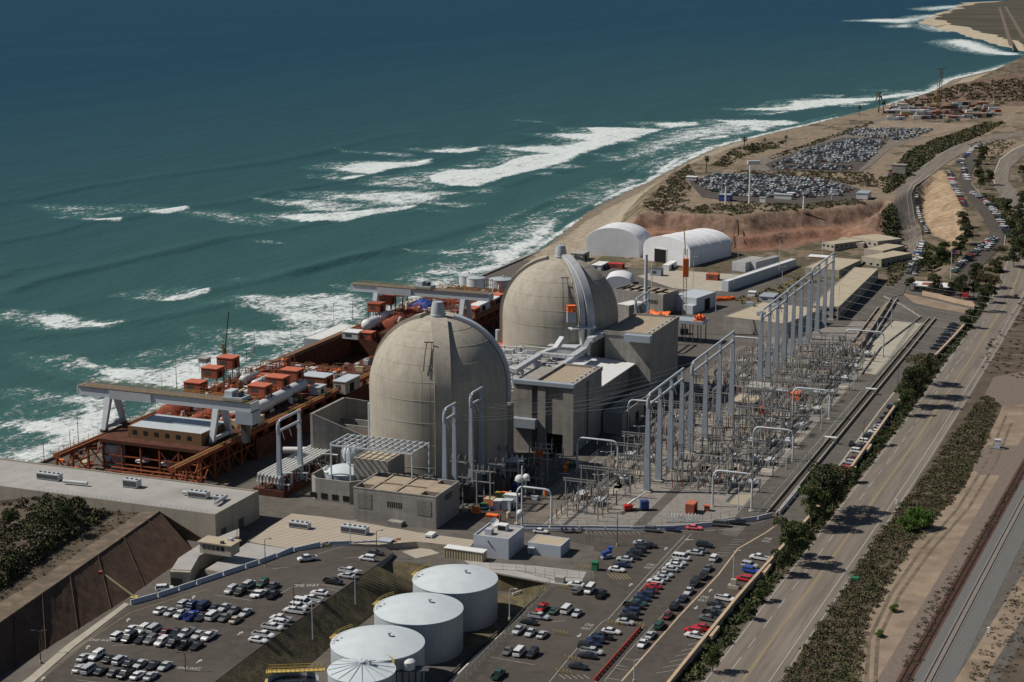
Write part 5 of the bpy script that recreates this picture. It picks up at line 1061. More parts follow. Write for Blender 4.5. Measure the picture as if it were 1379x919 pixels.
# dark crane mast by the sea
t = thing('mobile_crane', 'thin dark crane boom on a yellow mast rising beside the farthest red housing', 'crane', P(303, 500, ZD), 0)
obj('boom', MB().bar((0, 0, 6), (2.0, 3, 25), .45), 'steel_dark', t)
obj('mast', MB().box(-.8, .1, -.4, .4, 0, 12), 'yellow', t); obj('mast', MB().box(.5, 1.0, -.4, .4, 0, 9), 'yellow', t)
one('observation_hut', MB().box(-2, 2, -2, 2, 4, 6).box(-2.4, 2.4, -2.4, 2.4, 6, 6.3).bar((-1.8, -1.8, 0), (-1.8, -1.8, 4), .2).bar((1.8, -1.8, 0), (1.8, -1.8, 4), .2).bar((1.8, 1.8, 0), (1.8, 1.8, 4), .2).bar((-1.8, 1.8, 0), (-1.8, 1.8, 4), .2), 'roof_grey', 'small hut on tall legs against the white surf', 'hut', P(276, 500, 4), -A)
# sea wall shed, tanks
t, w, d, h, r = bld('sea_shed', 'pale flat roofed shed standing on the sea wall behind the pit', 'building', (158, 195, -141, -124), 7, wall='steel_blue', roof='white_pipe', para=.1)
for k in range(3): obj('window', MB().box(-w/2+4+k*4, -w/2+5.5+k*4, -d/2-.06, -d/2-.003, 2, 3.5), 'dark_void', t)
t = tank('storage_tank', 'grey round tank in front of the long flat warehouse at the left', 'tank', W(-38, -113.5), 4.2, 9.5, .9, 'silver_tank', 'tank_white', za=R(60)); 
mb = MB().tube([(4.3*math.cos(R(200+k*12)), 4.3*math.sin(R(200+k*12)), 8.5-k*1.1) for k in range(7)], .3, 5); obj('spiral_stair', mb, 'white_pipe', t, 40)
for k, (px, py, r, h, lb) in enumerate(((641, 398, 5.2, 10, 'left silver storage tank by the sea wall beside the farther crane'), (674, 405, 6.3, 12, 'right silver storage tank by the sea wall beside the farther dome'), (629, 396, 4.5, 10.5, 'pale tank half hidden behind the left silver tank at the sea wall'))):
    tank('storage_tank', lb, 'tank', P(px, py, 0), r, h, .8, 'silver_tank', 'tank_white', 'silver tanks by the sea wall', rail=False)
# sea fence posts and lamp poles along the wall
for k in range(44):
    u = -70+k*9.3; one('fence_post', MB().bar((0, 0, 0), (0, 0, 3), .12).bar((0, 0, 2.9), (0, 9.3, 2.9), .05).bar((0, 0, 1.6), (0, 9.3, 1.6), .04), 'steel_dark', 'thin dark fence post on top of the sea wall', 'fence post', W(u, -141.6, 1), -A, 'posts of the sea wall fence')
def lamp(x, y, z=0, h=10, lab=None, grp=None, two=False, m='steel_grey', az=0, z_is_u=False):
    X = P(x, y, z); t = thing('lamp_post', lab, 'lamp post', X, az, grp)
    obj('pole', MB().lathe((0, 0, 0), [(.16, 0), (.09, h)], 8), m, t, 40)
    a = [1, -1] if two else [1]
    for s in a:
        ar = obj('arm', MB().tube([(0, 0, h-.1), (s*.6, 0, h+.25), (s*1.5, 0, h+.3)], .07, 6), m, t, 40); obj('lamp_head', MB().box(min(s*1.4, s*2.1), max(s*1.4, s*2.1), -.18, .18, h+.18, h+.36), 'white_pipe' if m != 'steel_dark' else m, ar)
    obj('footing', MB().lathe((0, 0, 0), [(.38, 0), (.38, .7)], 12), 'concrete_slab', t)
    return t
for k, (x, y, h) in enumerate(((60, 628, 9), (95, 607, 8), (106, 601, 13), (168, 567, 8), (219, 543, 9), (238, 523, 12), (302, 497, 14), (316, 492, 9), (332, 483, 8), (343, 478, 14), (392, 456, 7), (450, 443, 13), (475, 430, 10))):
    lamp(x, y, 1, h, 'lamp post on the sea wall, number %s from the left end' % ('one two three four five six seven eight nine ten eleven twelve thirteen'.split()[k]), 'lamp posts on the sea wall', m='steel_dark', az=-A)
# rock armour: tidy heap at the foot of the wall
mb = MB(); q = random.Random(4)
for k in range(900):
    u = q.uniform(-140, 470); v = -143-abs(q.gauss(0, 1.6)); s = q.uniform(.6, 1.5); c = Vector(W(u, v, -9.2+q.uniform(0, 1.4))); a = q.uniform(0, 3)
    mb.cbox(c, (s*1.6, s*1.2, s), a, q.uniform(-.5, .5))
tag(obj('rock_armour', mb, 'rock'), 'dark loose boulders piled along the foot of the sea wall', 'boulders', kind='stuff')
# ================================================================== switchyard
gy = [W(*p)[:2] for p in ((-47, 51), (-28, 97), (-4, 119), (150, 119.5), (330, 117), (330, 60), (70, 46), (-30, 46))]
mb = MB().sheet(gy, .012); struct('switchyard_gravel', mb, 'gravel_yard')
q = random.Random(21)
for k in range(46):   # concrete pads under the gear
    u, v = q.uniform(0, 250), q.choice((56, 66, 88, 98, 110)); a, b = q.uniform(5, 14), q.uniform(2.5, 5)
    mb = MB().box(v-b/2, v+b/2, u-a/2, u+a/2, .02, .09); o = struct('concrete_pad', mb, q.choice(['concrete_slab', 'sand', 'concrete_slab'])); o.location = W(0, 0); o.rotation_euler = (0, 0, -A)
def gstrip(name, u0, u1, v0, v1, z, m, stru=True):
    mb = MB(); n = max(1, int((u1-u0)/20)); mb.strip([W(u0+(u1-u0)*i/n, v1, z) for i in range(n+1)], [W(u0+(u1-u0)*i/n, v0, z) for i in range(n+1)]); return struct(name, mb, m)
gstrip('yard_road', -30, 240, 113, 118.8, .016, 'asphalt_old'); gstrip('yard_road', -32, 60, 84, 88, .018, 'asphalt_old')
gstrip('cable_trench', -46, 250, 62.2, 63.6, .02, 'steel_dark'); gstrip('cable_trench', 5, 250, 105.6, 106.8, .02, 'steel_dark')
for k in range(9): 
    u = 12+k*22; mb = MB().strip([W(u, 80, .024), W(u, 104, .024)], [W(u+.8, 80, .024), W(u+.8, 104, .024)]); struct('cable_trench', mb, 'steel_dark')
gstrip('access_road', -45, 250, 47, 56, .016, 'yard_tan'); gstrip('kerb_strip', -46, 250, 56.2, 57.0, .03, 'concrete_slab'); gstrip('kerb_strip', -46, 150, 59.5, 60.1, .03, 'concrete_slab')
# tall frames
def tall_frame(lab, us, v, H_, nb, r0=1.15, r1=.55, end='near'):
    t = gthing('line_frame', lab, 'steel frame', us[0], v, 0, 'tall line frames'); L0 = us[-1]-us[0]
    for y in [u-us[0] for u in us]:
        mb = MB().rings([[(c*r, y-r*.0+s*r*.75, z) for c, s in ((-1, -1), (1, -1), (1, 1), (-1, 1))] for r, z in ((r0, 0), (r1, H_-.3))]); c = obj('column', mb, 'steel_blue', t)
        obj('footing', MB().box(-1.8, 1.8, y-1.6, y+1.6, 0, .5), 'concrete_slab', c)
    rr = .46; g = 3.8
    pts = [(0, -.2, H_-g-.6), (0, -.6, H_-g+.6), (0, -.3, H_-1.2), (0, .8, H_-.2), (0, 2.2, H_)]+[(0, L0+1, H_)]
    obj('top_beam', MB().tube(pts, rr, 10), 'steel_grey', t, 50)
    obj('lower_beam', MB().tube([(0, -.2, H_-g), (0, L0+1, H_-g)], rr, 10), 'steel_grey', t, 50)
    for k in range(nb):
        y = (k+.5)*L0/nb
        for x, dz in ((1.0, 0),): obj('insulator_string', MB().tube([(0, y, H_-g-.3), (x, y, H_-g-3.4)], .16, 6), 'porcelain', t)
    return t
fr = [(tall_frame('tall grey line frame nearest the camera, its four columns beside the red and blue lift', (6, 20, 34, 48), 77, 35, 6)), tall_frame('second tall line frame from the near end of the switchyard row', (59, 79, 99, 119), 77.5, 35, 6),
      tall_frame('third tall line frame of the row, in front of the broad beige flat roof', (167, 182, 197, 212), 77.5, 35, 6), tall_frame('fourth tall line frame of the row, left end of the long roofed building', (216, 232, 248, 265), 77, 35, 6), tall_frame('farthest tall line frame of the row', (276, 293, 310, 328), 75.5, 35, 6)]
for lab, u, v, L_, hh in (('two column line frame left of the octagonal tank enclosure', -46, -40, 15, 27), ('two column line frame standing in front of the nearer dome, left one', -38.6, 19.5, 8.2, 35), ('two column line frame standing in front of the nearer dome, right one', -23, 22.5, 9, 37), ('two column line frame beyond the farther dome', 216, 5, 20, 26)):
    t = tall_frame(lab, (u, u+L_), v, hh, 3, .95, .5)
# low pipe portals
def portal(lab, u, v0, v1, h, r=.36, m='steel_grey'):
    t = gthing('pipe_portal', lab, 'steel frame', u, v0, 0, 'low round pipe portals'); w = v1-v0
    pts = [(0, 0, 0), (0, 0, h-2.2), (.35, 0, h-1), (1.1, 0, h-.25), (2.2, 0, h), (w-2.2, 0, h), (w-1.1, 0, h-.25), (w-.35, 0, h-1), (w, 0, h-2.2), (w, 0, 0)]
    obj('arch', MB().tube(pts, r, 8), m, t, 50)
    for x in (0, w): obj('footing', MB().lathe((x, 0, 0), [(1, 0), (1, .35)], 10), 'concrete_slab', t)
    for k in range(3): obj('insulator_string', MB().tube([(w*(.25+.25*k), 0, h-.3), (w*(.25+.25*k), 0, h-1.8)], .14, 6), 'porcelain', t)
for a in (('pipe portal beside the mast with white drum antennas', -44, 48, 60, 13), ('pipe portal in front of the dark doorway of the tall concrete block', 20, 46, 61.5, 13), ('pipe portal beyond the doorway, against the shaded wall', 80, 46, 60, 13), ('pipe portal at the near right corner of the switchyard by the parked dark cars', -2, 103, 116.5, 13),
          ('pipe portal on the right side of the yard, behind the corner one', 62, 101, 116, 12), ('pipe portal on the right side of the yard, two behind the corner one', 128, 101, 116, 12), ('pipe portal at the far right of the yard below the curved road', 250, 98, 116, 12), ('dark pipe portal in front of the broad beige flat roof', 215, 52, 66, 12)): portal(*a)
# small gear
def T0(n, l, c, g): return thing(n, l, c, (0, 0, -50), -A, g)
bs = T0('bus_support', 'thin steel post carrying a grey insulator in the switchyard rows', 'insulator post', 'insulator posts of the switchyard')
obj('post', MB().bar((0, 0, .2), (0, 0, 3.3), .3), 'rust_steel', bs); obj('insulator', MB().lathe((0, 0, 3.3), [(.14, 0), (.2, .3), (.12, .6), (.2, .9), (.12, 1.2), (.2, 1.5), (.1, 2.0)], 8), 'porcelain', bs); obj('footing', MB().box(-.45, .45, -.45, .45, 0, .2), 'concrete_slab', bs)
bs2 = T0('post_insulator', 'taller pale post carrying a dark insulator in the switchyard rows', 'insulator post', 'tall insulator posts of the switchyard')
obj('post', MB().bar((0, 0, .2), (0, 0, 5.2), .32), 'fence_grey', bs2); obj('insulator', MB().lathe((0, 0, 5.2), [(.16, 0), (.22, .4), (.13, .8), (.22, 1.2), (.13, 1.6), (.1, 2.4)], 8), 'insulator', bs2); obj('footing', MB().box(-.45, .45, -.45, .45, 0, .2), 'concrete_slab', bs2)
sw = T0('disconnect_switch', 'switch frame with three paired insulators on a raised crossbar', 'switch', 'disconnect switches of the switchyard')
for x in (-2.4, 2.4): obj('post', MB().bar((x, 0, 0), (x, 0, 3.4), .28), 'fence_grey', sw)
obj('crossbar', MB().bar((-3.2, 0, 3.5), (3.2, 0, 3.5), .25).bar((-3.2, -1, 3.5), (3.2, -1, 3.5), .2), 'fence_grey', sw)
for x in (-2.6, 0, 2.6):
    for y in (0, -1): obj('insulator', MB().lathe((x, y, 3.65), [(.12, 0), (.2, .3), (.12, .6), (.2, .9), (.1, 1.5)], 7), 'insulator', sw)
    obj('blade', MB().bar((x, -1.1, 5.2), (x, .3, 5.9), .09), 'porcelain', sw)
br = T0('circuit_breaker', 'grey circuit breaker with splayed dark insulators on its tanks', 'circuit breaker', 'circuit breakers of the switchyard')
for x in (-1.7, 0, 1.7):
    obj('tank', MB().tube([(x, -1.5, 1.9), (x, 1.5, 1.9)], .55, 12), 'steel_grey', br, 40)
    for s in (-1, 1): obj('bushing', MB().tube([(x, s*.9, 2.4), (x*1.5, s*1.9, 5.2)], .2, 8, .1), 'insulator', br)
obj('frame', MB().box(-2.3, 2.3, -1.2, -.9, 0, 1.35).box(-2.3, 2.3, .9, 1.2, 0, 1.35), 'steel_blue', br); obj('cabinet', MB().box(-3.1, -2.35, -.6, .6, .1, 2.0), 'fence_grey', br)
q = random.Random(31); nb = [0, 0, 0, 0]
def put(src, u, v, k, rz=-A):
    loc = W(u, v, 0)
    if nb[k] == 0: src.location = loc; src.rotation_euler = (0, 0, rz)
    else: dup(src, loc, rz)
    nb[k] += 1
for v in (58.2, 61.2, 65, 68.5, 72, 81.5, 84.5, 87.5, 90.5, 94, 97.5, 101, 104, 108, 111):
    u = (-34 if v < 75 else 12)+q.uniform(0, 3)
    while u < 262:
        r = q.random()
        if v in (71, 92) and int(u/22) % 2 == 0: pass
        if r < .5 and nb[0] < 240: put(bs, u, v+q.uniform(-.3, .3), 0)
        elif r < .82 and nb[1] < 200: put(bs2, u, v, 1)
        u += q.choice((4.0, 4.4, 5.2, 7.5))*(1.0 if v in (66.5, 97.5) else 1.25)
for v in (60, 63.5, 70, 84.5, 92, 99.5, 106, 111.5):
    for k in range(13):
        u = (-26 if v < 70 else 20)+k*20+q.uniform(-2, 2)
        if u < 255: put(sw, u, v, 2, -A+(R(90) if q.random() < .5 else 0))
for v in (58.5, 66.5, 90, 96, 103, 109):
    for k in range(9):
        u = (-12 if v < 70 else 26)+k*28+q.uniform(-3, 3)
        if u < 255: put(br, u, v, 3, -A+(R(90) if v != 90 else 0))
for k in range(30):
    v = (66.5, 86.5, 97.5, 102)[k % 4]; u = -20+q.uniform(0, 250); L_ = q.uniform(18, 42)
    if v > 75: u = max(u, 14)
    one('bus_tube', MB().tube([(0, 0, 5.35), (0, L_, 5.35)], .12, 6), 'porcelain', 'long thin horizontal conductor tube above the switchyard gear', 'conductor', W(u, v, 0), -A, 'conductor tubes of the switchyard')
for k in range(26):
    u = 14+k*9.2; one('bus_tube', MB().tube([(0, 0, 7.7), (18+k % 3*4, 0, 7.7)], .12, 6).bar((0, 0, 0), (0, 0, 7.7), .2).bar((18+k % 3*4, 0, 0), (18+k % 3*4, 0, 7.7), .2), 'steel_dark' if k % 2 else 'fence_grey', 'horizontal conductor tube between two posts across the yard', 'conductor', W(u, 82 if k % 3 else 58, 0), -A, 'cross conductors of the switchyard')
bf = T0('lattice_portal', 'medium grey bus frame with hanging insulators rising over the switchyard gear', 'steel frame', 'medium bus frames of the switchyard')
for x in (-5, 5): obj('post', MB().bar((x, 0, 0), (x, 0, 10), .32), 'fence_grey', bf)
mb = MB().bar((-6, 0, 9.9), (6, 0, 9.9), .2).bar((-6, 0, 9), (6, 0, 9), .2)
for k in range(12): mb.bar((-6+k, 0, 9), (-5.5+k, 0, 9.9), .1).bar((-5.5+k, 0, 9.9), (-5+k, 0, 9), .1)
obj('lattice_beam', mb, 'fence_grey', bf)
for x in (-3.4, 0, 3.4): obj('insulator', MB().lathe((x, 0, 7.2), [(.08, 0), (.2, .3), (.1, .7), (.2, 1.1), (.06, 1.7)], 7), 'insulator', bf)
first = True
for v in (61, 69, 84.5, 93, 102):
    for k in range(15):
        u = (-18 if v < 75 else 20)+k*16+q.uniform(-2, 2)
        if u > 252: continue
        if first: bf.location = W(u, v, 0); first = False
        else: dup(bf, W(u, v, 0), -A+(R(90) if (k+int(v)) % 3 == 0 else 0))
# wires
def wire(lab, a, b, sag, grp, r=.045):
    a, b = Vector(a), Vector(b); n = 14; pts = [a.lerp(b, i/n)-Vector((0, 0, 4*sag*(i/n)*(1-i/n))) for i in range(n+1)]
    one('power_line', MB().tube(pts, r, 4), 'fence_grey', lab, 'power line', group=grp)
for k in range(3):
    wire('wire strung from the nearest tall frame toward the nearer dome', W(12+k*13, 77, 31), W(-22+k*3, 22.5, 33), 3, 'wires to the frame before the nearer dome')
    wire('wire strung from the second tall frame toward the nearer dome', W(66+k*15, 77.5, 31), W(-22+k*3, 22.5, 32), 3.5, 'second set of wires to the nearer dome')
    wire('wire strung from the nearest tall frame to the left dome frame', W(14+k*12, 77, 34.5), W(-38+k*3, 19.5, 31), 3, 'wires to the left frame before the dome')
for k in range(9):
    u = 172+k*17; wire('faint high voltage wire crossing above the highway', W(u, 77.5, 31.5), W(u-40, 300, 34), 9, 'wires crossing above the highway', .05)
# transformers beside the nearer dome
tf = T0('transformer', '', 'transformer', 'transformers beside the nearer dome')
obj('tank', MB().box(-2.6, 2.6, -2, 2, .5, 6.2), 'steel_dark', tf)
for s in (-1, 1):
    mb = MB(); [mb.box(s*2.7, s*4.2, -1.9+k*.5, -1.65+k*.5, .9, 5.6) for k in range(8)]; obj('radiator', mb, 'steel_dark', tf)
for x in (-1.7, 0, 1.7): obj('bushing', MB().tube([(x, 0, 6.2), (x*1.25, -.4, 9.6)], .26, 8, .12), 'porcelain', tf, 40)
obj('conservator', MB().tube([(-2.2, 1.6, 7.4), (2.2, 1.6, 7.4)], .6, 10), 'steel_dark', tf, 40)
for k, (u, v, l) in enumerate(((-29, 9, 'dark transformer with pale bushings right behind the panelled roof block'), (-27, 21, 'dark transformer between the two line frames before the nearer dome'), (-14, 28, 'dark transformer under the right line frame before the nearer dome'), (0, 33, 'dark transformer at the foot of the tall concrete block'))):
    if k == 0: tf.location = W(u, v); tf['label'] = l
    else: dup(tf, W(u, v), -A, l)
for k in range(70):
    u, v = q.uniform(-37, 36), q.uniform(3, 40)
    if u*u+v*v < 27*27 or (u > 34 and v < 40): continue
    if k % 3 == 0: dup(sw, W(u, v, q.choice((0, 5, 9))), -A, 'switch frame with insulators in the transformer yard before the nearer dome', 'switches of the transformer yard')
    else: dup(bs2, W(u, v, q.choice((0, 4, 8))*0), -A, 'post with a dark insulator in the transformer yard before the nearer dome', 'posts of the transformer yard')
for k, (u, v) in enumerate(((-30, 30), (-14, 34), (4, 38))):
    t = gthing('bus_structure', 'tall steel bus structure with a T top in the transformer yard, %s of three' % ('nearest', 'middle', 'farthest')[k], 'steel frame', u, v, 0, 'bus structures of the transformer yard')
    obj('post', MB().bar((-2.5, 0, 0), (-2.5, 0, 12), .4), 'fence_grey', t); obj('post', MB().bar((2.5, 0, 0), (2.5, 0, 12), .4), 'fence_grey', t); obj('crossbar', MB().bar((-4.5, 0, 12), (4.5, 0, 12.4), .4), 'fence_grey', t); obj('crossbar', MB().bar((-4, 0, 8.4), (4, 0, 8.4), .3), 'fence_grey', t)
    for x in (-4, -2, 0, 2, 4): obj('insulator', MB().lathe((x, 0, 12.2), [(.16, 0), (.24, .4), (.15, .9), (.22, 1.3), (.1, 2.2)], 8), 'porcelain', t)
# crates, containers near the antenna mast
cr = [(660, 683, 'orange', 'wall_tan', 3.2, 3.4, 3, 'bright orange container in the crowded yard right of the panelled roof block'), (671, 685, 'white_pipe', 'white_pipe', 2.6, 4, 2.8, 'white container just right of the bright orange one'), (684, 686, 'silver_tank', 'steel_grey', 3.2, 4, 3, 'grey container at the right end of the crowded yard'), (652, 686, 'green_paint', 'green_paint', 2.4, 2, 1.8, 'small green bin left of the bright orange container'),
      (676, 670, 'yellow', 'yellow', 5, 2.2, 1.4, 'yellow flat box behind the white container'), (690, 674, 'duct_white', 'white_paint', 5, 3, 2, 'long white topped box behind the grey container'), (700, 660, 'blue_tarp', 'blue_tarp', 5, 2.6, 1.6, 'blue covered box by the pipe portal'), (623, 675, 'red_oxide', 'red_oxide', 2.6, 2, 1.6, 'small red box close to the panelled roof block wall'),
      (663, 697, 'red_oxide', 'orange', 4, 2, .8, 'low red brown box in front of the orange container'), (712, 662, 'tan_metal', 'tan_metal', 4, 2, 1.4, 'tan box beside the blue covered box')]
for px, py, m1, m2, w, d, h, lb in cr: boxon('shipping_container', lb, 'container', px, py, 0, w, d, h, m1, m2, 'boxes in the crowded yard', oh=.05)
gstrip('dirt_patch', -47, -12, 28, 47, .02, 'asphalt')
boxon('control_room', 'white cabin with a pale roof standing right of the transformers', 'cabin', 695, 640, 0, 5, 6, 5.5, 'duct_white', 'white_paint')
X = P(703, 715); t = thing('antenna_mast', 'slim grey mast with round white drum antennas beside the white building', 'mast', X, 0)
obj('pole', MB().lathe((0, 0, 0), [(.4, 0), (.22, 22)], 10), 'steel_grey', t, 40)
for dx, z, r, rx in ((-.9, 18, 1.3, 80), (1.4, 18.6, 1.0, 70), (-.7, 6.5, 1.0, 85)): o = obj('drum_antenna', MB().lathe((0, 0, 0), [(r, -.6), (r, .5), (r*.6, .8), (.05, .95)], 18), 'white_paint', t, 40); o.location = (dx, -.9, z); o.rotation_euler = (R(rx), 0, R(-20))
obj('platform', MB().box(-2.5, 2.5, -.4, .4, 17, 17.2), 'steel_grey', t)
# lift, red container, cabins
X = P(849, 688); t = thing('boom_lift', 'boom lift with red carriage, white arm and blue body near the first tall frame', 'boom lift', X, R(8))
obj('carriage', MB().box(-2.2, .6, -1.1, 1.1, .6, 2.2), 'red_paint', t); obj('body', MB().box(3.4, 6.2, -1.1, 1.3, .7, 3.4), 'blue_paint', t); obj('chassis', MB().box(-2.2, 6.2, -1, 1, .4, .595), 'steel_dark', t)
obj('arm', MB().bar((-.8, 0, 2.3), (1.8, .2, 4.0), .6).bar((1.8, .2, 4.0), (5.4, .3, 6.4), .3), 'white_paint', t)
for x in (-1.6, 0, 4, 5.6):
    for y in (-1.2, 1.2): obj('wheel', MB().tube([(x, y-.15, .45), (x, y+.15, .45)], .45, 12), 'rubber', t, 40)
boxon('shipping_container', 'brick red container standing alone on the asphalt near the first tall frame', 'container', 931, 690, 0, 3.0, 4.5, 3.2, 'red_oxide', 'red_roof', oh=.02)
boxon('control_house', 'grey flat roofed control house in the middle of the switchyard', 'building', 1026, 531, 0, 11, 11, 3.6, 'steel_grey', 'roof_grey'); boxon('control_house', 'pale cream roofed low house left of the orange box in the switchyard', 'building', 1005, 549, 0, 9, 12, 3.6, 'duct_white', 'beige_roof')
boxon('orange_box', 'orange box beside the control house in the switchyard', 'box', 1072, 538, 0, 3.6, 6, 3, 'orange', 'orange'); boxon('cabinet', 'small red cabinet in front of the control house', 'cabinet', 1027, 557, 0, 2, 2, 2.4, 'red_paint', 'red_paint'); boxon('cabinet', 'grey trailer like cabinet right of the control house', 'cabinet', 1052, 534, 0, 7, 4, 2.8, 'steel_grey', 'steel_grey')
for k, (px, py) in enumerate(((835, 647), (952, 688))): boxon('cabinet', ('small tan cabinet at the near left of the switchyard', 'small red brown cabinet near the corner portal')[k], 'cabinet', px, py, 0, 1.6, 1.4, 1.8, ('beige_wall', 'red_oxide')[k], ('beige_roof', 'red_roof')[k])
for k, (px, py) in enumerate(((907, 703), (930, 703))):
    t = thing('spare_insulators', 'bundle of splayed white spare insulators on the ground, %s one of two' % ('left', 'right')[k], 'insulators', P(px, py), 0, 'bundles of spare insulators')
    obj('pallet', MB().box(-2.5, 2.5, -.8, .8, 0, .35), 'fence_grey', t)
    for j in range(8): a = R(-48+j*14); obj('rod', MB().tube([(j*.5-1.8, 0, .35), (j*.5-1.8+2.6*math.sin(a), .4, .35+2.6*math.cos(a))], .17, 7), 'white_paint', t, 40)
for k in range(9):
    px, py = ((816, 640), (801, 655), (845, 618), (860, 604), (806, 672), (818, 690), (870, 590), (900, 575), (1075, 512))[k]
    lamp(px, py, 0, 8.5, 'floodlight pole along the inland foot of the concrete blocks, number %s from the near end' % ('one two three four five six seven eight nine'.split()[k]), 'floodlight poles by the access strip', two=True)
# chain-link fences
def fence(lab, pts, h=2.6, m='fence_grey', step=3.2, cat='fence', net=True):
    t = thing('chain_fence', lab, cat, (0, 0, 0)); pts = [Vector(p) for p in pts]; pm, rm = MB(), MB(); posts = []
    for a, b in zip(pts[:-1], pts[1:]):
        n = max(1, int((b-a).length/step))
        for k in range(n): posts.append(a.lerp(b, k/n))
        for zz in ([h, h*.5, .15] if net else [h, h*.5]): rm.bar(a+Vector((0, 0, zz)), b+Vector((0, 0, zz)), .05)
        if net:
            d = (b-a); L_ = d.length; nn = int(L_/.8)
            for k in range(nn): rm.bar(a+d*(k/nn)+Vector((0, 0, .1)), a+d*(min(1, (k+1)/nn))+Vector((0, 0, h)), .025); 
    posts.append(pts[-1])
    r = obj('mesh_panel', rm, m, t)
    for p in posts[:95]: o = obj('post', MB().bar((0, 0, 0), (0, 0, h+.1), .09), m, t); o.location = p
    return t
fence('long pale green chain link fence along the right edge of the switchyard', [W(-4, 119.5), W(60, 121), W(150, 121.5), W(240, 121), W(330, 118)], 3.2, 'fence_green', 4)
fence('grey fence along the near end of the switchyard above the white barriers', [W(-49, 50), W(-36, 80), W(-26, 100), W(-6, 119)], 2.8)
fence('grey fence on the inland side of the access strip at the switchyard', [W(-44, 57.5), W(60, 57.5), W(150, 57.5)], 2.6, step=4)
fence('second grey fence closer to the concrete blocks beside the access strip', [W(-40, 47.5), W(60, 46.5), W(150, 46.5)], 2.6, step=4)
# drainage channel and parapets between fence and outer road
gstrip('drain_channel', -10, 350, 122.3, 125.2, .02, 'asphalt'); 
mb = MB().box(122, 122.3, -4, 350, 0, .9).box(125.2, 125.6, -4, 350, 0, 1.1); o = one('channel_wall', mb, 'concrete_slab', 'low pale wall along both sides of the dark channel beside the switchyard', 'wall', W(0, 0), -A)
for u in (92, 176): 
    t = gthing('channel_gate', 'small white gate frame across the dark channel, %s one' % ('nearer' if u < 100 else 'farther'), 'gate', u, 124, 0, 'white gates over the channel'); obj('post', MB().bar((-2, 0, 0), (-2, 0, 2.4), .35), 'white_pipe', t); obj('post', MB().bar((2, 0, 0), (2, 0, 2.4), .35), 'white_pipe', t); obj('top', MB().box(-2.4, 2.4, -.8, .8, 2.4, 2.7), 'white_pipe', t)
# ================================================================== car parks and roads
def PL(px, py, dz=0):
    z = 0
    for _ in range(8):
        u, v = G(px, py, z); z = 3*min(1, max(0, (-70-u)/40))
    return (*W(u, v)[:2], z+dz)
def PS(l, z=.03): return [P(x, y, z)[:2] for x, y in l]
bar_px = [(175, 815), (212, 805), (240, 796), (264, 788), (300, 776), (330, 766), (348, 760), (372, 751), (395, 743), (432, 737), (443, 735), (475, 735), (512, 734)]
lot = [PL(x, y, .03) for x, y in [(-60, 1010), (50, 921), (100, 880), (172, 818)]+bar_px+[(530, 744), (507, 761), (470, 787), (430, 815), (390, 844), (345, 876), (290, 918), (180, 1000), (60, 1090)]]
mb = MB(); zmap = {(p[0], p[1]): p[2] for p in lot}; mb.sheet([(p[0], p[1]) for p in lot], lambda p: zmap[(p[0], p[1])]); struct('left_car_park', mb, 'asphalt')
mb = MB(); mb.strip(lot, [(p[0], p[1], -.1) for p in lot]); struct('car_park_edge', mb, 'concrete')
R_lot = PS([(742, 792), (700, 832), (660, 870), (625, 902), (590, 945), (560, 985), (760, 1030), (905, 925), (1000, 807), (1062, 735), (1135, 655), (1040, 697), (1000, 707), (905, 714), (700, 716), (705, 735), (790, 738), (810, 745), (780, 785)])
mb = MB().sheet(R_lot, .008); struct('right_car_park', mb, 'asphalt')
mb = MB().sheet(PS([(515, 733), (560, 722), (640, 728), (700, 716), (800, 736), (800, 780), (745, 788), (640, 768), (575, 760), (540, 756), (507, 762), (530, 744)]), .014); struct('yard_apron', mb, 'asphalt_old')
mb = MB().sheet(PS([(541, 743), (573, 737), (592, 745), (560, 752)]), .02); struct('concrete_pad', mb, 'concrete_slab')
mb = MB().sheet(PS([(625, 755), (720, 762), (790, 770), (780, 790), (740, 785), (640, 766)]), .02); struct('gravel_patch', mb, 'roof_grey')
def cv(u): return float(np.interp(u, [-400, -138, 7, 100, 282, 460, 640, 800], [146, 149.6, 152.4, 153.8, 154.6, 154, 152, 150]))
def ribbon(name, us, f0, f1, m, z=.02, cat=None):
    mb = MB(); La, Lb = [], []
    for u in us:
        a, b = f0(u), f1(u); La.append(W(u, a, Hs(u, a)+z if u > 425 else z)); Lb.append(W(u, b, Hs(u, b)+z if u > 425 else z))
    mb.strip(Lb, La); return struct(name, mb, m)
ul = list(range(-300, 430, 30))+list(range(430, 820, 8))
ribbon('highway', ul, lambda u: cv(u)-10, lambda u: cv(u)+9.8, 'road_grey', .03)
for nm, o, w, m in (('edge_line', -8.9, .16, 'marking_white'), ('edge_line', 6.4, .16, 'marking_white'), ('edge_line', 8.9, .14, 'marking_white'), ('centre_line', -.35, .15, 'marking_yellow'), ('centre_line', .15, .15, 'marking_yellow')):
    ribbon(nm, ul, lambda u: cv(u)+o, lambda u: cv(u)+o+w*1.4, m, .045)
for k in range(40):
    u = -200+k*16; ribbon('lane_dash', [u, u+8 if k % 2 else u+9], lambda u: cv(u)-4.6, lambda u: cv(u)-4.4, 'marking_white', .045)
outer = [134, 132.5]
def wl(u): return float(np.interp(u, [-300, -144, -86, -53, 38, 156, 240, 308, 350], [132.6, 133.7, 134.4, 135.7, 139.2, 138.4, 139, 142, 143]))
ribbon('outer_road', list(range(-10, 351, 12)), lambda u: 125.7, lambda u: wl(u)-.2, 'asphalt_old', .024)
ribbon('outer_road_seam', list(range(20, 300, 12)), lambda u: wl(u)-6.2, lambda u: wl(u)-5.6, 'concrete_slab', .034)
ribbon('verge', list(range(-300, 421, 24)), lambda u: wl(u), lambda u: cv(u)-9.9, 'scrub_soil', .03)
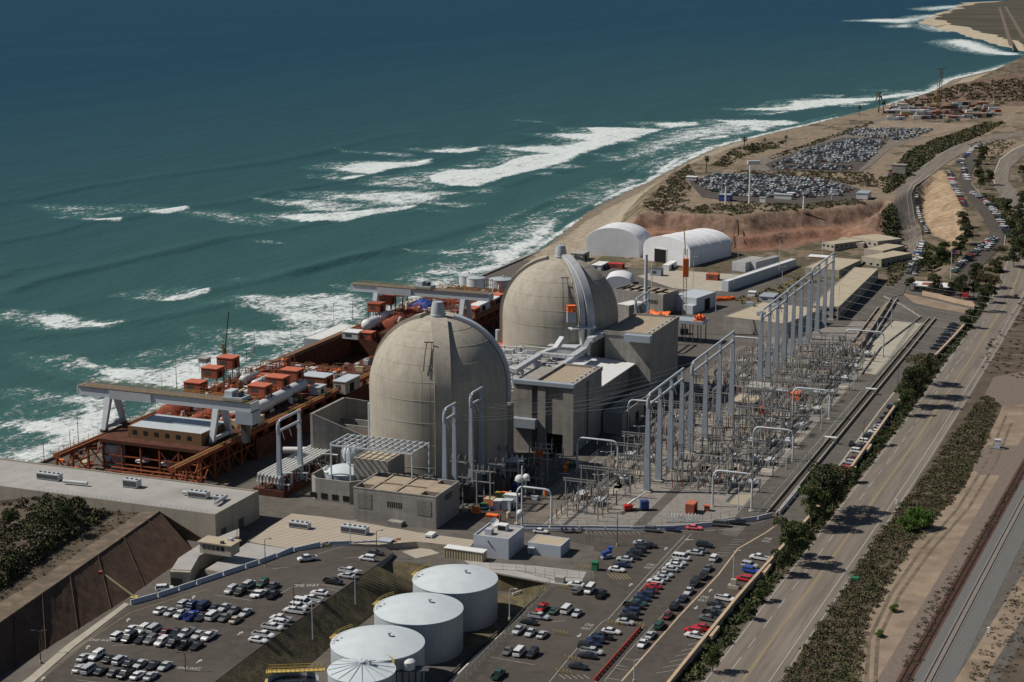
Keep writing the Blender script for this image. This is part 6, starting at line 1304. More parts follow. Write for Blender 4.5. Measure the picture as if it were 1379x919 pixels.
ribbon('verge', list(range(-300, 421, 24))+list(range(430, 600, 10)), lambda u: cv(u)+9.7, lambda u: 184+.039*(u+128)+8, 'scrub_soil', .02)
def seg(a, b, w, m, f=P, z=.045, nm='painted_line'):
    a, b = Vector(f(*a)), Vector(f(*b)); a.z += z; b.z += z; d = (b-a).normalized(); n = Vector((-d.y, d.x, 0))*w/2; mb = MB().add([a-n, b-n, b+n, a+n], [(0, 1, 2, 3)]); struct(nm, mb, m)
# dirt tracks, ballast and railway
def poly(name, l, m, z): mb = MB().sheet(PS(l), z); return struct(name, mb, m)
poly('dirt_track', [(1150, 940), (1156, 860), (1185, 800), (1220, 745), (1275, 680), (1300, 655), (1330, 590), (1345, 560), (1352, 540), (1335, 515), (1379, 515), (1379, 600), (1330, 680), (1270, 770), (1220, 850), (1180, 940)], 'dirt', .035)
poly('dirt_track', [(1270, 940), (1310, 880), (1379, 770), (1450, 680), (1450, 710), (1379, 830), (1335, 900), (1315, 940)], 'dirt', .04)
poly('gravel_turnout', [(1322, 540), (1338, 508), (1400, 496), (1400, 540), (1360, 548)], 'ballast_pink', .04)
poly('gravel_turnout', [(1300, 625), (1330, 600), (1379, 600), (1350, 640), (1320, 640)], 'ballast_pink', .044)
poly('brown_field', [(1330, 940), (1379, 860), (1450, 760), (1600, 700), (1600, 1000)], 'scrub_soil', .045)
poly('track_verge', [(1205, 940), (1216, 875), (1246, 815), (1290, 748), (1345, 668), (1400, 590), (1400, 625), (1355, 690), (1306, 762), (1268, 828), (1244, 885), (1228, 940)], 'scrub_soil', .046)
for l, w_ in (([(1166, 930), (1170, 862), (1200, 800), (1240, 742), (1290, 685), (1330, 620), (1355, 560)], 1.1), ([(1178, 930), (1182, 862), (1212, 800), (1254, 742), (1304, 685), (1342, 622), (1362, 570)], 1.1)):
    for a, b in zip(l[:-1], l[1:]): seg(a, b, w_, 'bluff_tan', z=.05, nm='wheel_rut')
uu = list(range(-320, 460, 30)); vr = lambda u: 188.3+.039*(u+128)
ribbon('ballast', uu, lambda u: vr(u)-6.5, lambda u: vr(u)-1.9, 'ballast_pink', .05); ribbon('ballast', uu, lambda u: vr(u)-1.9, lambda u: vr(u)+12, 'ballast', .05); ribbon('track_bed', uu, lambda u: vr(u)-1.9, lambda u: vr(u)+1.9, 'rail_brown', .07)
for k, off in enumerate((0, 5.8)):
    t = thing('railway_track', ('brown railway track nearer the highway', 'railway track with pale sleepers, right of the brown one')[k], 'railway track', (0, 0, 0), 0, 'railway tracks')
    for s in (-.75, .75):
        mb = MB(); mb.rings([[W(u, vr(u)+off+s-.06, .1), W(u, vr(u)+off+s+.06, .1), W(u, vr(u)+off+s+.06, .38), W(u, vr(u)+off+s-.06, .38)] for u in uu]); obj('rail', mb, 'rail_steel', t)
    mb = MB()
    for i in range(1150):
        u = -310+i*.65; c = W(u, vr(u)+off, .12); mb.cbox(c, (2.6, .28, .16), -A)
    o = obj('sleepers', mb, 'rail_brown' if k == 0 else 'sleeper', t); o['kind'] = 'stuff'
X = P(1343, 604); t = thing('signal_cabinet', 'small grey metal cabinet standing alone by the railway', 'cabinet', X, -A); obj('body', MB().box(-1, 1, -1, 1, .3, 3.4), 'steel_grey', t); obj('roof', MB().box(-1.15, 1.15, -1.15, 1.15, 3.4, 3.6), 'steel_grey', t); obj('base', MB().box(-3, 3, -1.6, 1.6, .05, .3), 'ballast', t)
one('utility_box', MB().box(-1.2, 1.2, -.9, .9, 0, 1.1), 'green_paint', 'green utility box among the scrub beside the highway', 'box', P(1151, 782), -A)
for k, (x, y) in enumerate(((1207, 679), (1331, 852))): one('marker_post', MB().box(-.35, .35, -.3, .3, 0, 1.5), 'white_paint', ('white marker box at the edge of the highway scrub', 'white marker box in the brown field right of the railway')[k], 'marker', P(x, y), -A)
# tan wall along the outer road
t = thing('boundary_wall', 'long tan boundary wall between the parked cars and the highway hedge', 'wall', (0, 0, 0)); us = list(range(-210, 345, 12))
mb = MB(); mb.rings([[W(u, wl(u)-.3, 0), W(u, wl(u)+.3, 0), W(u, wl(u)+.3, 2.4), W(u, wl(u)-.3, 2.4)] for u in us]); obj('wall', mb, 'wall_tan', t); mb = MB(); mb.rings([[W(u, wl(u)-.45, 2.4), W(u, wl(u)+.45, 2.4), W(u, wl(u)+.45, 2.6), W(u, wl(u)-.45, 2.6)] for u in us]); obj('coping', mb, 'wall_tan', t)
for u in (-118, -63, 52, 84, 205): obj('jog', MB().prism([W(u-3, wl(u)+.31)[:2], W(u+5, wl(u)+.31)[:2], W(u+5, wl(u)+1.6)[:2], W(u-3, wl(u)+1.6)[:2]], 0, 2.3), 'wall_tan', t)
# white barriers
def barrier_run(pts, lab, grp, h=1.5, w=.8, m='blue_white'):
    n = 0
    for a, b in zip(pts[:-1], pts[1:]):
        a, b = Vector(a), Vector(b); d = b-a; k = max(1, round(d.length/9))
        for i in range(k):
            p, q_ = a.lerp(b, i/k), a.lerp(b, (i+1)/k); L_ = (q_-p).length-.5; c = (p+q_)/2; n += 1
            mb = MB(); mb.rings([[(x, -w/2, 0), (x, -w/2, .3), (x, -w/4, h*.6), (x, -w/4, h), (x, w/4, h), (x, w/4, h*.6), (x, w/2, .3), (x, w/2, 0)] for x in (-L_/2, L_/2)])
            one('barrier', mb, m, '%s barrier %s' % (ordw(n), lab), 'barrier', c, math.atan2(d.y, d.x), grp)
OW = 'first second third fourth fifth sixth seventh eighth ninth tenth eleventh twelfth thirteenth fourteenth fifteenth sixteenth seventeenth eighteenth nineteenth twentieth'.split()
def ordw(n): return OW[n-1] if n <= 20 else {2: 'twenty-', 3: 'thirty-', 4: 'forty-'}.get(n//10, 'fifty-')+OW[n % 10-1] if n % 10 else {3: 'thirtieth', 4: 'fortieth', 5: 'fiftieth'}[n//10]
barrier_run([PL(x, y) for x, y in bar_px], 'from the lower end of the left lot white row', 'white barriers at the left car park')
barrier_run([P(x, y) for x, y in ((700, 713), (780, 714), (850, 715), (905, 714), (960, 709), (1020, 701), (1040, 696))], 'from the left in the white row below the switchyard', 'white barriers below the switchyard')
barrier_run([W(-3, 126.2), W(28, 126.4)], 'in the short white row climbing the outer road', 'white barriers beside the outer road')
barrier_run([P(x, y) for x, y in ((1160, 505), (1185, 470), (1215, 447), (1240, 428), (1215, 412), (1190, 400))], 'from the near end along the curved far road', 'barriers along the curved road', .8, .5, 'concrete')
# left kerb and verge
mb = MB(); a_ = [PL(x, y, .25) for x, y in ((174, 815), (100, 872), (48, 918), (-40, 990))]; b_ = [PL(x, y, .25) for x, y in ((168, 813), (92, 868), (38, 914), (-60, 985))]; mb.strip(b_, a_); mb.strip(a_, [(p[0], p[1], p[2]-.3) for p in a_]); struct('kerb', mb, 'concrete_slab')
for a, b in (((905+0, 921-0), (905, 921)),): pass
Z6 = lambda x, y: (660+x/3.4475, 690+y/3.4475)
for l in ([(275, 789), (380, 660), (520, 510), (550, 495), (660, 370), (905, 105)], [(490, 789), (700, 545), (715, 520)]):
    for a, b in zip(l[:-1], l[1:]): seg(Z6(*a), Z6(*b), .16, 'marking_white')
for l in ([(935, 100), (740, 310), (600, 470)], [(1275, 40), (1150, 75), (900, 95), (560, 85)], [(1180, 80), (700, 90)], [(530, 785), (640, 650), (800, 480), (1040, 230)], [(595, 475), (620, 450)]):
    for a, b in zip(l[:-1], l[1:]): seg(Z6(*a), Z6(*b), .14, 'marking_white')
mb = MB()
for l in ([(610, 785), (730, 650), (880, 480), (1060, 290), (1150, 170), (1280, 95), (1330, 60)],):
    for a, b in zip(l[:-1], l[1:]): seg(Z6(*a), Z6(*b), .5, 'wall_tan', nm='kerb')
for k in range(7): seg(Z6(770+k*30-(k > 3)*2, 748-k*26), Z6(880+k*22, 730-k*26), .14, 'marking_white')
for k in range(7): seg(Z6(1045+k*10+(20 if k > 3 else 0), 200-k*12), Z6(1105+k*14, 203-k*13), .14, 'marking_white')
for x, y in ((680, 690), (640, 735), (600, 780), (640, 720)): seg(Z6(x-55, y-10), Z6(x, y), .14, 'marking_white')
for k in range(12): seg(Z6(440+k*22, 92), Z6(455+k*22, 104), .12, 'marking_white')
for k in range(6): seg(Z6(545+k*16, 285), Z6(575+k*16, 312), .2, 'marking_yellow')
for k in range(5): seg(Z6(320+k*28, 755), Z6(350+k*28, 775), .16, 'marking_white')
for a, b in (((0, 672), (210, 710)), ((60, 560), (120, 575)), ((280, 510), (350, 505))): seg(Z6(*a), Z6(*b), .14, 'marking_white')
Z4 = lambda x, y: (x/3.18, 630+y/3.18); Z5 = lambda x, y: (345+x/4, 720+y/4)
for l in ([(100, 919), (370, 745), (560, 620), (800, 545), (900, 520)], [(305, 885), (325, 840)]):
    for a, b in zip(l[:-1], l[1:]): seg(Z4(*a), Z4(*b), .16, 'marking_yellow' if len(l) > 2 else 'marking_white', PL)
for a, b in (((130, 320), (190, 285)), ((350, 270), (460, 288)), ((380, 290), (440, 305)), ((90, 185), (180, 175)), ((330, 105), (470, 65)), ((240, 795), (245, 795)), ((470, 130), (560, 120))): seg(Z5(*a), Z5(*b), .14, 'marking_white', PL)
for a, b in (((730, 852), (860, 870)), ((915, 545), (1080, 570)), ((640, 755), (480, 762)), ((330, 910), (560, 935))): seg(Z4(*a), Z4(*b), .12, 'marking_white', PL)
def text(s, px, py, size, rz, f=P, z=.05, m='marking_white', sx=1.0, sy=1.0):
    c = bpy.data.curves.new('lettering', 'FONT'); c.body = s; c.size = size; c.align_x = 'CENTER'; c.align_y = 'CENTER'
    tmp = bpy.data.objects.new('tmp', c); COL.objects.link(tmp); dg = bpy.context.evaluated_depsgraph_get(); me = bpy.data.meshes.new_from_object(tmp.evaluated_get(dg)); bpy.data.objects.remove(tmp)
    me.materials.clear(); me.materials.append(MATS[m]); X = Vector(f(px, py)); X.z += z; o = bpy.data.objects.new('road_lettering', me); COL.objects.link(o); o.location = X; o.rotation_euler = (0, 0, rz); o.scale = (sx, sy, 1); o['kind'] = 'structure'; return o
text('ONE WAY', 412, 789, 2.3, R(3), PL, sx=.72, sy=1.5)
def arrow(px, py, rz, f=P):
    mb = MB().add([(-.2, -1.4, 0), (.2, -1.4, 0), (.2, .3, 0), (.7, .3, 0), (0, 1.6, 0), (-.7, .3, 0), (-.2, .3, 0)], [(0, 1, 2, 6), (3, 4, 5)]); X = Vector(f(px, py)); X.z += .05; o = struct('painted_arrow', mb, 'marking_white'); o.location = X; o.rotation_euler = (0, 0, rz)
for x, y, r in ((815, 170, 0), (652, 338, 0), (415, 572, 180), (1022, 365, 0), (957, 443, 180), (925, 128, 100)): arrow(*Z6(x, y), -A+R(r))
for x, y, r in ((548, 653, 20), (375, 770, 20), (183, 905, 20), (1028, 710, 0), (852, 830, 0), (828, 556, 20)): arrow(*Z4(x, y), -A+R(r), PL)
for x, y, s in ((740, 252, 'ONE\nWAY'), (452, 533, 'ONE\nWAY'), (990, 403, 'ONE\nWAY'), (1285, 130, 'ONE\nWAY')): text(s, *Z6(x, y), 2.2, -A, sx=.55, sy=1.3)
text('ONE WAY', 430/3.18, 630+740/3.18, 1.9, R(-6), PL, sx=.7, sy=1.2); text('ONE WAY', 810/3.18, 630+860/3.18, 1.9, R(-6), PL, sx=.7, sy=1.2)
# ------------------------------------------------ vehicles
def ringbox(mb, L):
    return mb.rings([[(x, -w*.93, z0), (x, w*.93, z0), (x, w, (z0+z1)/2), (x, w*.9, z1), (x, -w*.9, z1), (x, -w, (z0+z1)/2)] for x, w, z0, z1 in L])
def frustum(mb, x0, x1, w0, z0, X0, X1, w1, z1):
    return mb.add([(x0, -w0, z0), (x1, -w0, z0), (x1, w0, z0), (x0, w0, z0), (X0, -w1, z1), (X1, -w1, z1), (X1, w1, z1), (X0, w1, z1)], [(0, 3, 2, 1), (4, 5, 6, 7), (0, 1, 5, 4), (1, 2, 6, 5), (2, 3, 7, 6), (3, 0, 4, 7)])
CT_ = {}
def carmesh(kind):
    b, g = MB(), MB(); wx = 1.4
    if kind == 'sedan':
        ringbox(b, [(-2.35, .7, .5, .8), (-2.2, .87, .32, .96), (-1.5, .9, .28, 1.0), (1.0, .9, .28, 1.0), (2.0, .87, .3, .86), (2.35, .72, .42, .7)]); frustum(g, -1.7, 1.1, .82, .98, -1.05, .3, .66, 1.4); frustum(b, -1.1, .35, .69, 1.4, -1.0, .25, .62, 1.47)
    elif kind == 'suv':
        ringbox(b, [(-2.4, .8, .5, 1.05), (-2.3, .94, .4, 1.12), (1.1, .94, .36, 1.12), (2.1, .9, .38, 1.05), (2.4, .8, .5, .85)]); frustum(g, -2.3, 1.25, .88, 1.1, -2.05, .55, .74, 1.68); frustum(b, -2.1, .6, .77, 1.68, -2.0, .5, .7, 1.78)
        for x in (-1.15, -.1): b.box(x-.06, x+.06, -.86, .86, 1.1, 1.7)
    elif kind == 'van':
        ringbox(b, [(-2.6, .85, .5, 1.15), (-2.5, .97, .4, 1.2), (1.5, .97, .38, 1.2), (2.3, .9, .4, 1.1), (2.6, .82, .5, .85)]); frustum(g, -2.5, 1.9, .92, 1.18, -2.35, 1.1, .8, 1.85); frustum(b, -2.4, 1.15, .83, 1.85, -2.3, 1.0, .76, 2.0)
        for x in (-1.5, -.4, .7): b.box(x-.08, x+.08, -.9, .9, 1.18, 1.86)
    else:
        ringbox(b, [(-2.85, .86, .5, .74), (-2.8, .93, .42, .78), (1.3, .93, .4, .78), (1.35, .93, .4, 1.12), (2.5, .9, .42, 1.06), (2.8, .8, .5, .85)])
        for s in (-1, 1): b.box(-2.82, -.7, s*.93-(.08 if s > 0 else 0), s*.93+(.08 if s < 0 else 0), .78, 1.14)
        b.box(-2.85, -2.76, -.9, .9, .78, 1.14); b.box(-.7, 1.34, -.92, .92, .78, 1.12); frustum(g, -.68, 1.6, .84, 1.11, -.45, .85, .7, 1.66); frustum(b, -.5, .9, .73, 1.66, -.4, .8, .66, 1.74); b.box(.1, .2, -.83, .83, 1.1, 1.67); wx = 1.75
    w = MB().tube([(0, -.11, 0), (0, .11, 0)], .34, 12)
    return b, g, w, wx
for kd in ('sedan', 'suv', 'van', 'pickup'):
    b, g, w, wx = carmesh(kd); CT_[kd] = dict(b=b, g=g, bed=None, wx=wx, body={}, glass=mesh('windows', g, 'glass_dark'), wheel=mesh('wheel', w, 'rubber', 40), one={})
bedm = mesh('bed', MB().box(-2.74, -.72, -.83, .83, .785, .82), 'dark_void')
NC = [0]; CC = {'w': 'white', 's': 'silver', 'g': 'grey', 'k': 'black', 'n': 'navy', 'b': 'blue', 'r': 'red', 'm': 'maroon', 'p': 'pink', 't': 'tan', 'e': 'green'}; KD = {'a': 'sedan', 'u': 'suv', 'v': 'van', 'p': 'pickup'}
WD = {'suv': 'SUV', 'sedan': 'sedan', 'van': 'van', 'pickup': 'pickup truck'}; CW = {'navy': 'dark blue', 'maroon': 'dark red', 'green': 'dark green', 'grey': 'dark grey'}
def car(loc, rz, c, k, label, group):
    k, c = KD[k], CC[c]; d = CT_[k]; NC[0] += 1
    if c not in d['body']: d['body'][c] = mesh('body', d['b'], 'car_'+c)
    t = thing('parked_car', label, {'suv': 'SUV', 'pickup': 'pickup truck', 'van': 'van', 'sedan': 'car'}[k], loc, rz, group)
    s = rnd.uniform(.96, 1.04); t.scale = (s*1.1, 1.1, rnd.uniform(.97, 1.04)*1.12)
    obj('body', d['body'][c], None, t); obj('windows', d['glass'], None, t)
    if k == 'pickup': obj('bed', bedm, None, t)
    for x in (-1, 1):
        for y in (-1, 1): o = obj('wheel', d['wheel'], None, t); o.location = (x*d['wx'], y*.8, .34)
    return t
HU, HV = R(90)-A, -A
def row(phrase, zf, items, f=P, hd=HV, group=None, skew=0):
    cnt = 0
    for it in items:
        x, y, c, k = it[:4]; h = hd if len(it) < 5 else (HU if it[4] == 'u' else HV); cnt += 1
        h += R(skew)+R(rnd.uniform(-2, 2)); h += R(180) if rnd.random() < .5 else 0
        px, py = zf(x, y); cn = CC[c]; X = f(px, py+1.5)
        car(X, h, c, k, '%s %s, %s %s' % (CW.get(cn, cn), WD[KD[k]], ordw(cnt), phrase), group or 'cars in the car parks')
row('from the near end in the long middle row', Z6, [(628, 515, 's', 'a'), (645, 490, 'k', 'u'), (655, 465, 'n', 'u'), (668, 440, 'k', 'p'), (690, 425, 'e', 'a'), (705, 405, 'n', 'a'), (722, 388, 'n', 'u'), (740, 368, 'm', 'a'), (758, 348, 'r', 'a'), (768, 325, 'w', 'a'), (793, 310, 's', 'a'), (812, 293, 's', 'a'), (835, 268, 's', 'a'), (855, 250, 'w', 'a'), (872, 236, 's', 'a'), (888, 216, 'w', 'v'), (948, 192, 's', 'a'), (975, 182, 'g', 'a'), (995, 156, 'k', 'u')])
row('from the near end of the single file', Z6, [(708, 615, 'w', 'a'), (745, 575, 's', 'a'), (786, 530, 'e', 'u'), (826, 484, 'm', 'a'), (858, 442, 'k', 'u'), (895, 405, 'n', 'a'), (922, 372, 's', 'a'), (950, 335, 'k', 'v'), (990, 302, 'k', 'u'), (1010, 266, 'g', 'a'), (1042, 218, 'w', 'u')], hd=HU)
row('from the near end beside the yellow hatching', Z6, [(588, 270, 'w', 'a'), (612, 248, 'n', 'a'), (625, 222, 's', 'a'), (660, 212, 'k', 'a'), (672, 195, 'k', 'u'), (690, 180, 'k', 'u'), (710, 160, 'k', 'a'), (700, 148, 's', 'a'), (740, 158, 'k', 'a')])
row('from the near end beside the red barrier', Z6, [(410, 722, 'k', 'a'), (452, 672, 'k', 'a'), (472, 652, 's', 'p'), (450, 632, 'k', 'u'), (472, 615, 'n', 'a'), (490, 600, 'n', 'u'), (522, 582, 'k', 'p'), (562, 558, 'w', 'a')])
row('from the left just below the fenced gate', Z6, [(398, 340, 'w', 'a'), (404, 368, 'g', 'u', 'u'), (463, 365, 'w', 'v', 'u'), (516, 386, 'k', 'p', 'u')])
row('from the left in the second basin fence group', Z6, [(242, 450, 'r', 'p', 'u'), (298, 462, 'e', 'a', 'u'), (357, 458, 'w', 'v', 'u'), (403, 474, 's', 'a', 'u')])
row('from the far end along the basin fence', Z6, [(228, 490, 's', 'p', 'v'), (180, 515, 'k', 'a', 'v'), (133, 552, 's', 'p', 'u'), (187, 564, 's', 'a', 'u'), (243, 573, 's', 'a', 'u')])
row('from the left in the nearest basin fence row', Z6, [(82, 650, 'g', 'a', 'u'), (138, 655, 'w', 'v', 'u'), (197, 662, 'k', 'u', 'u'), (38, 760, 'e', 'p', 'u')])
row('from the near end backed against the tan wall', Z6, [(955, 580, 'w', 'p'), (942, 556, 'r', 'u'), (990, 545, 'r', 'p'), (1015, 500, 'g', 'p'), (1035, 476, 'k', 'p'), (1052, 456, 'g', 'a'), (1045, 432, 'k', 'a'), (1092, 406, 'w', 'p'), (1180, 314, 'r', 'u'), (1212, 276, 'b', 'u'), (1205, 252, 's', 'u'), (1250, 216, 'w', 'p')], skew=-8)
row('from the left along the white barriers below the switchyard', Z6, [(235, 92, 'w', 'a'), (755, 86, 'g', 'u'), (848, 84, 'n', 'a'), (948, 76, 'p', 'a'), (1062, 60, 'g', 'v'), (1150, 52, 'k', 'u')], skew=6)
row('from the near end along the outer road wall', lambda x, y: (950+x/3.214, 500+y/3.214), [(600, 425, 'r', 'u'), (620, 398, 's', 'u'), (642, 380, 'm', 'a'), (660, 350, 'w', 'u'), (677, 328, 'k', 'a'), (695, 308, 'w', 'u'), (716, 288, 'k', 'u'), (731, 264, 'w', 'a'), (755, 243, 's', 'a'), (768, 226, 'n', 'a'), (780, 206, 'k', 'u'), (797, 184, 'k', 'a'), (812, 162, 'k', 'u'), (824, 146, 'g', 'a')], skew=-6, group='cars along the tan wall')
row('car, driving alone on the outer road', lambda x, y: (950+x/3.214, 500+y/3.214), [(633, 316, 'k', 'a', 'u')], group='moving cars')
row('from the near end in the far dark wall row', lambda x, y: (1080+x/4.612, 300+y/4.612), [(828, 782, 'k', 'a'), (846, 760, 'k', 'a'), (862, 738, 'k', 'a'), (878, 718, 'k', 'a'), (893, 700, 'k', 'u'), (905, 684, 'g', 'a'), (918, 668, 'k', 'a'), (932, 650, 'k', 'a'), (945, 634, 'k', 'a')], skew=-6, group='dark cars by the far part of the wall')
row('from the left in the left lot top group', Z4, [(990, 530, 's', 'u'), (1030, 536, 'k', 'u'), (1068, 505, 's', 'u'), (1098, 545, 'w', 'a')], PL, HU)
row('from the left, back line, left lot upper block', Z4, [(790, 588, 's', 'u'), (830, 592, 'n', 'u'), (875, 597, 'n', 'v'), (922, 606, 'k', 'a'), (962, 604, 's', 'a'), (1002, 616, 'g', 'a'), (1052, 626, 's', 'a')], PL, HU)
row('from the left, front line, left lot upper block', Z4, [(688, 616, 'w', 'a'), (731, 624, 's', 'a'), (777, 632, 's', 'p'), (822, 640, 'b', 'p'), (862, 645, 'k', 'a'), (912, 642, 'w', 'v'), (962, 648, 'g', 'a'), (1010, 656, 't', 'a')], PL, HU)
row('from the left, back line, left lot middle block', Z4, [(568, 695, 'w', 'a'), (612, 700, 'w', 'u'), (662, 698, 's', 'v'), (712, 710, 'm', 'a'), (755, 712, 'k', 'a'), (797, 714, 's', 'p'), (850, 722, 's', 'a'), (896, 727, 'w', 'p')], PL, HU)
row('from the left, front line, left lot middle block', Z4, [(507, 728, 'w', 'u'), (556, 735, 'k', 'v'), (606, 740, 'k', 'a'), (645, 744, 'g', 'u'), (693, 752, 'w', 'u'), (742, 757, 'k', 'u'), (792, 762, 'k', 'p'), (842, 768, 'k', 'a')], PL, HU)
row('from the left, back line, left lot lower block', Z4, [(362, 818, 's', 'a'), (415, 810, 'w', 'u'), (470, 824, 'k', 'a'), (515, 832, 's', 'u'), (557, 842, 'k', 'a'), (602, 846, 's', 'a'), (655, 852, 'k', 'a'), (708, 856, 's', 'a')], PL, HU)
row('from the left, front line, left lot lower block', Z4, [(345, 864, 's', 'a'), (384, 870, 's', 'v'), (434, 876, 'k', 'a'), (490, 882, 'g', 'a'), (540, 888, 'k', 'p'), (592, 894, 'w', 'a'), (648, 898, 's', 'a')], PL, HU)
row('from the near end along the grassy slope', Z5, [(10, 575, 'w', 'a'), (40, 548, 'w', 'p'), (88, 506, 'w', 'p'), (115, 482, 'w', 'u'), (132, 460, 'w', 'p'), (205, 418, 'w', 'p'), (228, 396, 'w', 'u'), (252, 374, 'w', 'v'), (303, 354, 'w', 'p'), (342, 320, 'w', 'a'), (415, 260, 'k', 'p'), (487, 227, 's', 'a'), (500, 202, 'w', 'p'), (600, 135, 'w', 'u'), (645, 104, 'k', 'a')], PL, HV)
row('from the left in the cluster by the lettering', Z5, [(25, 322, 'w', 'a'), (35, 270, 'e', 'u'), (88, 286, 'g', 'p'), (92, 330, 'k', 'p')], PL, HU)
row('and only one pulling out beside the white barriers', Z5, [(275, 135, 'w', 'p')], PL, R(25), group='moving cars')
row('and only vehicle on the far highway', lambda x, y: (1080+x/4.612, 300+y/4.612), [(1330, 462, 'k', 'u', 'u')], group='moving cars')
# red and white barrier row, yellow racks, motorcycles, street things in the right lot
pts = [Vector(P(*Z6(x, y))) for x, y in ((485, 785), (700, 540))]; n = 16
for k in range(n):
    c = pts[0].lerp(pts[1], (k+.5)/n); L_ = (pts[1]-pts[0]).length/n-.25; d = pts[1]-pts[0]
    mb = MB(); mb.rings([[(x, -.3, 0), (x, -.12, .95), (x, .12, .95), (x, .3, 0)] for x in (-L_/2, L_/2)]); one('water_barrier', mb, 'red_paint' if k % 2 == 0 else 'red_oxide', '%s red plastic barrier from the near end of its slanting row' % ordw(k+1), 'barrier', c, math.atan2(d.y, d.x), 'red plastic barriers')
seg((800, 918), (860, 848), .12, 'marking_white')
def rack(px, py, lab, w=4, f=P):
    t = thing('pipe_barrier', lab, 'barrier', f(px, py), -A, 'yellow pipe barriers')
    for k in range(5): obj('hoop', MB().tube([(-w/2+k*w/4, -.4, 0), (-w/2+k*w/4, -.4, 1.1), (-w/2+k*w/4, .4, 1.1), (-w/2+k*w/4, .4, 0)], .09, 6), 'yellow', t)
for k, (x, y, l) in enumerate(((325, 570, 'yellow pipe barrier beside the nearest row by the basin fence'), (380, 690, 'yellow pipe barrier above the nearest dark sedan'), (340, 750, 'yellow pipe barrier at the bottom end of the dark row'), (425, 262, 'yellow pipe barrier at the gate beside the small lilac building yard'), (340, 355, 'yellow pipe barrier left of the group below the fenced gate'), (580, 525, 'yellow pipe barrier left of the crosswalk in the right car park'), (680, 530, 'yellow pipe barrier at the head of the red barrier row'))): rack(*Z6(x, y), l)
for k, (x, y) in enumerate(((375, 742), (517/1, 740))): rack(370/1+ (69 if k else 69) if 0 else (437 if k == 0 else 472), 737 if k == 0 else 733, ('yellow pipe barrier left one behind the white barriers of the left car park', 'yellow pipe barrier right one behind the white barriers of the left car park')[k], 2.5, PL)
for k, (x, y, c) in enumerate(((332, 84, 'navy'), (352, 82, 'black'), (382, 84, 'red'), (396, 80, 'black'), (425, 86, 'navy'))):
    t = thing('motorcycle', '%s motorcycle, %s from the left beside the white barriers' % (CW.get(c, c), ordw(k+1)), 'motorcycle', P(*Z6(x, y)), R(80), 'parked motorcycles')
    for x_ in (-.7, .7): obj('wheel', MB().tube([(x_, -.07, .33), (x_, .07, .33)], .33, 12), 'rubber', t, 40)
    obj('body', MB().bar((-.7, 0, .6), (.3, 0, .8), .3, .35).bar((.7, 0, .35), (.35, 0, 1.05), .12), 'car_'+c, t); obj('handlebar', MB().bar((.35, -.4, 1.1), (.35, .4, 1.1), .06), 'steel_dark', t); obj('seat', MB().box(-.7, .05, -.14, .14, .85, .95), 'rubber', t)
t = thing('pump_unit', 'bright blue pump unit on the apron beside the row of parked cars', 'machine', P(*Z6(540, 215)), R(30)); obj('tank', MB().tube([(-1.6, 0, 1.6), (1.6, 0, 2.2)], .7, 12), 'blue_tarp', t, 40); obj('frame', MB().box(-1.8, 1.8, -.7, .7, .3, .9), 'steel_blue', t); obj('hopper', MB().lathe((1.4, 0, 2.4), [(.4, 0), (.9, 1.2)], 12), 'blue_tarp', t)
one('gate_kiosk', MB().box(-.9, .9, -.9, .9, 0, 2.5).box(-1.1, 1.1, -1.1, 1.1, 2.5, 2.7), 'green_paint', 'small dark green gate kiosk beside the yellow hatching', 'kiosk', P(*Z6(488, 268)), -A)
one('cabinet', MB().box(-1.4, 1.4, -.9, .9, 0, 1.8), 'roof_grey', 'grey cabinet on the basin fence line near the gate', 'cabinet', P(*Z6(325, 325)), -A)
fence('pale green fence along the right rim of the tank basin', [P(*Z6(x, y)) for x, y in ((278, 340), (150, 490), (60, 590), (-60, 720), (-120, 790))], 2.4, 'fence_green')
fence('grey fence along the top rim of the tank basin', [P(*Z6(x, y)) for x, y in ((0, 265), (120, 272), (300, 318))], 2.4)
fence('grey fence between the tan yard and the lane beside the parked motorcycles', [P(*Z6(x, y)) for x, y in ((445, 75), (448, 135), (580, 150))], 2.4)
fence('grey fence at the gate below the small lilac building', [P(*Z6(x, y)) for x, y in ((120, 270), (300, 300), (470, 310))], 2.2)
t = thing('sign_base', 'grey stepped concrete plinth at the foot of the tall pole by the boundary wall', 'plinth', P(*Z6(1130, 352)), -A); obj('base', MB().box(-1.6, 1.6, -1, 1, 0, 1), 'concrete_slab', t); obj('block', MB().box(-.8, .8, -.6, .6, 1, 2.8), 'concrete_slab', t)
NN = 'one two three four five six seven eight nine ten eleven twelve thirteen fourteen fifteen sixteen'.split()
for k, (x, y, h, two, m) in enumerate(((1128, 345, 11, False, 'steel_grey'), (590, 155, 11, False, 'steel_dark'), (90, 500, 9, False, 'steel_grey'), (668, 789, 6, False, 'steel_grey'))):
    lamp(*Z6(x, y), 0, h, ('tall pale lamp post on the plinth by the boundary wall', 'dark lamp post at the top left of the right car park', 'grey lamp post rising from the basin beside the far tank', 'grey lamp post at the bottom edge of the right car park')[k], 'lamp posts of the right car park', two, m)
for k, (x, y, h, two, m, f) in enumerate(((175, 838, 9, True, 'steel_dark', PL), (797, 919, 8, True, 'steel_dark', PL), )):
    px, py = Z4(x, y); X = PL(px, py); lamp(px, py, 0, h, ('dark twin lamp post at the foot of the long brown slope', 'dark lamp post at the bottom of the left car park')[k], 'lamp posts of the left car park', two, m)
